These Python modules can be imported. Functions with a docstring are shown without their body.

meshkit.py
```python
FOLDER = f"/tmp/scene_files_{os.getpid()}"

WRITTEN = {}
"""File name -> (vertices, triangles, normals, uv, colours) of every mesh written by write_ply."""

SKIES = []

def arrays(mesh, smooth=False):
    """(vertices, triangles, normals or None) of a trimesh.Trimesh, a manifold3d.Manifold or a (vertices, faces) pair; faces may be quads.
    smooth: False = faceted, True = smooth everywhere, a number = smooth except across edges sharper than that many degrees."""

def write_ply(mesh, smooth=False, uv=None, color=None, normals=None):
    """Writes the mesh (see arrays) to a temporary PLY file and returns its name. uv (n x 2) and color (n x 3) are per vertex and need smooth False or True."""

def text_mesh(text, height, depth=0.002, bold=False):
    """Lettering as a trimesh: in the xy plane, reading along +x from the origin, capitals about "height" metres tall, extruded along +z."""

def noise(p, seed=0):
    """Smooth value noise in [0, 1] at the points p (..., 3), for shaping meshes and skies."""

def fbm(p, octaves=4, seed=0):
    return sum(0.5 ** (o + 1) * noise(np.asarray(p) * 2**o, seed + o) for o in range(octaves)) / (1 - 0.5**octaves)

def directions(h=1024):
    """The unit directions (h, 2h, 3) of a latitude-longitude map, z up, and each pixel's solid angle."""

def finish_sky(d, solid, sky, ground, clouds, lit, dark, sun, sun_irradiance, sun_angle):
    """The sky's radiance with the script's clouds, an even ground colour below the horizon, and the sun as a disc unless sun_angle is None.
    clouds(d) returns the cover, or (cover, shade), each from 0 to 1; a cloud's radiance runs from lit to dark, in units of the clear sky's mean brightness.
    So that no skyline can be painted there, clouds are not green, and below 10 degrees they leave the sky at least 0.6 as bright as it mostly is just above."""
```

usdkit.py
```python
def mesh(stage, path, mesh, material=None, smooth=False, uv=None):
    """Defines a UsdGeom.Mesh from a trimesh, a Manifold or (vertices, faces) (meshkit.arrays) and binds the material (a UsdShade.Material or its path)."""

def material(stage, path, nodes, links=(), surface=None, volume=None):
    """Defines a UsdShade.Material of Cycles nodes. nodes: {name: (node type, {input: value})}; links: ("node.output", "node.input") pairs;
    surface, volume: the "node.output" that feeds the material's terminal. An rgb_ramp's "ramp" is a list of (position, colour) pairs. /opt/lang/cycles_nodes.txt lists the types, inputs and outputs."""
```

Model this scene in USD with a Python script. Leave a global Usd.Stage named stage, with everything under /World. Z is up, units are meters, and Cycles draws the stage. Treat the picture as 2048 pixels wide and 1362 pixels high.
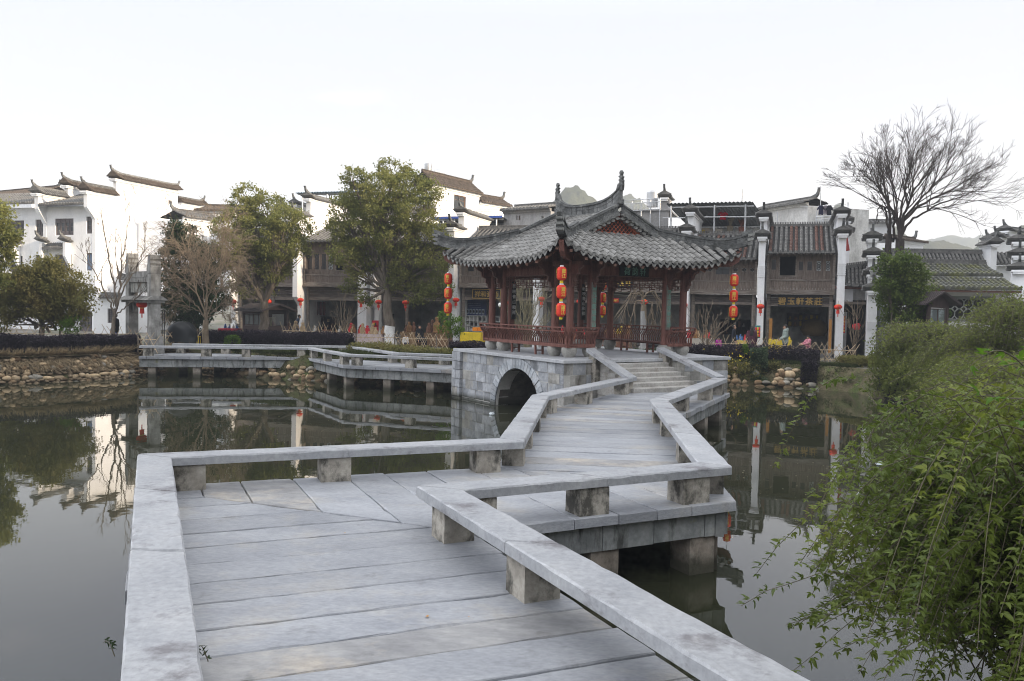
import math, random
import numpy as np
from pxr import Usd, UsdGeom, UsdShade, UsdLux, Gf, Sdf, Vt
import usdkit, meshkit
from shapely.geometry import Polygon, LineString, Point, box as sbox
from shapely import affinity
import shapely, trimesh

stage = Usd.Stage.CreateInMemory()
UsdGeom.SetStageUpAxis(stage, UsdGeom.Tokens.z); UsdGeom.SetStageMetersPerUnit(stage, 1.0)
world = UsdGeom.Xform.Define(stage, '/World'); stage.SetDefaultPrim(world.GetPrim())
# ---------------------------------------------------------------- camera, sky, sun, exposure
FPX, PITCH, ROLL, EYE = 1676.0, 0.0399, 0.0190, 3.4
cam = UsdGeom.Camera.Define(stage, '/World/camera')
cam.CreateHorizontalApertureAttr(36.0); cam.CreateVerticalApertureAttr(36.0*681/1024); cam.CreateFocalLengthAttr(36.0*FPX/2048)
cam.CreateClippingRangeAttr(Gf.Vec2f(0.1, 5000.0))
cam.CreateExposureAttr(1.72)
_c, _s, _cp, _sp = math.cos(ROLL), math.sin(ROLL), math.cos(PITCH), math.sin(PITCH)
_R = np.array([_c, _s*_sp, _s*_cp]); _U = np.array([-_s, _c*_sp, _c*_cp]); _D = np.array([0, _cp, -_sp])
cam.AddTransformOp().Set(Gf.Matrix4d(*_R, 0, *_U, 0, *(-_D), 0, 0, 0, EYE, 1))
SUN_AZ, SUN_EL = math.radians(118), math.radians(15)          # azimuth from +y (north) towards +x
sun = UsdLux.DistantLight.Define(stage, '/World/sun')
sun.CreateIntensityAttr(0.72); sun.CreateAngleAttr(2.0); sun.CreateNormalizeAttr(True); sun.CreateColorAttr(Gf.Vec3f(1.0, 0.82, 0.62))
sd = np.array([math.sin(SUN_AZ)*math.cos(SUN_EL), math.cos(SUN_AZ)*math.cos(SUN_EL), math.sin(SUN_EL)])
_x = np.cross([0, 0, 1.0], sd); _x /= np.linalg.norm(_x); _y = np.cross(sd, _x)
sun.AddTransformOp().Set(Gf.Matrix4d(*_x, 0, *_y, 0, *sd, 0, 0, 0, 60, 1))
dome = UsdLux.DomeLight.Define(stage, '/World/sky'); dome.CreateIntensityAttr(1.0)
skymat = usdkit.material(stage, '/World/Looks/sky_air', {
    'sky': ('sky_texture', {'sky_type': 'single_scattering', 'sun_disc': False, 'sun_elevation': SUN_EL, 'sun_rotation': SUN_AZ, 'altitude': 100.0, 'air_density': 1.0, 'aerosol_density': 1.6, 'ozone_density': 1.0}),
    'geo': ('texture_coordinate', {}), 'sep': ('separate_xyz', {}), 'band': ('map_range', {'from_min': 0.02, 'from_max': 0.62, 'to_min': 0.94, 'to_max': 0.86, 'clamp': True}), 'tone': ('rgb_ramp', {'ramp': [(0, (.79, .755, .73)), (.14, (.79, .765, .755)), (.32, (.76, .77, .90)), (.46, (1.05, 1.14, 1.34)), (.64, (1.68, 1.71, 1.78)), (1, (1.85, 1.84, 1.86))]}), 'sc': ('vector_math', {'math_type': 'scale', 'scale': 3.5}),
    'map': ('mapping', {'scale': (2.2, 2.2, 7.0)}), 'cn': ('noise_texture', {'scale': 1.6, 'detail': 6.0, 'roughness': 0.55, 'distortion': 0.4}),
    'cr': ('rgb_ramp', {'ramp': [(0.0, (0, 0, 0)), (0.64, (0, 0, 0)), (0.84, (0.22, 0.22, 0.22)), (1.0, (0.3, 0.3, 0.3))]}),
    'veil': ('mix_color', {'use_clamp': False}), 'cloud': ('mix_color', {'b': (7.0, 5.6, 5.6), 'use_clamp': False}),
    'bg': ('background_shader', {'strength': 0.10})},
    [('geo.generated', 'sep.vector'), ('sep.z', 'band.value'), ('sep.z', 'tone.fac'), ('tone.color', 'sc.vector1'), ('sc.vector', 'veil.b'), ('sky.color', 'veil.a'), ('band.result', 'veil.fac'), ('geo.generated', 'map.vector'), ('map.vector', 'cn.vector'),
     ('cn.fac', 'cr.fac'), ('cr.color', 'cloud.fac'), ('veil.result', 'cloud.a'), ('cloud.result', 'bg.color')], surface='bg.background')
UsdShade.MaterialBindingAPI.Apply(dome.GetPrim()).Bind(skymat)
dome.GetPrim().SetCustomDataByKey('kind', 'structure')

# ---------------------------------------------------------------- where a sight line meets a plane of known place (used to lay the plan out)
def ray(u, v):
    a, b = (u-1024)/FPX, -(v-681)/FPX
    return a*_R + b*_U + _D
def pz(u, v, z):
    r = ray(u, v); return r*((z-EYE)/r[2]) + np.array([0, 0, EYE])
def py(u, v, y):
    r = ray(u, v); return r*(y/r[1]) + np.array([0, 0, EYE])
class Plane:
    """A vertical plane through (x, y) running to the right along azimuth-like angle; local x along it, y away behind it."""
    def __init__(s, x, y, ang):
        s.o = np.array([x, y]); s.ang = ang; s.ex = np.array([math.cos(ang), math.sin(ang)]); s.ey = np.array([-math.sin(ang), math.cos(ang)])
    def hit(s, u, v, back=0.0):
        r = ray(u, v); o = s.o + s.ey*back; k = (o@s.ey)/(r[:2]@s.ey); p = r*k
        return float((p[:2]-o)@s.ex), float(p[2]+EYE)
    def w(s, x, y, z=0.0):
        p = s.o + s.ex*x + s.ey*y; return np.array([p[0], p[1], z])

# ---------------------------------------------------------------- prims
_used = {}
def fresh(parent, name):
    n = _used.get((parent, name), 0); _used[(parent, name)] = n+1
    return f'{parent}/{name}' if n == 0 else f'{parent}/{name}_{n:03d}'
def meta(p, label=None, cat=None, group=None, kind=None):
    for k, v in (('label', label), ('category', cat), ('group', group), ('kind', kind)):
        if v: p.SetCustomDataByKey(k, v)
def thing(name, label, cat, loc=(0, 0, 0), rot=0.0, group=None, kind=None):
    path = fresh('/World', name); x = UsdGeom.Xform.Define(stage, path)
    x.AddTranslateOp().Set(Gf.Vec3d(*map(float, loc))); x.AddRotateZOp().Set(float(math.degrees(rot)))
    meta(x.GetPrim(), label, cat, group, kind); return path
def copy_of(src, name, label, cat, loc, rot=0.0, group=None):
    path = fresh('/World', name); x = UsdGeom.Xform.Define(stage, path); p = x.GetPrim()
    p.GetReferences().AddInternalReference(src)
    x.ClearXformOpOrder(); x.AddTranslateOp().Set(Gf.Vec3d(*map(float, loc))); x.AddRotateZOp().Set(float(math.degrees(rot)))
    p.SetInstanceable(True); meta(p, label, cat, group); return path
class MB:
    def __init__(s): s.v = []; s.f = []; s.n = 0
    def add(s, v, f):
        v = np.asarray(v, float).reshape(-1, 3); f = np.asarray(f, int)
        if f.size == 0: return s
        if f.shape[1] == 4: f = np.vstack([f[:, [0, 1, 2]], f[:, [0, 2, 3]]])
        s.v.append(v); s.f.append(f+s.n); s.n += len(v); return s
    def box(s, x0, x1, y0, y1, z0, z1):
        v = [(x, y, z) for z in (z0, z1) for y in (y0, y1) for x in (x0, x1)]
        return s.add(v, [(0, 2, 3, 1), (4, 5, 7, 6), (0, 1, 5, 4), (2, 6, 7, 3), (0, 4, 6, 2), (1, 3, 7, 5)])
    def cbox(s, c, d, rz=0.0):
        m = MB().box(-d[0]/2, d[0]/2, -d[1]/2, d[1]/2, -d[2]/2, d[2]/2); v = m.v[0]; k, q = math.cos(rz), math.sin(rz)
        v = np.stack([v[:, 0]*k-v[:, 1]*q, v[:, 0]*q+v[:, 1]*k, v[:, 2]], 1)+np.asarray(c, float)
        return s.add(v, m.f[0])
    def slab(s, poly, z0, z1, bev=0.012):
        """convex plan polygon, upright prism with its top edge chamfered"""
        p = np.asarray(poly, float)[:, :2]
        ar = 0.5*np.sum(p[:, 0]*np.roll(p[:, 1], -1)-np.roll(p[:, 0], -1)*p[:, 1])
        if ar < 0: p = p[::-1]
        n = len(p); q = inset(p, bev)
        z0 = np.broadcast_to(z0, n); z1 = np.broadcast_to(z1, n)
        v = np.vstack([np.c_[p, z0], np.c_[p, z1-bev], np.c_[q, z1]])
        f = []
        for i in range(n):
            j = (i+1) % n
            f += [(i, j, n+j), (i, n+j, n+i), (n+i, n+j, 2*n+j), (n+i, 2*n+j, 2*n+i)]
        for i in range(1, n-1): f += [(2*n, 2*n+i, 2*n+i+1), (0, i+1, i)]
        return s.add(v, f)
    def rough(s, poly, z0, z1, bev=.014, seed=0, step=.17, chip=.022, pchip=.07, wob=.003):
        """a slab of split stone: its long edges wander and are chipped"""
        p = np.asarray(poly, float)[:, :2]; r = np.random.default_rng(seed); z1 = np.broadcast_to(z1, len(p))
        if 0.5*np.sum(p[:, 0]*np.roll(p[:, 1], -1)-np.roll(p[:, 0], -1)*p[:, 1]) < 0: p = p[::-1]; z1 = z1[::-1]
        P, Nn, Z = [], [], []; n = len(p)
        for i in range(n):
            a, b = p[i], p[(i+1) % n]; L = np.linalg.norm(b-a)
            if L < 1e-6: continue
            k = max(1, round(L/step)); d = (b-a)/L; nn = np.array([-d[1], d[0]])
            for j in range(k):
                f = j/k; P.append(a+(b-a)*f); Z.append(z1[i]+(z1[(i+1) % n]-z1[i])*f)
                if j == 0:
                    c = p[i-1]; e = (a-c)/max(np.linalg.norm(a-c), 1e-6); q = nn+np.array([-e[1], e[0]]); q = q/max(q@q/2, .3); Nn.append(q)
                else: Nn.append(nn)
        P, Nn, Z = np.array(P), np.array(Nn), np.array(Z); m = len(P)
        ch = np.abs(r.normal(0, wob, m))+(r.random(m) < pchip)*r.uniform(.3, 1, m)*chip; ch2 = np.abs(r.normal(0, wob*.6, m))+ch*.35
        v = np.vstack([np.c_[P, np.full(m, z0)], np.c_[P+Nn*ch2[:, None], Z-bev*r.uniform(.6, 1.5, m)-ch*.6], np.c_[P+Nn*(bev*r.uniform(.6, 1.3, m)+ch)[:, None], Z+r.normal(0, .0012, m)], [[*P.mean(0), Z.mean()], [*P.mean(0), z0]]])
        i = np.arange(m); j = (i+1) % m
        s.add(v, np.vstack([np.c_[i, j, m+j], np.c_[i, m+j, m+i], np.c_[m+i, m+j, 2*m+j], np.c_[m+i, 2*m+j, 2*m+i], np.c_[2*m+i, 2*m+j, np.full(m, 3*m)], np.c_[j, i, np.full(m, 3*m+1)]])); return s
    def prism(s, poly, o, ex, ey, ez, t0, t1, holes=()):
        """polygon in the (ex, ey) plane, extruded from t0 to t1 along ez"""
        P = Polygon(poly, holes) if not isinstance(poly, Polygon) else poly
        if P.is_empty: return s
        o, ex, ey, ez = (np.asarray(k, float) for k in (o, ex, ey, ez))
        P = shapely.geometry.polygon.orient(P)
        tv, tf = trimesh.creation.triangulate_polygon(P, engine='earcut')
        flip = np.dot(np.cross(ex, ey), ez) < 0
        def at(xy, t): return o+np.outer(xy[:, 0], ex)+np.outer(xy[:, 1], ey)+ez*t
        a = np.cross(tv[tf[:, 1]]-tv[tf[:, 0]], tv[tf[:, 2]]-tv[tf[:, 0]])
        tf = np.where((a < 0)[:, None], tf[:, ::-1], tf)
        n = len(tv); lo, hi = tf[:, ::-1], tf+n
        s.add(np.vstack([at(tv, t0), at(tv, t1)]), np.vstack([lo, hi])[:, ::(-1 if flip else 1)])
        for ring in [P.exterior, *P.interiors]:
            r = np.asarray(ring.coords)[:-1, :2]; m = len(r); i = np.arange(m); j = (i+1) % m
            f = np.c_[i, j, j+m, i+m]
            s.add(np.vstack([at(r, t0), at(r, t1)]), f[:, ::(-1 if flip else 1)])
        return s
    def bar(s, a, b, w, h=None, up=(0, 0, 1)):
        a, b = np.asarray(a, float), np.asarray(b, float); h = h or w
        d = b-a; L = np.linalg.norm(d); d /= L; up = np.asarray(up, float)
        x = np.cross(d, up); k = np.linalg.norm(x)
        if k < 1e-4: x = np.cross(d, [1.0, 0, 0]); k = np.linalg.norm(x)
        x /= k; y = np.cross(x, d)
        v = [p+x*i*w/2+y*j*h/2 for p in (a, b) for (i, j) in ((-1, -1), (1, -1), (1, 1), (-1, 1))]
        return s.add(v, [(3, 2, 1, 0), (4, 5, 6, 7), (0, 1, 5, 4), (1, 2, 6, 5), (2, 3, 7, 6), (3, 0, 4, 7)])
    def tube(s, pts, rad, n=6, cap=True, ph=0.0):
        pts = np.asarray(pts, float); m = len(pts); rad = np.broadcast_to(rad, m)
        t = np.gradient(pts, axis=0); t /= np.maximum(np.linalg.norm(t, axis=1, keepdims=True), 1e-9)
        ref = np.array([0, 0, 1.0]) if abs(t[0, 2]) < 0.9 else np.array([1.0, 0, 0])
        x = np.cross(t, ref); x /= np.maximum(np.linalg.norm(x, axis=1, keepdims=True), 1e-6); y = np.cross(t, x)
        a = np.arange(n)*2*math.pi/n+ph
        ring = pts[:, None]+rad[:, None, None]*(np.cos(a)[None, :, None]*x[:, None]+np.sin(a)[None, :, None]*y[:, None])
        v = ring.reshape(-1, 3); i, j = np.meshgrid(np.arange(m-1), np.arange(n), indexing='ij'); k = (j+1) % n
        f = np.stack([i*n+j, (i+1)*n+j, (i+1)*n+k, i*n+k], -1).reshape(-1, 4)[:, ::-1]
        s.add(v, f)
        if cap:
            c0 = np.array([[0, q, q+1] for q in range(1, n-1)])
            s.add(ring[0], c0), s.add(ring[-1], c0[:, ::-1])
        return s
    def lathe(s, prof, c=(0, 0, 0), n=12, ph=0.0):
        prof = np.asarray(prof, float); m = len(prof); a = np.arange(n)*2*math.pi/n+ph
        v = np.stack([prof[:, 0][:, None]*np.cos(a), prof[:, 0][:, None]*np.sin(a), np.repeat(prof[:, 1][:, None], n, 1)], -1).reshape(-1, 3)+np.asarray(c, float)
        i, j = np.meshgrid(np.arange(m-1), np.arange(n), indexing='ij'); k = (j+1) % n
        return s.add(v, np.stack([i*n+j, i*n+k, (i+1)*n+k, (i+1)*n+j], -1).reshape(-1, 4))
    def grid(s, P):
        P = np.asarray(P, float); m, n = P.shape[:2]; i, j = np.meshgrid(np.arange(m-1), np.arange(n-1), indexing='ij')
        return s.add(P.reshape(-1, 3), np.stack([i*n+j, i*n+j+1, (i+1)*n+j+1, (i+1)*n+j], -1).reshape(-1, 4))
    def blob(s, c, r, lev=1, seed=0, amp=0.15):
        m = trimesh.creation.icosphere(subdivisions=lev); v = m.vertices*np.asarray(r, float)
        v = v*(1+amp*(meshkit.noise(m.vertices*1.7+seed*7.3, seed)[:, None]-0.5)*2)+np.asarray(c, float)
        return s.add(v, m.faces)
    def join(s, o, T=None):
        for v, f in zip(*o.arr_list()): s.add(v if T is None else T(v), f)
        return s
    def arr_list(s):
        out, k = [], 0
        for v, f in zip(s.v, s.f): out.append(f-k); k += len(v)
        return s.v, out
    def arrays(s): return np.vstack(s.v), np.vstack(s.f)
    def build(s, name, mat, parent='/World', smooth=False, label=None, cat=None, group=None, kind=None):
        if not s.v: return None
        V, F = s.arrays(); return emit(name, V, F, mat, parent, smooth, label, cat, group, kind)
def inset(p, d):
    n = len(p); e = np.roll(p, -1, 0)-p; e = e/np.maximum(np.linalg.norm(e, axis=1, keepdims=True), 1e-9); nn = np.stack([-e[:, 1], e[:, 0]], 1)
    out = np.empty_like(p)
    for i in range(n):
        a, b = nn[i-1], nn[i]; det = a[0]*b[1]-a[1]*b[0]
        if abs(det) < 1e-3: out[i] = p[i]+b*d
        else:
            k = np.array([a@p[i]+d, b@p[i]+d]); out[i] = [(k[0]*b[1]-a[1]*k[1])/det, (a[0]*k[1]-k[0]*b[0])/det]
    return out
def emit(name, V, F, mat, parent='/World', smooth=False, label=None, cat=None, group=None, kind=None):
    path = fresh(parent, name); m = UsdGeom.Mesh.Define(stage, path)
    V = np.asarray(V, np.float32); F = np.asarray(F, np.int32)
    m.CreatePointsAttr(Vt.Vec3fArray.FromNumpy(V)); m.CreateFaceVertexCountsAttr(Vt.IntArray.FromNumpy(np.full(len(F), 3, np.int32)))
    m.CreateFaceVertexIndicesAttr(Vt.IntArray.FromNumpy(F.ravel())); m.CreateSubdivisionSchemeAttr('none')
    if smooth:
        fn = np.cross(V[F[:, 1]]-V[F[:, 0]], V[F[:, 2]]-V[F[:, 0]]); N = np.zeros_like(V)
        for k in range(3): np.add.at(N, F[:, k], fn)
        L = np.linalg.norm(N, axis=1, keepdims=True); N = np.where(L > 1e-12, N/np.maximum(L, 1e-12), [0, 0, 1]).astype(np.float32)
        m.CreateNormalsAttr(Vt.Vec3fArray.FromNumpy(N)); m.SetNormalsInterpolation('vertex')
    if mat is not None: UsdShade.MaterialBindingAPI.Apply(m.GetPrim()).Bind(mat)
    meta(m.GetPrim(), label, cat, group, kind); return path

# ---------------------------------------------------------------- materials
_mats = {}
def M(name, cols, scale=2.0, rough=0.75, bump=0.25, bscale=None, bdist=0.02, stretch=(1, 1, 1), rot=0.0, rnd=0.12, island=False, detail=5.0, spec=0.3, metal=0.0, stain=None, stain2=None, nrough=0.6, fine=0.16, coat=0.0, wet=0.0):
    """rock, wood, plaster, tile, cloth: a noise through a ramp, stains of their own shape, a tone per piece, fine relief"""
    if name in _mats: return _mats[name]
    ramp = [(0.30+0.42*i/max(len(cols)-1, 1), c) for i, c in enumerate(cols)] if len(cols) > 1 else [(0, cols[0]), (1, cols[0])]
    nodes = {'geo': ('geometry', {}), 'mp': ('mapping', {'scale': stretch, 'rotation': (0, 0, rot)}), 'n1': ('noise_texture', {'scale': scale, 'detail': detail, 'roughness': nrough}), 'cr': ('rgb_ramp', {'ramp': ramp}),
             'rr': ('map_range', {'from_min': 0.0, 'from_max': 1.0, 'to_min': 1-rnd, 'to_max': 1+rnd}), 'hv': ('hsv', {}),
             'n2': ('noise_texture', {'scale': bscale or scale*6, 'detail': 6.0, 'roughness': 0.65}), 'fm': ('map_range', {'from_min': 0.3, 'from_max': 0.7, 'to_min': 1-fine, 'to_max': 1+fine}), 'mv': ('math', {'math_type': 'multiply'}), 'bp': ('bump', {'strength': bump, 'distance': bdist}),
             'p': ('principled_bsdf', {'roughness': rough, 'specular_ior_level': spec, 'metallic': metal, 'coat_weight': coat})}
    links = [('geo.position', 'mp.vector'), ('mp.vector', 'n1.vector'), ('n1.fac', 'cr.fac'), ('n2.fac', 'fm.value'), ('rr.result', 'mv.value1'), ('fm.result', 'mv.value2'), ('mv.value', 'hv.value'), ('mp.vector', 'n2.vector'), ('n2.fac', 'bp.height'), ('bp.normal', 'p.normal'), ('hv.color', 'p.base_color')]
    if island: links.append(('geo.random_per_island', 'rr.value'))
    else: nodes['oi'] = ('object_info', {}); links.append(('oi.random', 'rr.value'))
    src = 'cr.color'
    for tag, st in (('a', stain), ('b', stain2)):
        if st is None: continue
        col, sc, lo, hi, amt, strch = st
        nodes['m'+tag] = ('mapping', {'scale': strch}); nodes['s'+tag] = ('noise_texture', {'scale': sc, 'detail': 7.0, 'roughness': 0.68})
        nodes['r'+tag] = ('rgb_ramp', {'ramp': [(0, (0, 0, 0)), (lo, (0, 0, 0)), (hi, (amt,)*3), (1, (amt,)*3)]}); nodes['x'+tag] = ('mix_color', {'b': col})
        links += [('geo.position', 'm'+tag+'.vector'), ('m'+tag+'.vector', 's'+tag+'.vector'), ('s'+tag+'.fac', 'r'+tag+'.fac'), ('r'+tag+'.color', 'x'+tag+'.fac'), (src, 'x'+tag+'.a')]
        src = 'x'+tag+'.result'
    if wet:
        nodes.update({'wz': ('separate_xyz', {}), 'wa': ('math', {'math_type': 'multiply_add', 'value2': -.22}), 'wr': ('map_range', {'from_min': .0, 'from_max': .16, 'to_min': wet, 'to_max': 0.0, 'clamp': True}), 'wx': ('mix_color', {'b': (.030, .031, .018)})})
        links += [('geo.position', 'wz.vector'), ('n1.fac', 'wa.value1'), ('wz.z', 'wa.value3'), ('wa.value', 'wr.value'), ('wr.result', 'wx.fac'), (src, 'wx.a')]; src = 'wx.result'
    links.append((src, 'hv.color'))
    _mats[name] = usdkit.material(stage, '/World/Looks/'+name, nodes, links, surface='p.BSDF')
    return _mats[name]
def LEAF(name, cols, trans=0.35, rough=0.5, spec=0.25, off=0.12):
    """leaves: a colour per leaf, light coming through"""
    if name in _mats: return _mats[name]
    _mats[name] = usdkit.material(stage, '/World/Looks/'+name, {'geo': ('geometry', {}), 'cr': ('rgb_ramp', {'ramp': [(i/max(len(cols)-1, 1), c) for i, c in enumerate(cols)]}),
        'n': ('noise_texture', {'scale': 0.9, 'detail': 2.0}), 'nr': ('map_range', {'from_min': .3, 'from_max': .7, 'to_min': off-.15, 'to_max': off+.2}), 'ad': ('math', {'math_type': 'multiply_add'}), 'p': ('principled_bsdf', {'roughness': rough, 'specular_ior_level': spec}), 't': ('translucent_bsdf', {}), 'mx': ('mix_closure', {'fac': trans})},
        [('geo.random_per_island', 'ad.value1'), ('geo.position', 'n.vector'), ('n.fac', 'nr.value'), ('nr.result', 'ad.value3'), ('ad.value', 'cr.fac'), ('cr.color', 'p.base_color'), ('cr.color', 't.color'), ('p.BSDF', 'mx.closure1'), ('t.BSDF', 'mx.closure2')], surface='mx.closure')
    stage.GetPrimAtPath('/World/Looks/'+name+'/ad').GetAttribute('inputs:value2') or None
    UsdShade.Shader(stage.GetPrimAtPath('/World/Looks/'+name+'/ad')).CreateInput('value2', Sdf.ValueTypeNames.Float).Set(0.72)
    nd = UsdShade.Shader(stage.GetPrimAtPath('/World/Looks/'+name+'/n'))
    return _mats[name]
def GLASS(name, tint=(0.75, 0.8, 0.82), gloss=(0.9, 0.9, 0.95), fac=0.25):
    if name in _mats: return _mats[name]
    _mats[name] = usdkit.material(stage, '/World/Looks/'+name, {'f': ('fresnel', {'IOR': 1.5}), 't': ('transparent_bsdf', {'color': tint}), 'g': ('glossy_bsdf', {'color': gloss, 'roughness': 0.03}), 'mx': ('mix_closure', {}), 'd': ('diffuse_bsdf', {'color': (0.3, 0.33, 0.33)}), 'm2': ('mix_closure', {'fac': fac})},
        [('f.fac', 'mx.fac'), ('t.BSDF', 'mx.closure1'), ('g.BSDF', 'mx.closure2'), ('mx.closure', 'm2.closure1'), ('d.BSDF', 'm2.closure2')], surface='m2.closure')
    return _mats[name]

SLATE = M('slate_paving', [(.225, .235, .255), (.275, .285, .303), (.325, .332, .345)], scale=1.3, rough=0.55, bump=0.45, bscale=16, bdist=0.012, stretch=(1, 1.9, 3), rot=0.43, rnd=0.15, spec=0.35,
          stain=((.36, .335, .29), .75, 0.54, 0.70, 0.6, (1, 1.3, 1)), stain2=((.11, .108, .105), 2.2, 0.60, 0.74, 0.65, (1, 1, 1)))
SLATE_D = M('slate_paving_worn', [(.20, .20, .205), (.27, .27, .27), (.34, .335, .325)], scale=1.4, rough=0.6, bump=0.5, bscale=9, bdist=0.014, stretch=(1, 1.9, 3), rot=0.43, rnd=0.1,
          stain=((.45, .40, .33), 1.2, 0.50, 0.68, 0.85, (1, 1, 1)), stain2=((.10, .095, .085), 2.2, 0.60, 0.74, 0.8, (1, 1, 1)))
RAIL = M('rail_slate', [(.27, .28, .295), (.325, .333, .345), (.375, .38, .385)], scale=1.6, rough=0.55, bump=0.4, bscale=18, bdist=0.008, rnd=0.07,
         stain=((.12, .11, .115), 1.5, 0.555, 0.66, 0.75, (1, 1, 2.0)), stain2=((.50, .50, .49), 3.2, 0.60, 0.75, 0.3, (1, 1, 1)))
POST = M('post_stone', [(.21, .19, .16), (.34, .315, .27), (.45, .42, .365)], scale=3.0, rough=0.85, bump=0.5, bscale=22, rnd=0.12,
         stain=((.05, .048, .04), 3.5, 0.47, 0.60, 0.9, (1, 1, .7)), stain2=((.24, .17, .09), 2.2, 0.62, 0.75, 0.7, (1, 1, .6)))
BEAM = M('beam_stone', [(.14, .15, .15), (.25, .26, .255), (.33, .335, .32)], scale=2.4, rough=0.85, bump=0.45, bscale=14, rnd=0.16,
         stain=((.045, .045, .04), 2.6, 0.52, 0.66, 0.85, (2.2, 2.2, .5)), stain2=((.26, .25, .08), 1.8, 0.64, 0.74, 0.6, (1, 1, 1)))
PILE = M('pile_stone', [(.15, .125, .10), (.26, .225, .185), (.33, .30, .26)], scale=3, rough=0.85, bump=0.5, bscale=18, rnd=0.12, stain=((.05, .045, .035), 3, 0.52, 0.66, 0.8, (1, 1, .6)), wet=.85)
BLOCK = M('block_blue', [(.19, .20, .215), (.30, .31, .325), (.41, .415, .42)], scale=2.6, rough=0.7, bump=0.4, bscale=12, bdist=.015, rnd=0.28, nrough=0.7,
          stain=((.08, .085, .09), 2.0, 0.58, 0.72, 0.7, (1, 1, .6)), stain2=((.33, .29, .22), 1.3, 0.60, 0.72, 0.7, (1, 1, .5)), wet=.85)
BLOCK_W = M('block_grey', [(.20, .195, .18), (.32, .31, .285), (.40, .385, .355)], scale=2.2, rough=0.8, bump=0.4, bscale=12, bdist=.015, rnd=0.2,
            stain=((.07, .06, .045), 1.6, 0.52, 0.68, 0.8, (1.6, 1.6, .35)), wet=.85)
VOUSS = M('arch_stone', [(.24, .26, .285), (.36, .38, .40), (.46, .47, .48)], scale=3, rough=0.7, bump=0.35, bscale=12, rnd=0.25, stain=((.20, .16, .11), 2, 0.62, 0.72, 0.7, (1, 1, 1)), wet=.85)
MORTAR = M('mortar', [(.38, .37, .34), (.47, .46, .43)], scale=4, rough=0.9, bump=0.4, bscale=30)
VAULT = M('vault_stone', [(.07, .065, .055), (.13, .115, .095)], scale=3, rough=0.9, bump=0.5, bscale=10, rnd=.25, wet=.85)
STEP = M('step_stone', [(.27, .26, .235), (.37, .355, .33), (.44, .43, .405)], scale=2, rough=0.8, bump=0.4, bscale=16, rnd=0.08, stain=((.17, .14, .10), 2.5, 0.56, 0.70, 0.6, (1, 1, 1)))
PLAT = M('platform_top_stone', [(.36, .37, .385), (.43, .435, .44)], scale=1.4, rough=0.65, bump=0.25, bscale=14, rnd=0.06, stain=((.30, .28, .25), 1.8, 0.58, 0.72, 0.5, (1, 1, 1)))
DRUM = M('drum_stone', [(.27, .26, .235), (.38, .37, .34)], scale=5, rough=0.85, bump=0.5, bscale=40, rnd=0.08)
REDWOOD = M('painted_wood', [(.115, .046, .036), (.175, .073, .056), (.22, .103, .08)], scale=4, rough=0.55, bump=0.3, bscale=22, stretch=(3, 3, .35), rnd=0.12, spec=0.35, stain=((.22, .17, .14), 7, 0.64, 0.74, 0.55, (3, 3, .5)))
REDDARK = M('painted_wood_dark', [(.11, .055, .044), (.165, .085, .068)], scale=4, rough=0.6, bump=0.25, bscale=22, stretch=(3, 3, .35), rnd=0.12)
REDBRIGHT = M('gable_red', [(.30, .075, .04), (.42, .12, .07)], scale=3, rough=0.7, bump=0.2, rnd=0.08, stain=((.14, .05, .03), 3, .56, .7, .6, (1, 1, 1)))
RAFTER = M('rafter_end_wood', [(.24, .13, .10), (.34, .20, .15)], scale=5, rough=0.7, rnd=0.15)
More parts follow.
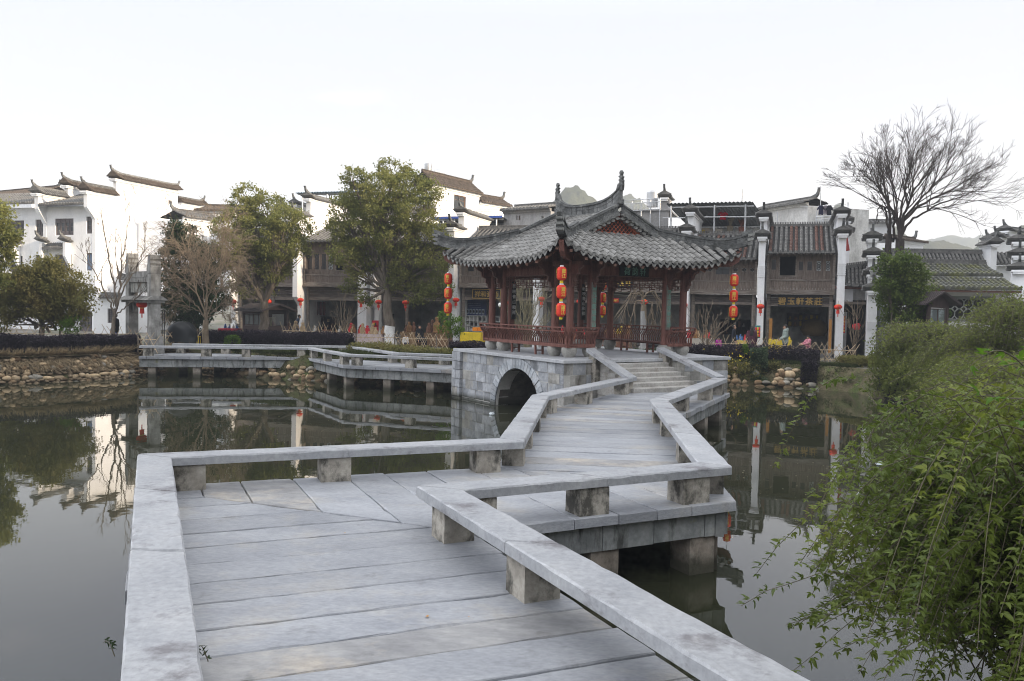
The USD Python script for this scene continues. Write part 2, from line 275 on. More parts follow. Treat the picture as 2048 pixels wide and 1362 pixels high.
OLDWOOD = M('weathered_wood', [(.11, .084, .068), (.20, .158, .130), (.30, .25, .21)], scale=5, rough=0.8, bump=0.35, bscale=26, stretch=(5, 5, .45), rnd=0.15, island=True, stain=((.19, .17, .15), 2.2, 0.58, 0.72, 0.6, (4, 4, .6)))
OLDBEAM = M('weathered_beam', [(.10, .08, .067), (.20, .168, .142), (.31, .275, .24)], scale=4, rough=0.85, bump=0.4, bscale=24, stretch=(.5, .5, 6), rnd=0.12, stain=((.26, .25, .23), 2.0, 0.56, 0.70, 0.7, (.5, .5, 4)))
DARKWOOD = M('dark_wood', [(.025, .019, .017), (.05, .04, .036)], scale=5, rough=0.75, bump=0.3, bscale=26, stretch=(4, 4, .5), rnd=0.1)
PLASTER = M('lime_plaster', [(.72, .725, .735), (.81, .81, .81), (.84, .835, .825)], scale=0.6, rough=0.9, bump=0.2, bscale=9, rnd=0.03, detail=7.0, fine=.04,
            stain=((.45, .44, .42), .9, 0.56, 0.76, 0.55, (1, 1, .3)), stain2=((.30, .30, .29), 2.0, 0.68, 0.80, 0.5, (1.5, 1.5, .25)))
PLASTER_O = M('old_plaster', [(.42, .41, .39), (.60, .59, .56), (.68, .67, .65)], scale=0.9, rough=0.9, bump=0.35, bscale=9, rnd=0.05, stain=((.20, .19, .17), 1.4, 0.52, 0.72, 0.75, (1.5, 1.5, .4)))
CEMENT = M('cement_render', [(.27, .265, .26), (.38, .375, .365)], scale=1.2, rough=0.9, bump=0.3, bscale=12, rnd=0.05, stain=((.15, .145, .14), 1.5, .56, .74, .7, (1.5, 1.5, .3)))
TILE = M('roof_tile_grey', [(.125, .122, .113), (.215, .21, .198), (.32, .315, .30)], scale=2.2, rough=0.55, bump=0.4, bscale=24, rnd=0.13, nrough=0.7, stain=((.40, .40, .37), 7, 0.58, 0.70, 0.75, (1, 1, 1)), stain2=((.05, .05, .04), 3, 0.55, 0.70, 0.75, (1, 1, 1)))
TILE_C = M('roof_channel_dark', [(.03, .03, .03), (.06, .06, .058), (.10, .10, .095)], scale=4, rough=.9, bump=.4, bscale=20, rnd=.3, island=True)  # darkened tile colour under and between the columns, deepening the shade there
TILE_I = M('roof_tile_grey_rows', [(.11, .106, .10), (.21, .203, .19), (.34, .33, .31)], scale=4.0, rough=0.7, bump=0.4, bscale=24, rnd=0.32, island=True, nrough=0.7, stain=((.32, .31, .28), 6, 0.60, 0.72, 0.7, (1, 1, 1)), stain2=((.04, .04, .03), 2, 0.56, 0.70, 0.7, (1, 1, 1)))
TILE_W = M('roof_tile_warm', [(.075, .057, .042), (.145, .112, .085), (.22, .177, .138)], scale=4.0, rough=0.8, bump=0.4, bscale=24, rnd=0.35, island=True, stain=((.07, .06, .05), 3, 0.56, 0.70, 0.7, (1, 1, 1)))
TILE_R = M('roof_tile_red', [(.15, .075, .055), (.235, .125, .095)], scale=4.0, rough=0.8, bump=0.4, bscale=24, rnd=0.35, island=True, stain=((.09, .08, .07), 3, 0.50, 0.66, 0.8, (1, 1, 1)))
TILE_M = M('roof_tile_moss', [(.07, .07, .06), (.13, .13, .11), (.20, .20, .17)], scale=4.0, rough=0.9, bump=0.6, bscale=24, rnd=0.3, island=True, stain=((.17, .175, .05), 1.6, 0.46, 0.62, 0.75, (1, 1, 1)))
RIDGE = M('ridge_brick', [(.075, .077, .075), (.15, .152, .148), (.26, .26, .25)], scale=5, rough=0.85, bump=0.9, bscale=26, bdist=.04, rnd=0.25, nrough=0.75, stain=((.34, .34, .30), 5, 0.60, 0.70, 0.7, (1, 1, 1)), stain2=((.045, .045, .04), 2.4, 0.54, 0.68, 0.8, (1, 1, 1)))
RIDGEPALE = M('ridge_pale', [(.20, .20, .19), (.33, .33, .31)], scale=4, rough=0.85, bump=0.5, bscale=20, rnd=0.15, stain=((.07, .07, .065), 2.4, 0.54, 0.68, 0.8, (1, 1, 1)))
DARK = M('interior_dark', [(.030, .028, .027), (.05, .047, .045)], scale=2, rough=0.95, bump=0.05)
BARK = M('bark', [(.075, .06, .045), (.14, .115, .09), (.20, .17, .14)], scale=4, rough=0.9, bump=0.7, bscale=20, stretch=(2, 2, .5), rnd=0.1)
BARK_D = M('bark_dark', [(.035, .028, .024), (.075, .06, .052)], scale=4, rough=0.9, bump=0.6, bscale=20, stretch=(2, 2, .5), rnd=0.1)
TWIG = M('twig_tan', [(.15, .115, .08), (.24, .19, .135)], scale=3, rough=0.9, bump=0.1, rnd=0.15)
WHITEWASH = M('whitewash', [(.60, .60, .58), (.70, .70, .68)], scale=3, rough=0.9)
BAMBOO = M('bamboo', [(.34, .25, .15), (.48, .37, .24), (.56, .46, .33)], scale=5, rough=0.6, rnd=0.2)
STEEL = M('galvanised_steel', [(.45, .46, .47), (.58, .59, .60)], scale=3, rough=0.4, metal=0.7, bump=.05)
WHITEPAINT = M('white_paint', [(.72, .72, .72), (.80, .80, .80)], scale=3, rough=0.5, bump=0.05)
REDSILK = M('lantern_red', [(.62, .035, .020), (.72, .06, .03)], scale=4, rough=0.6, bump=0.1, rnd=0.06)
YELLOW = M('lantern_yellow', [(.75, .55, .02), (.85, .66, .05)], scale=4, rough=0.6, bump=0.05)
GOLD = M('gold_lettering', [(.72, .46, .06), (.82, .58, .12)], scale=6, rough=0.45, bump=0.1)
BRONZE = M('carved_gold', [(.32, .20, .05), (.45, .30, .10)], scale=6, rough=0.5, bump=0.2)
GREENPAINT = M('green_lettering', [(.10, .22, .18), (.18, .33, .27)], scale=6, rough=0.6)
SIGNBLACK = M('sign_board', [(.016, .016, .018), (.03, .03, .034)], scale=4, rough=0.4, bump=0.05)
CLOTH = {}
def cloth(name, c, rough=0.85):
    return M(name, [tuple(k*0.8 for k in c), c], scale=6, rough=rough, bump=0.2, bscale=30, rnd=0.05)
# ================================================================ ground, pond, banks, hills
rng = np.random.default_rng(7)
GZ = 1.05
def w2(u, v): return tuple(pz(u, v, 0.0)[:2])
SHORE = [(-34, 27), (-24, 30.6), w2(0, 770), w2(100, 765), w2(250, 757), w2(318, 746), (-16.2, 40.2), (-15.0, 41.2), (-13.8, 39.6), w2(461, 753), w2(720, 766), (-1.7, 34.2), (2.0, 36.2), (5.5, 38.0),
         w2(1385, 769), w2(1461, 770), w2(1602, 777), w2(1708, 784), w2(1735, 795), w2(1800, 803), w2(1860, 812), (15.0, 27), (13.0, 21), (9.6, 14.5), (7.0, 10), (5.0, 6.4), (3.3, 3.8), (1.5, 2.0), (-1.0, 1.0), (-5, 1.2), (-10, 1.5), (-22, 4), (-36, 12)]
def densify(pts, step):
    out = []
    for a, b in zip(pts, pts[1:]+pts[:1]):
        a, b = np.array(a), np.array(b); n = max(1, int(np.linalg.norm(b-a)/step))
        out += [a+(b-a)*k/n for k in range(n)]
    return np.array(out)
sh = densify(SHORE, 0.7)
for _ in range(2): sh = 0.5*sh+0.25*(np.roll(sh, 1, 0)+np.roll(sh, -1, 0))
def outnormals(p, k=3):
    t = np.roll(p, -k, 0)-np.roll(p, k, 0); t /= np.linalg.norm(t, axis=1, keepdims=True)
    n = np.stack([t[:, 1], -t[:, 0]], 1)
    ar = 0.5*np.sum(p[:, 0]*np.roll(p[:, 1], -1)-np.roll(p[:, 0], -1)*p[:, 1])
    return n if ar > 0 else -n
SN = outnormals(sh)
BANKW = 0.75
GRASSY = M('bank_earth', [(.045, .05, .02), (.10, .085, .045), (.16, .135, .085)], scale=1.5, rough=0.95, bump=0.9, bscale=12, bdist=.06, rnd=0, stain=((.07, .11, .02), 1.2, .5, .66, .8, (1, 1, 1)))
GROUND = M('ground_earth', [(.10, .095, .075), (.18, .165, .14), (.24, .225, .20)], scale=0.8, rough=0.95, bump=0.5, bscale=10, rnd=0, stain=((.06, .085, .02), .5, .48, .62, .8, (1, 1, 1)))
top = sh+SN*BANKW
for _ in range(6): top = 0.5*top+0.25*(np.roll(top, 1, 0)+np.roll(top, -1, 0))
hole = Polygon(top).buffer(0)
hole = max(getattr(hole, 'geoms', [hole]), key=lambda g: g.area)
top = np.array(hole.exterior.coords)[:-1, :2]
def gz(x, y):
    """ground height: level round the pond, rising slightly towards the near shore"""
    return GZ+0.55*np.clip((6-np.asarray(y))/6, 0, 1)
P = Polygon([(1050*math.cos(a), 1050*math.sin(a)) for a in np.linspace(0, 2*math.pi, 48, endpoint=False)], [top])
tv, tf = trimesh.creation.triangulate_polygon(P, engine='earcut')
a_ = np.cross(tv[tf[:, 1]]-tv[tf[:, 0]], tv[tf[:, 2]]-tv[tf[:, 0]]); tf = np.where((a_ < 0)[:, None], tf[:, ::-1], tf)
emit('ground', np.c_[tv, gz(tv[:, 0], tv[:, 1])], tf, GROUND, kind='structure')
m = MB(); n = len(top); rows = []
shp = np.array([np.array(Polygon(sh).exterior.interpolate(Polygon(sh).exterior.project(Point(*q))).coords[0]) for q in top])
for k, (f, z) in enumerate(((-0.5, -0.9), (0.0, -0.02), (0.35, 0.38), (0.7, 0.8), (1.0, None))):
    q = shp+(top-shp)*f
    zz = gz(q[:, 0], q[:, 1]) if z is None else np.full(n, z)
    if 0 < k < 4: q = q+(meshkit.noise(np.c_[q*1.3, np.full(n, k)])[:, None]-0.5)*0.22
    rows.append(np.c_[q, zz])
rows = np.array(rows); rows = np.concatenate([rows, rows[:, :1]], 1)
m.grid(rows); m.build('pond_bank', GRASSY, smooth=True, kind='structure')
BANK = '/World/pond_bank'
WATER = usdkit.material(stage, '/World/Looks/pond_water', {'geo': ('geometry', {}), 'mp': ('mapping', {'scale': (1, 1, 1)}), 'n': ('noise_texture', {'scale': 1.3, 'detail': 3.0, 'roughness': 0.5}), 'bp': ('bump', {'strength': 0.035, 'distance': 0.05}),
    'n2': ('noise_texture', {'scale': 0.25, 'detail': 3.0}), 'cr': ('rgb_ramp', {'ramp': [(.35, (.008, .009, .005)), (.65, (.013, .0135, .0075))]}),
    'p': ('principled_bsdf', {'roughness': 0.015, 'ior': 1.5, 'specular_ior_level': 0.5})},
    [('geo.position', 'n.vector'), ('n.fac', 'bp.height'), ('bp.normal', 'p.normal'), ('geo.position', 'n2.vector'), ('n2.fac', 'cr.fac'), ('cr.color', 'p.base_color')], surface='p.BSDF')
wp = Polygon(sh).buffer(0.35); tv, tf = trimesh.creation.triangulate_polygon(wp, engine='earcut')
a_ = np.cross(tv[tf[:, 1]]-tv[tf[:, 0]], tv[tf[:, 2]]-tv[tf[:, 0]]); tf = np.where((a_ < 0)[:, None], tf[:, ::-1], tf)
emit('pond_water', np.c_[tv, np.zeros(len(tv))], tf, WATER, kind='structure')

# bank stones: rounded cobbles laid in rough courses
BOULD = [M(f'bank_stone_{c}', k, scale=5, rough=0.85, bump=0.5, bscale=24, rnd=0.3, wet=.5, stain=((.09, .085, .035), 4, .56, .7, .7, (1, 1, 1))) for c, k in (('buff', [(.28, .20, .115), (.45, .335, .205), (.54, .43, .285)]), ('grey', [(.20, .185, .155), (.34, .315, .265)]), ('brown', [(.15, .095, .05), (.28, .18, .10)]))]
stones = []
def lay_stones(i0, i1, z0, z1, size, seed, cover=1.0, patch=None):
    r = np.random.default_rng(seed); idx = np.arange(i0, i1)
    seg = np.linalg.norm(np.diff(shp[idx], axis=0), axis=1); L = np.r_[0, np.cumsum(seg)]
    z = z0
    while z < z1:
        sz = size*r.uniform(.75, 1.25); s = r.uniform(0, .3)
        while s < L[-1]:
            wdt = sz*r.uniform(.7, 2.1); k = np.searchsorted(L, s)-1; k = max(0, min(k, len(idx)-2)); t = (s-L[k])/max(seg[k], 1e-6)
            b = shp[idx[k]]*(1-t)+shp[idx[k+1]]*t; tp = top[idx[k]]*(1-t)+top[idx[k+1]]*t
            f = min(max(z, 0)/1.05, 1.0); q = b+(tp-b)*(f*.95)
            d = shp[idx[k+1]]-shp[idx[k]]; ang = math.atan2(d[1], d[0])
            keep = r.random() < cover*(1.0 if patch is None else patch(q, z))
            if keep: stones.append((q[0], q[1], z+r.uniform(-.045, .045), wdt, sz*r.uniform(.75, 1.35), ang+r.normal(0, .18), r.random()))
            s += wdt*.93
        z += sz*.72
near = lambda p: int(np.argmin(np.linalg.norm(top-np.asarray(p), axis=1)))
def span(a, b):
    i, j = near(a), near(b); return (min(i, j), max(i, j))
i0, i1 = span((-27, 30), (-16.4, 40.6)); lay_stones(i0, i1, -.06, .56, .19, 3)
lay_stones(i0, i1, .56, .92, .17, 8, .5)
i0, i1 = span((-15.0, 41.5), (-2.2, 34.4)); lay_stones(i0, i1, -.05, .55, .2, 5, .55)
i0, i1 = span((8.0, 39), (14.6, 37)); lay_stones(i0, i1, -.06, .14, .22, 4, .95)
lay_stones(i0, i1, .16, .85, .27, 6, 1.0, lambda q, z: 1.0 if (12.1 < q[0] < 13.0 or 13.9 < q[0] < 15.2 or (9.6 < q[0] < 10.4 and z < .4)) else .12)
def stone_mesh(x, y, z, wdt, hgt, ang, sd):
    b = MB(); b.blob((0, 0, 0), (wdt/2*1.03, .16, hgt/2*.98), 1, int(sd*900), .28); v = b.v[0]; c, s = math.cos(ang), math.sin(ang)
    v = np.stack([v[:, 0]*c-v[:, 1]*s+x, v[:, 0]*s+v[:, 1]*c+y, v[:, 2]+z+.03], 1); return v, b.f[0]
stones.sort(key=lambda q: -(q[3]*q[4])/(q[0]**2+q[1]**2))
rest = [MB(), MB(), MB()]
for k, st in enumerate(stones):
    v, f = stone_mesh(*st); c = (0 if st[6] < .6 else (1 if st[6] < .78 else 2)) if st[2] > .07 else (2 if st[6] < .6 else 1)
    if k < 290: emit('stone', v, f, BOULD[c], BANK, True)
    else: rest[c].add(v, f)
rs = MB()
for q in rest: rs.join(q)
rs.build('bank_stones', M('bank_stone_far', [(.15, .11, .06), (.28, .21, .13), (.38, .30, .2)], scale=5, rough=.85, bump=.5, rnd=.35, island=True), BANK, True, kind='stuff')

# hills
HILLM = M('hill_forest', [(.030, .038, .018), (.055, .062, .030), (.085, .080, .045)], scale=.06, rough=0.95, bump=0.8, bscale=.25, bdist=3.0, rnd=0, detail=8)
def hill(name, label, u, vtop, dist, spread, seed, vbase=640, flat=1.6):
    c = py(u, vtop, dist); h = c[2]; N = 72
    xs = np.linspace(-1, 1, N); X, Y = np.meshgrid(xs, xs); R = np.hypot(X, Y)
    prof = np.clip(1-R**flat, 0, 1)
    Pq = np.stack([c[0]+X*spread, c[1]+Y*spread*.8, np.zeros_like(X)], -1)
    rid = meshkit.fbm(np.stack([X*2.2+seed, Y*2.2, X*0+seed], -1), 4, seed)
    tex = meshkit.fbm(np.stack([X*26+seed, Y*26, X*0], -1), 3, seed+3)
    Pq[..., 2] = h*prof*(.94+.12*rid)/(.94+.12*rid[N//2, N//2])+prof**.4*(tex-.5)*h*.09-1
    MB().grid(Pq).build(name, HILLM, smooth=True, label=label, kind='structure')
hill('hill', 'wooded hazy hill peak above the pavilion roof', 1148, 368, 430, 46, 3, flat=1.5)
hill('hill', 'wooded hill right of the peak behind the roof terrace', 1255, 388, 560, 60, 12)
hill('hill', 'wooded hill behind the roof with drying clothes', 1678, 404, 430, 46, 21, flat=1.3)
hill('hill', 'hill shoulder falling to the bare tree', 1740, 436, 450, 60, 23)
hill('hill', 'wooded ridge behind the mossy roof', 1880, 480, 420, 60, 31)
hill('hill', 'far pale mountain on the right skyline', 1910, 470, 850, 130, 37)
hill('hill', 'far pale mountain behind the stepped wall', 1990, 468, 850, 150, 39)
hill('hill', 'nearer wooded hill at the right edge', 2075, 438, 330, 60, 41, flat=1.3)

gx, gy = np.meshgrid(np.linspace(-1, 1, 60), np.linspace(-1, 1, 60)); sdir = V2s = np.array([math.sin(SUN_AZ), math.cos(SUN_AZ)]); sper = np.array([-sdir[1], sdir[0]])
hp_ = sdir*(135+gx*80)[..., None]+sper*(gy*330)[..., None]; hh_ = 47*np.clip(1-gx**2, 0, 1)**.8*np.clip(1-gy**6, 0, 1)*(.94+.12*meshkit.fbm(np.stack([gx*3, gy*9, gx*0], -1), 3, 5))+(meshkit.fbm(np.stack([gx*20, gy*60, gx*0], -1), 2, 6)-.5)*2.5  # unseen ridge added behind the camera; its height keeps low sun off the foreground
MB().grid(np.concatenate([hp_, hh_[..., None]], -1)).build('hill', HILLM, smooth=True, label='unseen wooded hill added on the sun side to shade the foreground', kind='structure')
# ================================================================ stone slab bridges
DZ, RZ = 0.95, 1.40
def rail_strip(parent, pts, widths, z1=RZ, thick=.11, seed=0, seglen=2.5, tag='rail_slab', post=True, endz=None):
    """a low balustrade of long slabs, mitred at the corners, on short square posts"""
    r = np.random.default_rng(seed); pts = [np.asarray(p, float) for p in pts]; n = len(pts); hw = widths/2
    dirs = [(b-a)/np.linalg.norm(b-a) for a, b in zip(pts, pts[1:])]
    L, R = [], []
    for i, p in enumerate(pts):
        d0 = dirs[max(i-1, 0)]; d1 = dirs[min(i, n-2)]; n0 = np.array([-d0[1], d0[0]]); n1 = np.array([-d1[1], d1[0]])
        mt = n0+n1; mt /= (mt@mt)/2
        L.append(p+mt*hw); R.append(p-mt*hw)
    for i in range(n-1):
        a, b = pts[i], pts[i+1]; ln = np.linalg.norm(b-a); k = max(1, round(ln/seglen)); cuts = [0]+[j/k+r.uniform(-.06, .06) for j in range(1, k)]+[1]
        for j in range(k):
            t0, t1 = cuts[j], cuts[j+1]; g = .006/ln
            q0, q1 = (t0+(g if j else 0)), (t1-(g if j < k-1 else 0))
            poly = [L[i]+(L[i+1]-L[i])*q0, R[i]+(R[i+1]-R[i])*q0, R[i]+(R[i+1]-R[i])*q1, L[i]+(L[i+1]-L[i])*q1]
            if i and j == 0: poly[0] = poly[0]+dirs[i]*.004; poly[1] = poly[1]+dirs[i]*.004
            if i < n-2 and j == k-1: poly[2] = poly[2]-dirs[i]*.004; poly[3] = poly[3]-dirs[i]*.004
            jit = r.uniform(-.006, .006, 2)
            MB().rough(poly, z1-thick, z1+np.array([jit[0], jit[0], jit[1], jit[1]])*.6, .014, int(r.integers(1e6))).build(tag, RAIL, parent)
        if post:
            for j in range(k+1):
                if j == 0 and i > 0: off = .42
                elif j == 0: off = .35
                elif j == k: off = ln-.42
                else: off = cuts[j]*ln
                c = a+dirs[i]*off; nn = np.array([-dirs[i][1], dirs[i][0]])
                if np.linalg.norm(c) < 2.2: continue
                w_, l_ = widths*.41, r.uniform(.17, .21)
                poly = [c+nn*w_-dirs[i]*l_, c-nn*w_-dirs[i]*l_, c-nn*w_+dirs[i]*l_, c+nn*w_+dirs[i]*l_]
                MB().rough(poly, DZ-.02, z1-thick-.004, .01, int(r.integers(1e6)), .13, .03, .1).build('rail_post', POST, parent)
def clip_slabs(parent, poly, dirv, wid, z1, seed, mats, name='deck_slab', gap=.015, thick=.12, jit=.012):
    r = np.random.default_rng(seed); P = Polygon(poly); d = np.asarray(dirv, float); d /= np.linalg.norm(d); nn = np.array([-d[1], d[0]])
    c = np.array(P.exterior.coords)[:, :2]; s = c@nn; lo, hi = s.min(), s.max(); q = lo
    while q < hi-.02:
        w_ = wid*r.uniform(.8, 1.25)
        if hi-(q+w_) < wid*.4: w_ = hi-q
        a0, a1 = q+gap/2, q+w_-gap/2; sk = r.uniform(-jit, jit, 2)
        band = Polygon([nn*a0+d*-60, nn*a0+d*60, nn*a1+d*60, nn*a1+d*-60])
        g = P.intersection(band)
        for gg in getattr(g, 'geoms', [g]):
            if gg.is_empty or gg.area < .02: continue
            gg = gg.simplify(.004)
            cc = np.array(gg.centroid.coords)[0, :2]; rg = r.uniform(-.05, .012); gg = affinity.scale(gg, 1+0, 1+0) if name != 'deck_slab' else affinity.affine_transform(gg, (lambda k: [1+k*d[0]*d[0], k*d[0]*d[1], k*d[0]*d[1], 1+k*d[1]*d[1], -k*d[0]*(cc@d), -k*d[1]*(cc@d)])(rg/2.5))
            gg2 = gg.convex_hull; e = np.array(gg2.exterior.coords)[:-1, :2]
            MB().rough(e, z1-thick, z1+r.uniform(-.006, .006), .007, int(r.integers(1e6)), .2, .03, .05, .004).build(name, mats[1] if r.random() < .13 else mats[0], parent)
        q += w_
def fascia(parent, a, b, z0, z1, inward, seed, name='beam_slab'):
    """upright slabs of the beam under the deck edge"""
    r = np.random.default_rng(seed); a, b = np.asarray(a), np.asarray(b); ln = np.linalg.norm(b-a); d = (b-a)/ln; s = 0.0
    while s < ln-.01:
        w_ = min(r.uniform(.55, .95), ln-s)
        if ln-s-w_ < .3: w_ = ln-s
        p0, p1 = a+d*(s+.006), a+d*(s+w_-.006); dd = inward*(.10); oo = inward*r.uniform(-.012, .006)
        MB().slab([p0+oo, p1+oo, p1+dd, p0+dd], z0+r.uniform(-.008, .008), z1, .006).build(name, BEAM, parent)
        s += w_
V2 = lambda *a: np.array(a, float)
dirA = V2(-.4147, .9100)
ALc, ARc, BLc, BRc, DLc, DRc, DLe, DRe = V2(-4.58, 10.73), V2(-.767, 9.14), V2(.02, 12.59), V2(2.68, 10.88), V2(.67, 19.12), V2(3.29, 18.55), V2(3.38, 24.52), V2(6.24, 24.95)
AL0, AR0 = ALc-V2(-.398, .9174)*8.9, ARc-V2(-.429, .9033)*8.2
br = thing('stone_bridge', 'grey slate zigzag footbridge with low slab rails leading to the pavilion steps', 'footbridge')
for k, (pl, seed) in enumerate((([AL0, ALc, BLc, DLc, DLe], 11), ([AR0, ARc, BRc, DRc, DRe], 12))):
    rail_strip(br, pl, .41, seed=seed)
# deck edges lie a little outside the rails
def offset_line(pts, d):
    pts = [np.asarray(p) for p in pts]; n = len(pts); dirs = [(b-a)/np.linalg.norm(b-a) for a, b in zip(pts, pts[1:])]; out = []
    for i, p in enumerate(pts):
        n0 = V2(-dirs[max(i-1, 0)][1], dirs[max(i-1, 0)][0]); n1 = V2(-dirs[min(i, n-2)][1], dirs[min(i, n-2)][0]); mt = n0+n1; mt /= (mt@mt)/2; out.append(p+mt*d)
    return out
LL = offset_line([AL0, ALc, BLc, DLc, DLe], .245); RR = offset_line([AR0, ARc, BRc, DRc, DRe+V2(.1, .25)], -.27)
segdirs = [V2(.91, .4147)*1.0, dirA, V2(1, -.09), V2(.85, -.15)]
segdirs[0] = V2(.925, .38)
for i in range(4):
    poly = [LL[i], LL[i+1], RR[i+1], RR[i]]
    clip_slabs(br, poly, segdirs[i], (.50, .62, .52, .5)[i], DZ, 20+i, (SLATE, SLATE_D))
    for side, ln in ((1, LL), (-1, RR)):
        a, b = ln[i], ln[i+1]; d = (b-a)/np.linalg.norm(b-a); inn = V2(-d[1], d[0])*(-side)
        a2, b2 = a+inn*.16, b+inn*.16
        fascia(br, a2, b2, DZ-.46, DZ-.125, inn, 40+i*2+side)
        ln_ = np.linalg.norm(b2-a2); k = max(2, round(ln_/2.3)+1)
        for j in range(k):
            t = min(max(.38, j*ln_/(k-1)), ln_-.38); c = a2+d*t+inn*.24
            if c[1] < 3: continue
            poly2 = [c-d*.2-inn*.2, c+d*.2-inn*.2, c+d*.2+inn*.2, c-d*.2+inn*.2]
            MB().slab(poly2, -.8, DZ-.462, .01).build('pile', PILE, br)
# far bridge on the left, from the gate to the pavilion terrace
b2 = thing('stone_bridge', 'low grey slab footbridge on square piles from the stone gate to the pavilion terrace', 'footbridge')
n0, n1, n2, n3 = (pz(*q, RZ)[:2] for q in ((319, 692), (622, 694.8), (696, 707.7), (938, 718)))
f0, f1, f2, f3 = (pz(*q, RZ)[:2] for q in ((346, 686.7), (703, 692), (793, 705), (938, 710)))
n0 = n0+V2(-.9, .1); n3 = n3+V2(.25, 0); f3 = n3+(f3-n3)*1.0; fx = f2+(f3-f2)*1.45
rail_strip(b2, [n0, n1, n2, n3], .34, seed=31, seglen=2.6, thick=.1); rail_strip(b2, [f0, f1, f2, fx], .34, seed=32, seglen=2.6, thick=.1)
LN, LF = offset_line([n0, n1, n2, n3], -.24), offset_line([f0, f1, f2, fx], .24)
for i in range(3):
    d = LN[i+1]-LN[i]; pd = V2(-d[1], d[0])
    clip_slabs(b2, [LN[i], LN[i+1], LF[i+1], LF[i]], pd, .55, DZ, 50+i, (SLATE, SLATE_D))
    for side, ln in ((-1, LN), (1, LF)):
        a, b = ln[i], ln[i+1]; dd = (b-a)/np.linalg.norm(b-a); inn = V2(-dd[1], dd[0])*(-side)
        a2, b2_ = a+inn*.14, b+inn*.14; fascia(b2, a2, b2_, DZ-.48, DZ-.125, inn, 60+i*2+side)
        ln_ = np.linalg.norm(b2_-a2); k = max(2, round(ln_/2.1)+1)
        for j in range(k):
            if i and j == 0: continue
            t = min(max(.5, j*ln_/(k-1)), ln_-.3); c = a2+dd*t+inn*.22
            MB().slab([c-dd*.16-inn*.16, c+dd*.16-inn*.16, c+dd*.16+inn*.16, c-dd*.16+inn*.16], -.8, DZ-.482, .01).build('pile', PILE, b2)

# ================================================================ pavilion terrace (block-faced island with an arch) and its steps
PC = V2(2.624, 30.316); ROTP = -math.radians(58)+math.radians(90)      # local x = b (along the stair side, to the right), local -y = a (towards the stair)
EB = V2(math.cos(ROTP), math.sin(ROTP)); EA = V2(math.sin(ROTP), -math.cos(ROTP))
def PL(b, a, z=0.0): q = PC+EB*b+EA*a; return np.array([q[0], q[1], z])
def pv_hit(u, v, b=None, a=None):
    r = ray(u, v); o, d = (PC+EB*b, EA) if b is not None else (PC+EA*a, EB)
    A_ = np.array([[d[0], -r[0]], [d[1], -r[1]]]); t, k = np.linalg.solve(A_, -o); return t, k*r[2]+EYE
PZ = 1.82
ter = thing('pavilion_terrace', 'blue-grey block terrace with a round arch opening carrying the pavilion', 'terrace', (PC[0], PC[1], 0), ROTP)
A0, A1, B0, B1 = -3.35, 3.65, -3.5, 3.5
la, _ = pv_hit(991, 799, b=B0); ra, _ = pv_hit(1081, 807, b=B0); ca, cz = pv_hit(1031, 743, b=B0)
ARC = (la+ra)/2; ARR = max(.5, (ra-la)/2); ARZ = max(0.0, cz-ARR)
def circ(r, n=28, zlow=-.6):
    pts = [(ARC+r*math.cos(t), ARZ+r*math.sin(t)) for t in np.linspace(0, math.pi, n)]
    return Polygon([(ARC+r, zlow)]+pts+[(ARC-r, zlow)])
hole_in, hole_out = circ(ARR), circ(ARR+.33)
# backing (mortar) walls
face = Polygon([(A0, -.6), (A1, -.6), (A1, PZ-.10), (A0, PZ-.10)])
m = MB(); m.prism(face.difference(hole_in), (0, 0, 0), (0, -1, 0), (0, 0, 1), (1, 0, 0), B0+.012, B0+.5)
m.box(B0+.5, B1-.05, -A1+.012, -A1+.4, -.6, PZ-.1); m.box(B1-.4, B1-.05, -A1+.4, -A0, -.6, PZ-.1); m.box(B0+.5, B1-.4, -A0-.35, -A0-.05, -.6, PZ-.1)
m.build('core', MORTAR, ter)
def courses(fn, x0, x1, z0, z1, cut, seed, wr=(.38, .72), hz=.325, mats=(BLOCK, BLOCK_W), pw=.12, depth=.07):
    r = np.random.default_rng(seed); z = z0; row = 0
    while z < z1-.02:
        h = min(hz*r.uniform(.95, 1.05), z1-z)
        if z1-z-h < .12: h = z1-z
        x = x0-r.uniform(0, .3)
        while x < x1-.01:
            w_ = r.uniform(*wr); e = min(x+w_, x1)
            if x1-e < .14: e = x1
            g = sbox(max(x, x0)+.009, z+.009, e-.009, z+h-.009)
            if cut is not None: g = g.difference(cut)
            for gg in getattr(g, 'geoms', [g]):
                if not gg.is_empty and gg.area > .012: fn(gg, r.uniform(-.012, .012), mats[1] if r.random() < pw else mats[0])
            x = e
        z += h
def on_left(gg, o, mt): MB().prism(gg, (0, 0, 0), (0, -1, 0), (0, 0, 1), (1, 0, 0), B0+o, B0+.052).build('block', mt, ter)
def on_stair(gg, o, mt): MB().prism(gg, (0, 0, 0), (1, 0, 0), (0, 0, 1), (0, -1, 0), A1-.052, A1+o).build('block', mt, ter)
def on_back(gg, o, mt): MB().prism(gg, (0, 0, 0), (1, 0, 0), (0, 0, 1), (0, 1, 0), -A0-.052, -A0+o).build('block', mt, ter)
PIL = .62
courses(on_left, A0+PIL, A1-.001, -.25, PZ-.10, hole_out.buffer(.008), 71)
courses(on_stair, B0, B1, -.25, PZ-.10, None, 72, pw=.75)
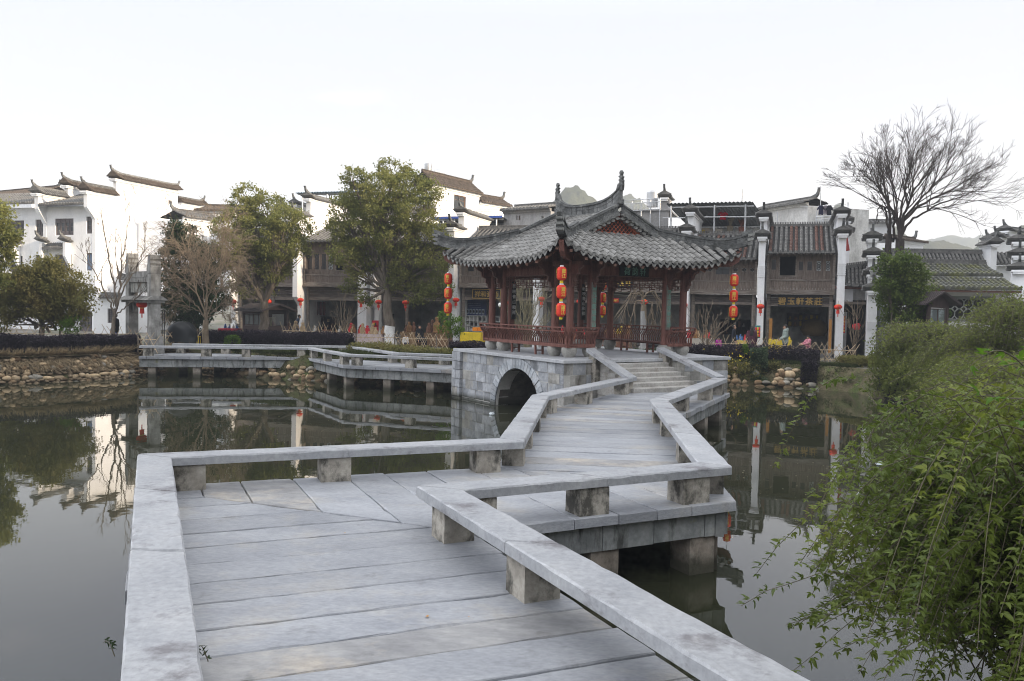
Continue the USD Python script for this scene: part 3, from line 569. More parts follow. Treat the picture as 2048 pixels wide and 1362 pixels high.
# corner pier at the far left end
def on_pil(gg, o, mt): MB().prism(gg, (0, 0, 0), (0, -1, 0), (0, 0, 1), (1, 0, 0), B0-.12+o, B0+.05).build('block', mt, ter)
courses(on_pil, A0-.02, A0+PIL-.01, -.25, PZ-.10, None, 73, wr=(.28, .4), pw=.2)
courses(on_back, B0-.1, B1, -.25, PZ-.10, None, 74, wr=(.5, .8), pw=.3)
for k in range(27):
    t0, t1 = math.pi*k/27+.006, math.pi*(k+1)/27-.006
    a_, b_ = ARR, ARR+.33
    q = Polygon([(ARC+r*math.cos(t), ARZ+r*math.sin(t)) for r, t in ((a_, t0), (b_, t0), (b_, t1), (a_, t1))])
    MB().prism(q, (0, 0, 0), (0, -1, 0), (0, 0, 1), (1, 0, 0), B0-.035+rng.uniform(-.01, .01), B0+.06).build('arch_stone', VOUSS, ter)
for sgn in (-1, 1):
    if ARZ > .05: MB().prism([(ARC+sgn*ARR, -.5), (ARC+sgn*(ARR+.33), -.5), (ARC+sgn*(ARR+.33), ARZ-.01), (ARC+sgn*ARR, ARZ-.01)], (0, 0, 0), (0, -1, 0), (0, 0, 1), (1, 0, 0), B0-.03, B0+.06).build('arch_stone', VOUSS, ter)
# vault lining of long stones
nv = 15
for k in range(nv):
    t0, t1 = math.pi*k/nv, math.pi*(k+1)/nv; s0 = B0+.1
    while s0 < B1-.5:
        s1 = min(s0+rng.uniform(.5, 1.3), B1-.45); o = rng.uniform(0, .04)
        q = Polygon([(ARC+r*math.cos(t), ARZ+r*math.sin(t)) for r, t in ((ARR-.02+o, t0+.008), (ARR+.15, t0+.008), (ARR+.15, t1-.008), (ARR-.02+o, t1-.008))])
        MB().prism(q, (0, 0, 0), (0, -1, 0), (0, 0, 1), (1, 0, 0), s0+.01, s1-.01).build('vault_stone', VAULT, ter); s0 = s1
# top: rim slabs and paving
rim = .38
def rimslabs(p0, p1, nx, seed):
    r = np.random.default_rng(seed); p0, p1 = V2(*p0), V2(*p1); d = p1-p0; ln = np.linalg.norm(d); d /= ln; s = 0; nn = V2(*nx)
    while s < ln-.01:
        w_ = min(r.uniform(.9, 1.4), ln-s)
        if ln-s-w_ < .4: w_ = ln-s
        a, b = p0+d*(s+.004), p0+d*(s+w_-.004); MB().slab([a, b, b+nn*rim, a+nn*rim], PZ-.10, PZ, .012).build('rim_slab', PLAT, ter); s += w_
o_ = .06
rimslabs((B0-o_, -A1-o_+rim), (B0-o_, -A0+o_-rim), (1, 0), 81); rimslabs((B0-o_, -A1-o_), (B1+o_, -A1-o_), (0, 1), 82)
rimslabs((B1+o_-rim, -A1-o_+rim), (B1+o_-rim, -A0+o_-rim), (1, 0), 83); rimslabs((B0-o_, -A0+o_-rim), (B1+o_, -A0+o_-rim), (0, 1), 84)
yy = -A1-o_+rim
while yy < -A0+o_-rim-.01:
    y2 = min(yy+.8, -A0+o_-rim); xx = B0-o_+rim
    while xx < B1+o_-rim-.01:
        x2 = min(xx+.85, B1+o_-rim); MB().slab([(xx+.003, yy+.003), (x2-.003, yy+.003), (x2-.003, y2-.003), (xx+.003, y2-.003)], PZ-.1, PZ-.003, .004).build('paving_slab', PLAT, ter); xx = x2
    yy = y2
# steps
NR, SB0, SB1 = 7, -2.15, .42; rise = (PZ-DZ)/NR; run = .29
st = thing('stone_steps', 'weathered stone steps rising from the slate bridge to the pavilion', 'steps', (PC[0], PC[1], 0), ROTP)
for k in range(1, NR):
    y0 = -(A1+.07+(NR-1-k)*run+run); z1 = DZ+rise*k
    xx = SB0-.12
    for w_ in ((1.5, 1.19) if k % 2 else (1.1, 1.59)):
        MB().slab([(xx+.003, y0), (xx+w_-.003, y0), (xx+w_-.003, -A1-.075), (xx+.003, -A1-.075)], (DZ-.2 if k == 1 else z1-rise), z1, .018).build('step', STEP, st); xx += w_
MB().box(SB0-.1, SB1+.1, -(A1+.07+(NR-1)*run), -A1-.08, -.6, DZ-.2).build('core', BLOCK_W, st)
def stair_rail(bx, w_, yfoot, ztop, zfoot):
    y0, y1 = -(A1-.25), -yfoot
    poly = [(y1, zfoot-.11), (y0, ztop-.11), (y0, ztop), (y1, zfoot)]
    MB().prism(poly, (0, 0, 0), (0, 1, 0), (0, 0, 1), (1, 0, 0), bx-w_/2, bx+w_/2).build('rail_slab', RAIL, st)
    for yq, zt in ((y0-.28, ztop), (y1+.3, zfoot)):
        f = (yq-y1)/(y0-y1); zz = zfoot+(ztop-zfoot)*f-.112
        MB().prism([(yq-.18, zz-.9), (yq+.18, zz-.9), (yq+.18, zz+.04), (yq-.18, zz-.05)], (0, 0, 0), (0, 1, 0), (0, 0, 1), (1, 0, 0), bx-w_/2+.03, bx+w_/2-.03).build('rail_post', POST, st)
stair_rail(SB0-.17, .34, 5.45, PZ+.34, RZ+.012); stair_rail(SB1+.15, .34, 6.15, PZ+.34, RZ+.012)
# ================================================================ lettering: outlines on a 64-unit square
import json
GLYPHS = json.loads('''{"蕭":[[[2,-4,7,5,8,28,3,29,2,33,28,34,28,36,9,36,8,37,9,41,18,41,18,44,3,44,3,50,18,50,18,55,24,55,24,50,39,50,40,55,46,55,46,50,61,50,61,44,46,44,46,41,55,41,55,35,62,34,61,29,55,29,55,23,57,23,56,-7,50,-6,50,1,44,1,44,-6,39,-6,39,7,35,7,35,-7,29,-7,28,7,25,7,25,-6,19,-5,19,1,12,1,7,-7,5,-7],[44,23,44,18,50,18,50,23],[35,34,48,34,48,36,35,36],[35,42,39,41,39,44,35,44],[36,23,35,12,39,12,39,23],[24,42,28,41,28,44,24,44],[25,13,28,12,28,23,25,23],[14,18,19,18,19,23,14,23]]],"江":[[[20,-3,20,4,37,4,37,42,23,42,23,49,58,49,59,42,44,42,44,4,62,4,62,-3]],[[4,-3,16,20,18,20,21,17,21,14,12,-3,10,-6]],[[5,49,6,52,10,54,19,49,21,47,21,44,17,41]],[[2,31,4,36,7,36,18,30,18,27,16,24,13,24]]],"碧":[[[1,2,2,5,8,7,16,15,3,16,3,22,4,23,3,24,3,29,14,30,14,35,4,36,5,41,14,42,14,45,4,45,4,51,30,51,31,49,32,50,41,50,43,55,46,55,49,54,49,50,59,49,58,24,32,24,30,26,5,24,5,23,61,22,62,21,61,16,25,16,24,14,55,13,55,-7,49,-7,48,-5,21,-5,21,-7,14,-7,14,3,7,-1,4,-1],[38,30,52,30,52,34,38,34],[38,40,52,40,52,44,38,44],[22,7,21,1,48,1,48,7],[20,31,31,32,31,45,20,45,20,41,29,41,29,35,20,35]]],"玉":[[[2,-3,3,3,28,3,28,21,8,22,8,28,28,28,28,44,6,44,5,45,6,51,59,50,58,44,35,44,35,28,56,28,56,21,45,20,56,9,56,6,53,3,62,2,61,-4],[39,16,42,21,35,21,35,3,50,3,49,7]]],"軒":[[[2,5,2,11,14,12,14,14,4,14,4,38,14,39,14,42,3,42,3,48,14,48,14,55,20,55,21,48,32,48,33,51,62,50,61,44,50,44,50,29,62,29,63,23,50,23,50,-7,43,-6,43,23,31,23,31,14,21,14,21,11,33,11,33,5,21,5,20,-7,14,-6,14,5],[30,39,31,29,43,29,43,44,32,44,32,42,21,42,21,39],[20,30,25,29,25,33,20,33],[21,23,20,20,25,20,25,24],[10,20,14,20,14,24,10,24],[14,32,10,33,10,29,14,29]]],"茶":[[[2,21,3,24,21,32,29,41,23,42,23,36,17,36,17,42,3,42,3,48,16,48,17,55,23,55,23,49,24,48,40,48,41,55,47,55,48,48,61,48,61,42,47,42,47,36,41,36,47,30,63,23,60,18,54,19,53,14,46,14,58,2,59,-1,55,-4,53,-4,42,8,40,8,40,11,43,12,43,14,36,14,36,-2,34,-6,23,-7,21,-4,21,-1,28,-1,29,0,29,14,20,14,20,12,23,12,23,9,17,1,15,1,11,-4,8,-4,4,0,15,9,17,14,11,14,10,18,5,17],[17,22,29,21,29,29,35,29,36,21,48,22,32,33],[36,41,37,37,40,36,40,42]]],"莊":[[[1,-4,1,-2,6,4,6,10,2,10,2,16,17,16,17,21,5,21,5,37,11,38,12,27,17,27,18,38,17,44,3,44,3,50,18,50,18,55,24,55,25,50,39,50,40,55,46,55,46,50,62,49,61,44,46,44,46,25,62,25,61,18,46,18,46,2,61,2,61,-4,26,-4,24,-3,23,-7,17,-7,16,10,13,10,11,-1,7,-7],[24,1,40,2,40,18,24,18],[24,26,40,25,39,44,25,44]]],"祥":[[[1,17,11,27,16,35,16,37,3,37,3,43,12,43,7,51,8,53,13,55,17,50,19,43,22,44,26,41,34,41,30,51,30,53,32,54,37,53,42,41,46,41,48,43,52,55,59,53,54,41,61,41,61,35,47,35,47,30,48,28,60,28,60,23,47,22,47,15,62,15,62,9,48,9,47,8,47,-7,40,-6,40,9,24,9,24,13,21,13,18,16,18,-5,17,-7,11,-7,11,16,4,12,3,16],[19,29,26,19,25,15,40,15,40,22,27,22,27,28,40,28,40,35,26,35,25,39]]],"和":[[[3,3,1,9,9,19,12,28,2,29,2,35,14,35,15,36,15,44,5,43,3,49,29,54,32,51,32,49,22,46,22,35,33,35,33,49,59,48,58,-4,53,-4,52,1,40,1,39,-4,33,-4,33,14,27,11,23,17,21,-7,15,-7,15,16,13,16,6,3],[40,8,52,8,52,42,40,42],[23,28,30,18,33,17,33,29]]],"瓷":[[[2,30,2,33,20,38,20,40,17,40,16,42,5,47,7,52,10,52,20,47,22,45,21,43,26,46,30,55,36,54,35,49,60,48,58,41,54,36,49,38,50,43,44,43,43,42,44,38,49,34,62,31,62,29,60,28,60,20,24,20,23,18,48,17,48,0,55,0,56,7,59,7,62,5,61,-3,57,-6,44,-6,41,-3,41,11,32,11,32,9,38,6,38,3,35,1,34,-4,9,-7,6,-1,11,1,16,20,4,20,4,27],[40,34,31,26,50,26],[23,36,23,31,32,35,35,38,36,43,31,43,25,36],[20,9,18,0,32,1,31,4,23,8,23,11,21,11],[8,27,20,26,20,28,18,29,18,31,16,31]]],"斋":[[[1,29,2,31,23,34,15,43,3,43,3,49,27,49,26,54,29,55,32,55,36,49,60,49,61,43,49,43,42,35,46,33,63,31,60,27,61,19,35,19,34,18,34,16,57,16,56,-6,54,-7,45,-6,44,-1,50,-1,50,10,42,10,42,-5,36,-5,36,10,28,10,28,-5,22,-5,22,10,14,10,14,-7,8,-7,7,15,27,16,27,19,4,19,4,26],[32,31,16,25,48,26,48,27,39,28],[25,42,28,39,32,38,38,43]]],"荷":[[[1,18,1,21,3,21,9,27,17,39,17,43,3,43,3,49,17,49,18,55,24,55,24,49,39,49,40,50,40,55,46,55,47,49,61,49,61,43,47,43,47,38,46,37,62,36,62,30,56,30,56,0,54,-5,39,-6,38,-3,38,0,49,0,49,28,48,30,22,30,20,31,18,30,16,-7,10,-6,10,17,4,14],[24,37,40,36,40,43,24,43]],[[22,2,22,25,44,26,45,6,29,5,28,1],[29,12,38,11,38,20,29,20]]],"韵":[[[1,27,2,32,8,32,6,42,3,42,3,48,13,48,12,54,18,55,20,48,31,48,31,42,28,42,26,32,29,32,29,35,35,43,38,54,39,55,45,54,43,45,59,45,61,43,60,13,57,-4,53,-7,40,-7,39,-4,39,0,50,-1,51,0,52,13,34,4,31,4,31,7,29,7,29,-4,11,-4,11,-7,5,-7,5,24,29,24,30,10,53,20,54,38,39,38,38,37,38,33,49,24,49,22,46,19,44,19,33,30,32,26],[11,2,23,2,23,7,11,7],[12,18,11,13,23,13,23,18],[13,42,15,32,18,32,21,42]]],"轩":[[[2,11,16,13,16,21,5,20,3,24,9,40,3,40,2,46,11,47,12,55,19,53,18,47,31,47,32,51,61,51,61,44,50,44,50,28,62,28,62,21,50,21,49,-7,43,-7,43,21,23,21,23,15,31,16,31,10,23,8,22,-7,16,-6,16,7,3,5],[16,39,15,37,23,36,23,27,43,28,43,44,32,44,30,45,30,40],[14,36,12,27,16,27,16,36]]],"五":[[[3,-3,3,4,19,4,22,23,10,23,10,29,23,30,25,40,25,42,7,42,7,49,57,48,57,42,32,42,30,30,51,29,49,4,61,4,62,3,61,-3],[29,23,26,4,42,4,43,23]]],"福":[[[0,15,11,25,17,33,17,36,3,36,3,42,12,42,8,50,8,53,13,55,18,47,18,42,25,42,27,40,20,28,23,23,61,23,61,-6,55,-7,54,-4,32,-4,32,-7,26,-7,25,14,18,18,18,-7,12,-7,11,15,4,10],[46,2,54,2,54,7,46,7],[54,18,46,18,46,13,54,13],[32,2,40,2,40,7,32,7],[32,14,40,13,40,18,32,18]],[[25,52,61,52,61,46,25,46]],[[29,43,58,43,58,26,29,26],[35,32,51,32,51,37,35,37]]],"臨":[[[4,51,28,51,30,48,33,52,33,55,36,55,39,54,38,48,61,48,61,42,34,42,33,41,33,39,57,39,58,38,57,21,33,21,31,36,28,35,28,20,61,19,62,-6,56,-6,56,-3,51,-3,50,-7,46,-7,45,-6,39,-6,38,-3,34,-3,33,-7,29,-7,28,-2,4,-2],[51,4,56,3,56,13,51,13],[39,28,51,27,51,33,39,33],[34,13,34,3,38,3,38,13],[21,14,20,4,28,4,28,15],[21,37,25,36,24,39,28,45,20,44],[21,30,10,30,10,21,21,21],[10,4,14,4,14,15,10,15],[10,36,14,36,14,45,10,45]]],"門":[[[34,52,59,52,59,-4,57,-6,43,-7,41,-3,41,0,53,0,53,26,34,26],[40,32,53,32,53,36,40,36],[40,42,53,42,53,46,40,46]],[[5,52,30,52,30,26,12,26,11,-7,5,-7],[12,32,23,32,23,36,12,36],[22,42,23,46,12,46,12,42]]],"湖":[[[3,-3,11,18,14,19,18,17,18,25,25,25,25,35,16,35,15,42,4,49,7,54,19,48,19,45,16,41,25,41,25,53,31,53,31,42,32,41,40,41,41,52,60,52,59,-5,48,-6,46,-2,47,0,54,0,54,15,46,15,44,2,38,-7,33,-4,35,2,24,2,24,-3,18,-3,18,13,16,13,9,-6],[47,22,54,21,54,31,47,31],[47,38,54,37,54,46,47,46],[38,25,38,11,39,11,40,11,41,35,31,35,31,25],[24,8,32,8,32,19,24,19]],[[2,31,2,34,4,37,6,37,14,33,17,29,14,25,12,25,6,30]]],"光":[[[1,-2,2,0,11,3,15,7,19,17,19,23,4,23,3,30,28,30,29,55,35,55,35,30,62,29,61,23,43,23,43,1,44,0,55,0,56,11,58,11,62,9,62,0,60,-5,55,-7,44,-7,39,-6,37,-4,37,23,26,23,24,9,16,-2,6,-7]],[[42,34,49,51,50,52,56,51,57,49,48,32]],[[14,38,8,50,14,52,21,39,22,36,21,33,15,32]]],"影":[[[3,-2,3,1,6,3,8,8,6,10,6,23,36,23,37,21,46,26,55,36,61,34,57,27,45,17,40,16,36,19,36,9,32,9,35,2,38,1,49,7,56,17,61,16,62,12,47,-3,43,-4,42,-6,38,-6,36,-3,32,-4,26,6,26,9,24,9,24,-5,21,-7,13,-7,11,-2,8,-4],[14,18,13,14,29,14,29,18],[15,6,11,-1,18,-1,18,9,15,9]],[[3,31,16,31,16,33,6,33,6,52,37,52,38,40,45,44,53,53,59,51,59,49,48,38,42,34,37,37,36,33,24,33,24,31,39,31,39,25,3,25],[13,40,30,38,30,40],[13,47,30,45,30,46]]],"映":[[[4,50,23,49,23,23,27,23,27,44,39,44,40,55,46,54,46,44,59,44,59,23,63,23,63,17,48,17,48,14,54,4,63,-1,60,-7,54,-5,48,1,44,10,35,-1,25,-7,22,-6,20,-1,29,3,35,9,38,17,23,17,23,6,11,6,10,5,10,0,4,0],[46,24,53,23,53,38,46,38],[33,24,39,23,39,38,33,38],[10,43,10,31,16,31,16,44],[16,24,10,25,10,12,16,12]]],"青":[[[3,28,3,34,28,34,28,36,10,36,9,42,28,42,28,45,7,45,7,51,28,51,29,55,35,55,35,51,58,50,57,45,35,45,35,42,55,42,54,36,35,36,35,34,61,34,61,28]],[[12,26,52,26,53,25,52,-5,48,-7,37,-6,36,-1,46,-1,46,4,19,4,19,-6,12,-7],[19,18,45,17,46,20,19,20],[20,12,19,9,45,9,46,10,46,12]]],"山":[[[6,41,13,41,13,5,28,5,28,53,35,54,35,5,50,5,51,41,58,41,58,-6,52,-7,51,-2,6,-2]]]}''')
def text(chars, h, o, ex, ey, ez, depth=.012, gap=1.12, vertical=False):
    """characters h tall starting at o, reading along ex (or down -ey), raised along ez"""
    out = []; o, ex, ey, ez = (np.asarray(k, float) for k in (o, ex, ey, ez)); s = h/60.0
    for i, ch in enumerate(chars):
        p = o+(-ey*(i+1)*h*gap if vertical else ex*i*h*gap); m = MB(); out.append(m)
        for rings in GLYPHS[ch]:
            rr = [np.array(r, float).reshape(-1, 2)*s+np.array([0, 5*s]) for r in rings]; P = Polygon(rr[0], rr[1:]).buffer(0)
            for g in getattr(P, 'geoms', [P]):
                if g.area > 1e-7: m.prism(g, p, ex, ey, ez, -.001, depth)
    return out
def letters(ms, mat, parent):
    for m in ms: m.build('character', mat, parent)
# ================================================================ the pavilion
pav = thing('pavilion', 'open red-brown timber pavilion with grey tiled upturned hip-and-gable roof on the terrace', 'pavilion', (PC[0], PC[1], 0), ROTP)
HC, HI = 2.45, 1.62                     # corner and inner columns from the middle
def cols():
    for a, b in ((1, -1), (1, 1), (-1, 1), (-1, -1)): yield a*HC, b*HC, 1
    for s in (-1, 1):
        for t in (-1, 1): yield s*HC, t*HI, 0; yield t*HI, s*HC, 0
drum = [(.165, 0), (.185, .03), (.19, .05), (.235, .12), (.255, .20), (.245, .29), (.20, .355), (.16, .36)]
for a, b, corner in cols():
    MB().lathe(drum, (b, -a, PZ), 18).build('column_base', DRUM, pav, True)
    MB().lathe([(.128, 0), (.125, 1.5), (.118, 3.05), (.118, 3.2)], (b, -a, PZ+.355), 14).build('column', REDWOOD, pav, True)
ZB0, ZB1 = 4.50, 4.80
SIDES = [((1, 0), (0, 1)), ((-1, 0), (0, -1)), ((0, -1), (1, 0)), ((0, 1), (-1, 0))]      # outward (a, b) and along (a, b)
def sd_pt(side, along, out, z):
    (oa, ob), (ta, tb) = side; a = oa*out+ta*along; b = ob*out+tb*along; return np.array([b, -a, z])
for sd_ in SIDES:
    X = lambda t, o, z: sd_pt(sd_, t, o, z)
    MB().bar(X(-2.9, HC, (ZB0+ZB1)/2), X(2.9, HC, (ZB0+ZB1)/2), .13, ZB1-ZB0).build('beam', REDWOOD, pav)
    MB().bar(X(-2.33, HC, 4.97), X(2.33, HC, 4.97), .05, .335).build('frieze_board', REDDARK, pav)
    MB().bar(X(-3.0, HC, 5.20), X(3.0, HC, 5.20), .16, .13).build('eave_beam', REDDARK, pav)
    # hanging fretwork of small bars under the beam, three bays
    for b0, b1 in ((-HC+.125, -HI-.125), (-HI+.125, HI-.125), (HI+.125, HC-.125)):
        m = MB(); z0, z1 = 4.08, ZB0-.005; L_ = b1-b0; nb = max(2, round(L_/.27)); t_ = .022
        m.bar(X(b0, HC, z1-.02), X(b1, HC, z1-.02), t_, .035); m.bar(X(b0, HC, z1-.14), X(b1, HC, z1-.14), t_, t_); m.bar(X(b0+.03, HC, z1-.27), X(b1-.03, HC, z1-.27), t_, t_)
        for q in (b0+.015, b1-.015): m.bar(X(q, HC, z0), X(q, HC, z1), .03, .03)
        for i in range(nb):
            u0, u1 = b0+L_*i/nb, b0+L_*(i+1)/nb; dz = .035*(1-math.cos(2*math.pi*(i+.5)/nb))/2 if L_ > 1 else 0
            um = (u0+u1)/2
            m.bar(X(u0+.02, HC, z1-.14), X(u0+.02, HC, z1-(.41 if i % 2 else .27)), t_, t_); m.bar(X(um, HC, z1), X(um, HC, z1-.14), t_, t_); m.bar(X(um+.03, HC, z1-.27), X(um+.03, HC, z1-.36+dz), t_, t_)
            if i % 2 == 0: m.bar(X(u0, HC, z1-.36+dz), X(u1+.04, HC, z1-.36+dz), t_, t_)
            if i % 2: m.bar(X(u0, HC, z1-.41), X(um+.04, HC, z1-.41), t_, t_)
        m.build('fretwork', REDDARK, pav)
    # carved braces reaching out under the eaves
    for t in (-HC, -HI, HI, HC):
        m = MB(); pts = [(0, 4.05), (.10, 4.10), (.09, 4.22), (.22, 4.28), (.20, 4.42), (.36, 4.50), (.40, 4.66), (.58, 4.74), (.60, 4.88), (.0, 4.90)]
        o = X(t, HC+.11, 0); (oa, ob), (ta, tb) = sd_; ex = np.array([ob, -oa, 0.0]); ez = np.array([tb, -ta, 0.0])
        m.prism(pts, o, ex, (0, 0, 1), ez, -.045, .045)
        m.prism([(.04, 4.2), (.13, 4.16), (.12, 4.30), (.04, 4.33)], o, ex, (0, 0, 1), ez, -.065, .065); m.prism([(.20, 4.5), (.31, 4.46), (.30, 4.62), (.21, 4.64)], o, ex, (0, 0, 1), ez, -.065, .065)
        m.build('carved_brace', REDDARK, pav)

# ---- roof
E_, G_, ZE, ZR = 3.72, 1.72, 4.92, 6.74
def rz(s): return ZE+(ZR-ZE)*(1.08*s-.08*s*s)
def roof(out, al, lift=0.0):
    """a point of the slope that falls towards 'out' (distance from the middle) at 'al' along it: (out, al, z)"""
    s = 1-out/E_; t = min(abs(al)/max(out, .05), 1.0); k = max(1-s, 0)
    ext = 1+.025*t**5*k**2.5; z = rz(max(s, -.2))+.52*t**5*k**3+.10*t**2*k**2
    return out*ext, al*ext, z+lift
def panel_pt(sd_, out, al, lift=0.0):
    o, a, z = roof(out, al, lift); return sd_pt(sd_, a, o, z)
IS_END = [True, True, False, False]
for sd_, end in zip(SIDES, IS_END):
    g = []; topo = G_ if end else 0.0
    for i in range(13):
        out = topo+(E_-topo)*i/12; row = []
        for j in range(-10, 11):
            lim = out if (end or out > G_) else G_+.12
            row.append(panel_pt(sd_, out, lim*j/10, -.06))
        g.append(row)
    m = MB(); m.grid(np.array(g)); g2 = np.array(g)[::-1]-np.array([0, 0, .07]); m.grid(g2); m.build('roof_deck', REDDARK, pav)
# tiles: round cover tiles in columns, end discs and drip tiles at the eave
tiles = []
SP = .298
for si, (sd_, end) in enumerate(zip(SIDES, IS_END)):
    nc = int(E_*1.06/SP)
    for c in range(-nc, nc+1):
        al0 = c*SP*.955
        inner = max(abs(al0)+.10, G_+.02) if end else (max(.10, abs(al0)+.10) if abs(al0) > G_ else .12)
        if inner > E_-.08: continue
        out = E_+.02; col = []
        while out > inner: col.append(out); out -= .30
        col.append(inner)
        for q0, q1 in zip(col, col[1:]):
            if q0-q1 < .05: continue
            p0, p1 = panel_pt(sd_, q0, al0, .0), panel_pt(sd_, q1-.02, al0, .0)
            m_ = panel_pt(sd_, (q0+q1)/2, al0)
            tiles.append((p0, p1, sd_, q0 > E_, si))
def half_tile(p0, p1, sd_, r0=.094, r1=.082, n=5):
    d = p1-p0; d = d/np.linalg.norm(d); (oa, ob), (ta, tb) = sd_; x = np.array([tb, -ta, 0.0]); x -= d*(x@d); x /= np.linalg.norm(x); y = np.cross(d, x)
    if y[2] < 0: y = -y
    a = np.linspace(-.25, math.pi+.25, n+1)
    r = [p+rr*(np.cos(a)[:, None]*x+np.sin(a)[:, None]*y) for p, rr in ((p0+y*.03, r0), (p1+y*.015, r1))]
    k = n+1; v = np.vstack([r[0], r[1], p0[None]+y*.02, r[0]*.0+p0+(r[0]-p0)*.72])
    f = [(i, i+1, k+i+1) for i in range(n)]+[(i, k+i+1, k+i) for i in range(n)]+[(i, 3*k-k+1+i, i+1) for i in range(0)]
    f += [(2*k, i+1, i) for i in range(n)]
    return v[:2*k+1], np.array(f)
tiles.sort(key=lambda t: (0 if t[4] in (0, 2) else 1, -t[0][2]*0+np.linalg.norm(PL(t[0][0], -t[0][1])[:2])))
restm = MB()
for k, (p0, p1, sd_, eav, si) in enumerate(tiles):
    v, f = half_tile(p0, p1, sd_)
    if k < 290: emit('cover_tile', v, f, TILE, pav, False)
    else: restm.add(v, f)
restm.build('cover_tiles', TILE_I, pav, kind='stuff')
# pan tiles between the columns (shallow stepped channels) and eave ends
pans, eaves, drips, rafs = MB(), MB(), MB(), []
for si, (sd_, end) in enumerate(zip(SIDES, IS_END)):
    nc = int(E_*1.06/SP)
    for c in range(-nc, nc):
        al0 = (c+.5)*SP*.955
        inner = max(abs(al0)+.06, G_+.02) if end else (max(.10, abs(al0)+.06) if abs(al0) > G_ else .12)
        out = E_+.06
        while out-.10 > inner:
            q1 = max(inner, out-.17); w_ = SP*.5
            v = [panel_pt(sd_, out, al0-w_, -.01), panel_pt(sd_, out, al0, -.05), panel_pt(sd_, out, al0+w_, -.01), panel_pt(sd_, q1-.03, al0-w_, -.03), panel_pt(sd_, q1-.03, al0, -.07), panel_pt(sd_, q1-.03, al0+w_, -.03)]
            pans.add(v, [(0, 1, 4), (0, 4, 3), (1, 2, 5), (1, 5, 4)]); out = q1
        if abs(al0) < E_-.12:
            # triangular drip tile below each channel
            e = [panel_pt(sd_, E_+.075, al0+dx, dz) for dx, dz in ((-.09, .01), (-.05, -.025), (0, -.035), (.05, -.025), (.09, .01), (.075, -.055), (.04, -.10), (0, -.125), (-.04, -.10), (-.075, -.055))]
            cc = np.mean(e, 0); (oa, ob), _ = sd_; nrm = np.array([ob, -oa, 0])*.02
            vv = np.array(e+[cc]); nn_ = len(e); f = [(nn_, i, (i+1) % nn_) for i in range(nn_)]
            emit('drip_tile', np.vstack([vv+nrm, vv]), np.array(f+[(a+nn_+1, c_+nn_+1, b_+nn_+1) for a, b_, c_ in f]), TILE, pav)
    for c in range(-nc, nc+1):
        al0 = c*SP*.955
        if abs(al0) > E_-.14: continue
        p = panel_pt(sd_, E_+.03, al0, .025); (oa, ob), (ta, tb) = sd_; ex = np.array([tb, -ta, 0.0]); ez = np.array([ob, -oa, 0.0])
        m = MB(); m.prism([(.078*math.cos(t), .078*math.sin(t)) for t in np.linspace(0, 2*math.pi, 11)[:-1]], p, ex, (0, 0, 1), ez, -.02, .02); m.prism([(.052*math.cos(t), .052*math.sin(t)) for t in np.linspace(0, 2*math.pi, 9)[:-1]], p, ex, (0, 0, 1), ez, .018, .028)
        m.build('tile_end', TILE, pav)
        if c % 2 == 0:
            q0, q1 = panel_pt(sd_, E_-.02, al0+.06, -.19), panel_pt(sd_, 2.6, al0*2.6/E_+.03, -.17)
            MB().bar(q0, q1, .085, .085).build('rafter', RAFTER, pav)
pans.build('channel_tiles', TILE_C, pav, kind='stuff')

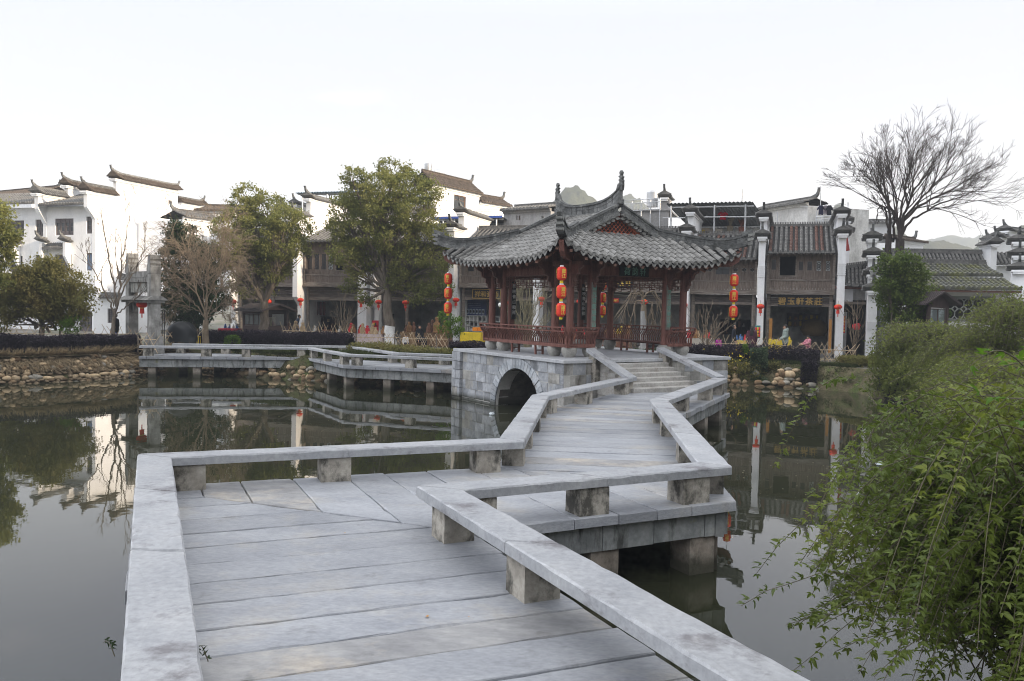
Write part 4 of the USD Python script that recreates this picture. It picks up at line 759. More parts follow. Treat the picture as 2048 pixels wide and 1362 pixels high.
# ---- ridges: base course, row of ridge bricks, cap course
def ridge(path, up0, hts, wid=.17, tip=None, nseg=None, parent=pav):
    """swept along path; up0 = height of the base course, hts = total height along the way"""
    path = np.asarray(path, float); n = len(path); hts = np.broadcast_to(hts, n)
    t = np.gradient(path, axis=0); t[:, 2] *= .0; t /= np.maximum(np.linalg.norm(t, axis=1, keepdims=True), 1e-9); x = np.stack([-t[:, 1], t[:, 0], t[:, 0]*0], 1)
    def strip(zlo, zhi, w_, i0=0, i1=n, mat=RIDGE, name='ridge_course', cap=True):
        rows = []
        for i in range(i0, i1):
            zl, zh = zlo(i), zhi(i); c = path[i]
            rows.append([c-x[i]*w_/2+[0, 0, zl], c+x[i]*w_/2+[0, 0, zl], c+x[i]*w_/2+[0, 0, zh], c-x[i]*w_/2+[0, 0, zh], c-x[i]*w_/2+[0, 0, zl]])
        rows = np.array(rows); m = MB(); m.grid(rows)
        m.add(rows[0][:4], [(0, 1, 2), (0, 2, 3)]); m.add(rows[-1][:4], [(2, 1, 0), (3, 2, 0)]); m.build(name, mat, parent)
    strip(lambda i: -.08, lambda i: up0, wid+.10, name='ridge_base')
    strip(lambda i: up0-.002, lambda i: hts[i]-.07, wid-.045, name='ridge_core')
    k = max(1, int(np.sum(np.linalg.norm(np.diff(path, axis=0), axis=1))/.34)) if nseg is None else nseg
    P2 = lambda f: np.array([np.interp(f*(n-1), np.arange(n), path[:, q]) for q in range(3)]); H2 = lambda f: np.interp(f*(n-1), np.arange(n), hts)
    for j in range(k):
        f0, f1 = (j+.05)/k, (j+.95)/k; a, b = P2(f0), P2(f1); d = b-a; xx = np.array([-d[1], d[0], 0]); xx /= max(np.linalg.norm(xx), 1e-6)
        m = MB()
        for lo, hi in ((.012, .47), (.53, .985)):
            q = []
            for c, f in ((a, f0), (b, f1)):
                z0 = up0+(H2(f)-.07-up0)*lo; z1 = up0+(H2(f)-.07-up0)*hi
                q += [c-xx*wid/2+[0, 0, z0], c+xx*wid/2+[0, 0, z0], c+xx*wid/2+[0, 0, z1], c-xx*wid/2+[0, 0, z1]]
            m.add(q, [(0, 1, 2, 3), (7, 6, 5, 4), (0, 4, 5, 1), (1, 5, 6, 2), (2, 6, 7, 3), (3, 7, 4, 0)])
        m.build('ridge_brick', RIDGE, parent)
    strip(lambda i: hts[i]-.072, lambda i: hts[i]-.03, wid+.07, name='ridge_cap'); strip(lambda i: hts[i]-.028, lambda i: hts[i]+.02, wid-.02, name='ridge_cap')
mp = []; mh = []
for t in np.linspace(-1, 1, 21):
    e = abs(t)**3.2; mp.append((0.0, -(G_+.12)*t*1.02, ZR-.02+.36*e)); mh.append(.42+.06*e)
ridge(mp, .07, mh, .19)
for sgn in (-1, 1):
    # verge down the gable, then the hip out to the corner: one flowing line each side
    for sb in (-1, 1):
        vp, vh = [], []
        for f in np.linspace(0, 1, 9):
            out = .12+(G_-.12)*f; o, al, z = roof(out, 0); vp.append((sb*out, -sgn*(G_+.10), rz(1-out/E_)-.02)); vh.append(.30)
        ridge(vp, .06, vh, .16)
        hp, hh = [], []
        for f in np.linspace(0, 1, 17):
            out = G_+.06+(E_+.06-G_-.06)*f; o, al, z = roof(out, out); u_ = max(0, (f-.62)/.38)
            hp.append((sb*al*(1+.02*u_), -sgn*o*(1+.02*u_), z-.03+.26*u_**2.2)); hh.append(.31+.03*f)
        ridge(hp, .08, hh, .17)
        # upright end blocks where the hip curls up at the corner
        e = np.array(hp[-1]); d = np.array([sb, -sgn, 0])/math.sqrt(2); m = MB()
        px = np.array([-d[1], d[0], 0])
        m.prism([(-.20, -.18), (.06, -.10), (.10, .10), (.14, .30), (.17, .46), (.10, .47), (-.2, .36)], e, d, (0, 0, 1), px, -.085, .085); m.build('hip_end', RIDGE, pav)
        for q in range(3):
            MB().prism([(.0, -.10+q*.15), (.15+q*.03, -.07+q*.16), (.17+q*.03, .0+q*.16), (.0, .0+q*.15)], e, d, (0, 0, 1), px, -.11, .11).build('hip_end_block', RIDGEPALE, pav)
        # red corner beam under the tip
        c0, c1 = np.array([sb*2.2, -sgn*2.2, 5.02]), np.array([sb*E_*1.01, -sgn*E_*1.01, 5.26])
        m = MB(); dd = c1-c0; L_ = np.linalg.norm(dd[:2]); ex = np.array([dd[0], dd[1], 0])/L_
        m.prism([(0, -.12), (L_*.62, -.10), (L_*.9, -.06), (L_, .08), (L_+.10, .36), (L_+.02, .44), (L_*.86, .22), (0, .12)], c0, ex, (0, 0, 1), np.array([-ex[1], ex[0], 0]), -.075, .075); m.build('corner_beam', REDWOOD, pav)
        m = MB(); m.prism([(0, 0), (.10, .0), (.10, -.07), (.22, -.07), (.22, -.14), (.34, -.14), (.34, .12), (0, .12)], c1-ex*.55-np.array([0, 0, .16]), ex, (0, 0, 1), np.array([-ex[1], ex[0], 0]), -.06, .06); m.build('corner_bracket', REDWOOD, pav)
    # beast finial on the ridge end
    fx = np.array([0.0, -sgn*(G_+.12)*1.02, ZR+.36+.44]); m = MB(); q = -sgn
    ex = np.array([0, q, 0.0])
    m.prism([(-.24, -.10), (.09, -.10), (.11, .05), (.05, .13), (.13, .21), (.06, .28), (.12, .35), (.02, .40), (.07, .50), (.0, .58), (-.07, .50), (-.02, .42), (-.11, .38), (-.02, .31), (-.10, .26), (-.04, .18), (-.15, .12), (-.18, .03)], fx, ex, (0, 0, 1), (1, 0, 0), -.05, .05)
    m.blob(fx+ex*.05+np.array([0, 0, .12]), (.07, .11, .10), 1, 3, .3); m.blob(fx+ex*.04+np.array([0, 0, .33]), (.055, .08, .08), 1, 5, .3)
    m.build('ridge_finial', RIDGE, pav)
    # gable: red boards, lattice, stacked tile ends along the verge
    yq = -sgn*(G_-.02); zb = rz(1-G_/E_); apex = ZR-.12
    m = MB(); prof = [(b, rz(1-abs(b)/E_)-.05) for b in np.linspace(-G_+.12, G_-.12, 15)]
    outer = Polygon(prof+[(G_-.12, zb-.02), (-G_+.12, zb-.02)])
    tri = Polygon([(-.82, zb+.08), (.82, zb+.08), (.28, zb+.50), (0, zb+.56), (-.28, zb+.50)])
    nz = np.array([0, -sgn, 0.0])
    m.prism(outer.difference(tri), (0, yq, 0), (1, 0, 0), (0, 0, 1), nz, -.03, .03); m.build('gable_board', REDBRIGHT, pav)
    MB().prism(tri, (0, yq, 0), (1, 0, 0), (0, 0, 1), nz, -.05, -.035).build('gable_back', DARK, pav)
    m = MB()
    for k in np.arange(-2.0, 2.0, .17):
        for dr in (1, -1):
            ls = LineString([(k, zb-.4), (k+dr*1.6, zb+1.2)]).intersection(tri)
            for g in getattr(ls, 'geoms', [ls]):
                if g.is_empty or g.length < .05: continue
                (xa, za), (xb, zb_) = list(g.coords)[0], list(g.coords)[-1]; o = .004 if dr > 0 else -.012
                m.bar((xa, yq-sgn*o, za), (xb, yq-sgn*o, zb_), .016, .03, (0, 1, 0))
    m.build('gable_lattice', REDBRIGHT, pav)
    for sb in (-1, 1):
        for q in range(8):
            b = sb*(.16+q*(G_-.2)/8); z = rz(1-abs(b)/E_)-.06
            m = MB()
            for dz, rr in ((0, .085), (-.12, .08)):
                m.prism([(rr*math.cos(t)*1.15, rr*.72*math.sin(t)) for t in np.linspace(0, 2*math.pi, 9)[:-1]], (b+sb*dz*.25, yq, z+dz), (1, 0, 0), (0, 0, 1), nz, .0, .24+dz*.5)
            m.build('verge_tile', TILE, pav)

# ---- benches with outward-curving backs
def bench(side, t0, t1, legs, nm='bench'):
    X = lambda t, o, z: sd_pt(side, t, o, z); zs = PZ+.40
    MB().bar(X(t0, HC+.02, zs), X(t1, HC+.02, zs), .38, .05).build('bench_seat', REDWOOD, pav)
    MB().bar(X(t0, HC+.20, zs-.03), X(t1, HC+.20, zs-.03), .045, .11).build('bench_rail', REDWOOD, pav)
    prof = [(HC+.19, 0.03), (HC+.17, .12), (HC+.20, .24), (HC+.28, .33), (HC+.345, .45), (HC+.375, .55)]
    n_ = max(3, round((t1-t0)/.115))
    P = np.array(prof)
    for i in range(n_+1):
        t = t0+(t1-t0)*i/n_; main = i in (0, n_) or (n_ > 12 and i % max(1, n_//4) == 0)
        if t > t1+.001: break
        pr = P if main else P[:5]; w_, h_ = (.055, .05) if main else (.03, .028)
        m = MB()
        for (o0, z0), (o1, z1) in zip(pr, pr[1:]): m.bar(X(t, o0, zs+z0-.01), X(t, o1, zs+z1+.01), w_, h_, X(1, 0, 0)-X(0, 0, 0))
        if not main and i % 2 == 0: m.bar(X(t, P[4][0], zs+P[4][1]), X(t, P[5][0], zs+P[5][1]), .028, .028)
        m.build('bench_slat', REDWOOD, pav)
    for zz, oo, w_ in ((.435, HC+.345, .045), (.56, HC+.38, .055)):
        MB().bar(X(t0-.02, oo, zs+zz), X(t1+.02, oo, zs+zz), w_, .04).build('bench_rail', REDWOOD, pav)
    for t in legs:
        for o in (HC-.12, HC+.16):
            MB().bar(X(t, o, PZ+.001), X(t, o+(.02 if o > HC else 0), zs-.02), .06, .06).build('bench_leg', REDWOOD, pav)
        MB().bar(X(t, HC-.12, PZ+.14), X(t, HC+.16, PZ+.14), .03, .04).build('bench_stretcher', REDWOOD, pav)
bench(SIDES[2], -HC-.25, HC+.25, (-.75, .75)); bench(SIDES[3], -HC-.25, HC+.25, (-.75, .75))
bench(SIDES[0], -HC-.25, -HI+.05, ()); bench(SIDES[0], HI-.05, HC+.25, ()); bench(SIDES[1], -HC-.25, -HI+.05, ()); bench(SIDES[1], HI-.05, HC+.25, ())
# ---- name board and couplet boards
nx = np.array([0, -1.0, 0])
MB().box(-.62, .62, -HC-.24, -HC-.19, 4.50, 4.84).build('name_board', M('name_board_green', [(.012, .018, .018), (.022, .03, .03)], scale=4, rough=.5), pav, label='dark board with three green characters')
letters(text('荷韵轩', .26, (-.46, -HC-.241, 4.54), (1, 0, 0), (0, 0, 1), nx, .01, 1.3), GREENPAINT, pav)
for sb in (-1, 1):
    q = '湖光荷影映青山' if sb < 0 else '青山光影映江湖'
    x0 = sb*HI-.085
    MB().box(x0, x0+.17, -HC-.175, -HC-.13, 2.72, 4.25).build('couplet_board', M('couplet_board_grey', [(.16, .145, .125), (.25, .23, .205)], scale=4, rough=.8), pav, label='pale grey couplet board with green characters')
    letters(text(q, .17, (x0+.005, -HC-.176, 4.18), (1, 0, 0), (0, 0, 1), nx, .006, 1.16, True), GREENPAINT, pav)
for sb in (-1, 1):
    MB().box(sb*HI-.085, sb*HI+.085, HC-.175, HC-.13, 2.95, 4.35).build('couplet_board', SIGNBLACK, pav, label='black couplet board with white characters')
    letters(text('影映青山和祥', .15, (sb*HI-.075, HC-.176, 4.3), (1, 0, 0), (0, 0, 1), nx, .006, 1.3, True), WHITEPAINT, pav)

# ---- strings of three red lanterns hanging from the corners
def lantern_string(name_label, top_pt, n=3, faces=True, lean=0.0, mirror=False):
    t = thing('lantern_string', name_label, 'lanterns', top_pt, math.atan2(-top_pt[0], top_pt[1])*-1*0, group=None)
    zz = 0.0; L = .415
    MB().tube([(0, 0, .25), (0, 0, 0)], .008, 4).build('cord', DARKWOOD, t)
    for k in range(n):
        c = (lean*(k+.5)*.6, 0, zz-.08-L/2)
        prof = [(.0, L/2), (.06, L/2), (.10, L/2-.015), (.133, L/2-.055), (.146, L/2-.11), (.147, 0), (.146, -L/2+.11), (.133, -L/2+.055), (.10, -L/2+.015), (.06, -L/2), (0, -L/2)][::-1]
        b = MB(); b.lathe(prof, (0, 0, 0), 24); v = b.v[0]; a = np.arctan2(v[:, 1], v[:, 0]); v[:, :2] *= (1+.018*np.cos(a*12))[:, None]
        MB().add(v+np.array(c), b.f[0]).build('lantern_body', REDSILK, t, True)
        MB().lathe([(.058, 0), (.063, .025), (.058, .05), (0, .051)], (c[0], 0, c[2]+L/2-.01), 12).build('lantern_cap', WHITEPAINT, t)
        MB().lathe([(0, -.001), (.05, 0), (.05, .085), (.0, .086)], (c[0]-.001, 0, c[2]-L/2-.08), 10).build('lantern_tassel', YELLOW, t)
        tm = text('蕭江', .135, (-.067, 0, .15), (1, 0, 0), (0, 0, 1), (0, -1, 0), .004, 1.08, True)
        for fa in (0.35 if not mirror else -.25, 0.35+2.1, 0.35+4.2):
            for ch in tm:
                g = MB()
                for v, f in zip(*ch.arr_list()):
                    ang = v[:, 0]/.150+fa-math.pi/2; rr = .1505-v[:, 1]
                    g.add(np.stack([rr*np.cos(ang)+c[0], rr*np.sin(ang), v[:, 2]+c[2]+.005], 1), f)
                g.build('character', GOLD, t)
        zz -= L+.13
    return t
cf = E_*.985
TIPZ = 5.30
for lab, q, n, mir, (lu, lv) in (('front string of three red lanterns at the pavilion corner nearest the bridge', (-cf, cf), 3, False, (1118, 528)), ('string of three red lanterns at the left corner beside the big camphor tree', (-cf, -cf), 3, True, (900, 549)),
                       ('string of three red lanterns at the right corner in front of the shops', (cf, cf), 3, True, (1459, 544)), ('string of three red lanterns at the far corner seen between the columns', (cf, -cf), 3, False, (1184, 560))):
    p = PL(q[0], q[1]); r = ray(lu, lv); pt = r*(np.hypot(p[0], p[1])/np.hypot(r[0], r[1])); ztop = pt[2]+EYE
    k = .955; lantern_string(lab, (p[0]*1.0, p[1], min(max(ztop, 4.7), 5.25)), n, True, 0.0, mir)
# ================================================================ helpers for tiled roofs and walls (local frames: x right, y back, z up)
def rolls(P0, P1, r=.075, seg=.28, n=4, mesh=None, r1=None):
    """half-round tile columns from P0 (eave) to P1 (ridge): arrays of points; every tile laps the next"""
    m = mesh or MB(); P0, P1 = np.asarray(P0, float), np.asarray(P1, float)
    for p, q in zip(P0, P1):
        d = q-p; L = np.linalg.norm(d)
        if L < .05: continue
        d /= L; x = np.cross(d, [0, 0, 1.0]); x /= max(np.linalg.norm(x), 1e-6); y = np.cross(x, d)
        if y[2] < 0: y = -y
        k = max(1, round(L/seg)); a = np.linspace(-.1, math.pi+.1, n+1)
        for j in range(k):
            b0, b1 = p+d*(L*j/k), p+d*(L*(j+1)/k)
            r0_, r1_ = r*1.06, r*.90
            c0 = b0+r0_*(np.cos(a)[:, None]*x+np.sin(a)[:, None]*y)+y*.012; c1 = b1+r1_*(np.cos(a)[:, None]*x+np.sin(a)[:, None]*y)
            v = np.vstack([c0, c1, b0[None]]); N = n+1
            m.add(v, [(i, N+i+1, i+1) for i in range(n)]+[(i, N+i, N+i+1) for i in range(n)]+[(2*N, i, i+1) for i in range(n)])
    return m
def slope(parent, a0, a1, b0, b1, sp=.28, mat=TILE_I, seg=.3, r=.09, thick=.07, name='roof_tiles', mix=None, ends=True):
    """tiled slope between eave a0-a1 and ridge b0-b1, slightly hollow"""
    a0, a1, b0, b1 = (np.asarray(k, float) for k in (a0, a1, b0, b1)); W_ = np.linalg.norm(a1-a0); n = max(2, round(W_/sp))
    f = (np.arange(n)+.5)/n; P0 = a0+(a1-a0)*f[:, None]; P1 = b0+(b1-b0)*f[:, None]
    mid = (P0+P1)/2-np.array([0, 0, .10])*min(1, np.linalg.norm(b0-a0)/4)
    mb = MB(); am, bm = (a0+b0)/2-np.array([0, 0, .10])*min(1, np.linalg.norm(b0-a0)/4), (a1+b1)/2-np.array([0, 0, .10])*min(1, np.linalg.norm(b0-a0)/4)
    mb.grid(np.array([[a0, a1], [am, bm], [b0, b1]])-np.array([0, 0, .02])); mb.grid(np.array([[a0, a1], [am, bm], [b0, b1]])[::-1]-np.array([0, 0, .02+thick]))
    d = np.array([0, 0, thick]); mb.add([a0-[0, 0, .02], a1-[0, 0, .02], a1-[0, 0, .02]-d, a0-[0, 0, .02]-d], [(0, 1, 2, 3)])
    mb.build('roof_slope', TILE_C if mat in (TILE_I, TILE_R) else mat, parent)
    if mix is None:
        m = rolls(P0, mid, r, seg); rolls(mid, P1, r, seg, mesh=m); m.build(name, mat, parent, kind='stuff')
    else:
        for k, mt in enumerate((mat, mix)):
            s_ = np.array([(i*7+3) % 5 % 2 == k for i in range(n)]) if k else np.array([(i*7+3) % 5 % 2 == 0 for i in range(n)])
            m = rolls(P0[s_], mid[s_], r, seg); rolls(mid[s_], P1[s_], r, seg, mesh=m); m.build(name, mt, parent, kind='stuff')
    if ends:
        e = MB(); dv = (a1-a0)/W_; nn = np.cross(dv, [0, 0, 1.0])
        for p in P0: e.prism([(.09*math.cos(t), .09*math.sin(t)) for t in np.linspace(0, 2*math.pi, 9)[:-1]], p+np.array([0, 0, .01]), dv, (0, 0, 1), nn, -.01, .035)
        for p in P0[:-1]: e.prism([(-.09, .0), (.09, .0), (.05, -.08), (0, -.10), (-.05, -.08)], p+(a1-a0)/n/2, dv, (0, 0, 1), nn, .0, .03)
        e.build('eave_tiles', mat, parent, kind='stuff')
def ridge_cap(parent, a, b, mat=RIDGE, h=.16, w=.22, name='roof_ridge'):
    a, b = np.asarray(a, float), np.asarray(b, float); m = MB(); m.bar(a+[0, 0, h/2], b+[0, 0, h/2], w, h)
    L = np.linalg.norm(b-a); d = (b-a)/L; k = max(2, int(L/.09))
    for j in range(k): m.cbox(a+d*(L*(j+.5)/k)+[0, 0, h+.05], (.05, .16, .13), math.atan2(d[1], d[0])+.0)
    m.build(name, mat, parent)
def tile_cap(parent, a, b, hw=.42, rise=.26, mat=TILE_I, up=(1, 0), sp=.2, mould=True, face=PLASTER, curl=.0, finial=True):
    """the little two-sided tiled roof on top of a firewall step, white mouldings below, upturned at the a end and/or the b end"""
    a, b = np.asarray(a, float), np.asarray(b, float); L = np.linalg.norm((b-a)[:2]); d = (b-a)/np.linalg.norm(b-a); x = np.array([-d[1], d[0], 0]); x /= np.linalg.norm(x)
    N = 9; rows = []
    lift = lambda t: (up[0]*max(0, 1-t*L/.8)**2+up[1]*max(0, 1-(1-t)*L/.8)**2)*.20
    if mould:
        m = MB(); m.bar(a+d*.03-[0, 0, .05], b-d*.03-[0, 0, .05], hw*1.25, .10); m.bar(a+d*.06-[0, 0, .15], b-d*.06-[0, 0, .15], hw*1.0, .10); m.build('cap_moulding', face, parent)
    for i in range(N):
        t = i/(N-1); c = a+(b-a)*t+[0, 0, lift(t)]
        rows.append([c-x*hw, c-x*hw*.5+[0, 0, rise*.42], c+[0, 0, rise], c+x*hw*.5+[0, 0, rise*.42], c+x*hw, c-x*hw])
    m = MB(); rows = np.array(rows); m.grid(rows); m.add(rows[0][:5], [(0, 2, 1), (0, 4, 2), (2, 4, 3)]); m.add(rows[-1][:5], [(0, 1, 2), (0, 2, 4), (2, 3, 4)]); m.build('cap_slope', mat, parent)
    k = max(2, round(L/sp)); m = MB()
    for s_ in (-1, 1):
        P0 = np.array([a+(b-a)*((j+.5)/k)+x*s_*(hw+.02)+[0, 0, lift((j+.5)/k)+.01] for j in range(k)]); P1 = np.array([a+(b-a)*((j+.5)/k)+x*s_*.04+[0, 0, lift((j+.5)/k)+rise-.01] for j in range(k)])
        rolls(P0, P1, .062, .3, 4, m)
    m.build('cap_tiles', mat, parent, kind='stuff')
    m = MB()
    for i in range(N-1):
        t0, t1 = i/(N-1), (i+1)/(N-1); m.bar(a+(b-a)*t0+[0, 0, lift(t0)+rise+.05], a+(b-a)*t1+[0, 0, lift(t1)+rise+.05], .13, .15)
    if finial:
        for e, s_, t in ((up[0], -1, 0), (up[1], 1, 1)):
            if e: 
                q = a+(b-a)*t+[0, 0, lift(t)+rise+.08]; m.prism([(-.18, -.06), (.04, -.06), (.11, .05), (.14, .20), (.20, .26), (.08, .29), (.06, .18), (.0, .09), (-.14, .05)], q, d*s_, (0, 0, 1), x, -.06, .06)
    m.build('cap_ridge', RIDGE, parent)
def lattice(parent, x0, x1, z0, z1, y, frame=OLDWOOD, bars=DARKWOOD, back=None, style=0, name='window', fw=.06, bw=.022, label=None):
    """a window: frame with a fret of bars, and the pane or paper behind, as its sub-parts"""
    m = MB(); m.box(x0, x1, y-.03, y+.03, z0, z0+fw); m.box(x0, x1, y-.03, y+.03, z1-fw, z1); m.box(x0, x0+fw, y-.028, y+.028, z0+fw, z1-fw); m.box(x1-fw, x1, y-.028, y+.028, z0+fw, z1-fw)
    w = m.build(name, frame, parent, label=label)
    a0, a1, c0, c1 = x0+fw, x1-fw, z0+fw, z1-fw; W_, H_ = a1-a0, c1-c0; m = MB()
    def hb(xa, xb, z): m.box(xa, xb, y-.018, y+.004, z-bw/2, z+bw/2)
    def vb(za, zb, x): m.box(x-bw/2, x+bw/2, y-.02, y+.002, za, zb)
    if style == 0:       # framed rectangle joined to the edges
        xa, xb, za, zb = a0+W_*.22, a1-W_*.22, c0+H_*.14, c1-H_*.14
        hb(xa, xb, za); hb(xa, xb, zb); vb(za, zb, xa); vb(za, zb, xb); xc, zc = (a0+a1)/2, (c0+c1)/2
        for z in (c0+H_*.28, c1-H_*.28): hb(a0, xa, z); hb(xb, a1, z)
        vb(c0, za, xc); vb(zb, c1, xc); hb(a0, xa, zc); hb(xb, a1, zc)
        m.box(a0+W_*.36, a1-W_*.36, y-.019, y+.003, za+H_*.16, za+H_*.16+bw); m.box(a0+W_*.36, a1-W_*.36, y-.019, y+.003, zb-H_*.16-bw, zb-H_*.16); vb(za+H_*.16, zb-H_*.16, a0+W_*.36); vb(za+H_*.16, zb-H_*.16, a1-W_*.36)
    elif style == 1:     # plain upright and cross bars
        for k in range(1, 4): vb(c0, c1, a0+W_*k/4)
        for k in range(1, 6): hb(a0, a1, c0+H_*k/6)
    elif style == 2:     # diagonal fret
        n = 5
        for k in range(n): 
            z_ = c0+H_*k/n
            m.bar((a0, y-.008, z_), (a1, y-.008, z_+H_/n), bw, .02, (0, 1, 0)); m.bar((a0, y-.012, z_+H_/n), (a1, y-.012, z_), bw, .02, (0, 1, 0))
        vb(c0, c1, (a0+a1)/2)
    elif style == 3:     # two lights
        vb(c0, c1, (a0+a1)/2); hb(a0, a1, c0+H_*.7)
    m.build('lattice', bars, w)
    if back is not None: MB().box(a0, a1, y+.012, y+.02, c0, c1).build('pane', back, w)
    return w
PAPER = M('window_paper', [(.42, .45, .45), (.55, .58, .57)], scale=3, rough=.4)
DPANE = M('dark_pane', [(.03, .034, .038), (.06, .065, .07)], scale=2, rough=.12, spec=.5)
REDPANE = M('red_shutter', [(.20, .035, .04), (.28, .06, .06)], scale=3, rough=.6)
FLOORM = M('shop_floor', [(.13, .125, .12), (.20, .195, .185)], scale=2, rough=.6)
ROOMW = M('shop_wall', [(.48, .475, .46), (.60, .595, .58)], scale=1, rough=.9, bump=.05)
# ================================================================ the row of shops
FA = np.array([-18.63, 55.9]); FB = np.array([13.47, 45.35]); FANG = math.atan2(FB[1]-FA[1], FB[0]-FA[0])
F = Plane(FA[0], FA[1], FANG)
def shop(label, u0, u1, vo, vb0, vb1, vp, vw, ve, vr, wins, depth=5.5, ridgeback=2.9, lintel=True, red=False, posts=(), open_w=None, g=GZ, deepz=None):
    uc = (u0+u1)/2; x0, x1 = F.hit(u0, 600)[0], F.hit(u1, 600)[0]; W_ = x1-x0
    zo, zb0, zb1, zp, zw, ze = (F.hit(uc, v)[1] for v in (vo, vb0, vb1, vp, vw, ve)); zr = F.hit(uc, vr, ridgeback)[1]
    o = F.w(x0, 0); t = thing('shop_house', label, 'shop', (o[0], o[1], 0), FANG)
    MB().box(.02, W_-.02, -.25, depth, g-.4, g+.12).build('floor', FLOORM, t)
    MB().box(.02, W_-.02, depth, depth+.15, g+.12, zo+.4).build('back_wall', ROOMW, t)
    MB().box(.02, .10, .15, depth, g+.12, zo+.3).build('side_wall', ROOMW, t); MB().box(W_-.10, W_-.02, .15, depth, g+.12, zo+.3).build('side_wall', ROOMW, t)
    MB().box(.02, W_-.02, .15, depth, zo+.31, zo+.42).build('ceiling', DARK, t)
    for px in (.14, W_-.14, *[F.hit(u, 600)[0]-x0 for u in posts]):
        MB().tube([(px, .05, g+.12), (px, .05, zb0)], .105, 10).build('post', OLDBEAM, t, True); MB().lathe([(.17, 0), (.19, .06), (.15, .16), (.12, .17)], (px, .05, g+.12), 12).build('post_base', DRUM, t, True)
    k = 4
    for j in range(k):
        za, zb_ = zo+(zb0-zo)*j/k, zo+(zb0-zo)*(j+1)/k; MB().box(.03, W_-.03, .02+.012*(j % 2), .09, za+.004, zb_-.004).build('lintel_board', OLDBEAM if j == 0 else M('lintel_wood', [(.05, .041, .036), (.095, .08, .07), (.17, .15, .13)], scale=4, rough=.85, bump=.4, stretch=(.5, .5, 6), rnd=.15), t)
    MB().box(0.0, W_, -.40, .02, zb0, zb0+(zb1-zb0)*.55).build('beam', OLDBEAM, t); MB().box(.0, W_, -.34, .02, zb0+(zb1-zb0)*.55+.004, zb1).build('beam', OLDBEAM, t)
    # balcony parapet of upright boards
    m = MB(); n = max(4, int(W_/.15)); r = np.random.default_rng(int(u0))
    for j in range(n): m.box(.04+(W_-.08)*j/n+.004, .04+(W_-.08)*(j+1)/n-.004, -.27-r.uniform(0, .012), -.23, zb1+.06, zp-.08)
    m.build('parapet_boards', OLDWOOD, t, kind='stuff')
    MB().box(.02, W_-.02, -.30, -.22, zb1+.001, zb1+.06).build('parapet_rail', OLDBEAM, t); MB().box(.02, W_-.02, -.31, -.20, zp-.08, zp).build('parapet_rail', OLDBEAM, t)
    for px in (.06, W_-.06): MB().box(px-.06, px+.06, -.34, -.2, zb1, ze-.12).build('upper_post', OLDBEAM, t)
    # upper wall: boards round the windows
    zt = ze-.05; m = MB(); edges = []
    solid = sbox(.05, zp-.35, W_-.05, zt)
    holes = []
    for wn in wins:
        xa, xb = F.hit(wn[0], 600)[0]-x0, F.hit(wn[1], 600)[0]-x0; zc, zd = F.hit(uc, wn[3])[1], F.hit(uc, wn[2])[1]; holes.append((xa, xb, zc, zd, wn[4], wn[5]))
    sol = solid
    for xa, xb, zc, zd, *_ in holes: sol = sol.difference(sbox(xa, zc, xb, zd))
    nb = int(W_/.2)
    for j in range(nb):
        strip = sol.intersection(sbox(.05+(W_-.1)*j/nb+.003, zp-.4, .05+(W_-.1)*(j+1)/nb-.003, zt))
        for gg in getattr(strip, 'geoms', [strip]):
            if not gg.is_empty and gg.area > 1e-3: m.prism(gg, (0, 0, 0), (1, 0, 0), (0, 0, 1), (0, 1, 0), -.12-r.uniform(0, .008), -.05)
    m.build('upper_boards', OLDWOOD, t, kind='stuff')
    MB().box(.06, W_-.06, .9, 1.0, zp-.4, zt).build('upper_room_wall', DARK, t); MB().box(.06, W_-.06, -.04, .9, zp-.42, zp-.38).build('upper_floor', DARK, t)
    for xa, xb, zc, zd, stl, bk in holes:
        if stl == 'open': 
            m = MB(); m.box(xa, xb, -.15, -.05, zc-.04, zc+.02); m.box(xa, xa+.05, -.15, -.05, zc+.02, zd); m.box(xb-.05, xb, -.15, -.05, zc+.02, zd); m.build('window_frame', OLDBEAM, t, label='open dark window')
        else: lattice(t, xa, xb, zc, zd, -.10, OLDWOOD, DARKWOOD, bk, stl)
    MB().box(.0, W_, -.2, .3, zt+.002, zt+.10).build('wall_plate', OLDBEAM, t)
    ey = -.85
    slope(t, (0.02, ey, ze), (W_-.02, ey, ze), (.02, ridgeback, zr), (W_-.02, ridgeback, zr), .27, TILE_I, .24, .088, mix=TILE_R if red else None)
    for px in np.arange(.2, W_-.1, .3): MB().bar((px, ey+.04, ze-.115), (px, .6, ze-.115+(zr-ze)*(.6-ey)/(ridgeback-ey)-.06), .06, .07).build('rafter', OLDBEAM, t)
    slope(t, (W_-.02, ridgeback*2+.8, ze), (.02, ridgeback*2+.8, ze), (W_-.02, ridgeback+.03, zr), (.02, ridgeback+.03, zr), .30, TILE_I, .6, .09, ends=False)
    ridge_cap(t, (.0, ridgeback, zr-.02), (W_, ridgeback, zr-.02), TILE_I)
    return t, x0, W_, dict(zo=zo, zb0=zb0, zb1=zb1, zp=zp, ze=ze, zr=zr)
G_LAT = 2
S = {}
S[1] = shop('old timber shop behind the left camphor tree, red upper shutters', 478, 600, 599.5, 573, 566.5, 548, 512, 484, 452, [(486, 508, 510, 540, 0, DPANE), (520, 541, 510, 540, 0, DPANE), (563, 572, 510, 538, 1, REDPANE), (575, 585, 510, 538, 1, REDPANE), (588, 598, 510, 538, 1, REDPANE)], posts=(547,))
S[2] = shop('old timber shop with diagonal lattice windows between the two camphor trees', 612, 727, 601, 574, 567, 549, 504, 483, 450, [(614, 627, 506, 541, 2, DPANE), (628.5, 641, 506, 541, 2, DPANE), (642.5, 655, 506, 541, 2, DPANE), (656.5, 669, 506, 541, 2, PAPER), (672, 690, 506, 541, 'open', None), (697, 712, 506, 541, 2, DPANE)])
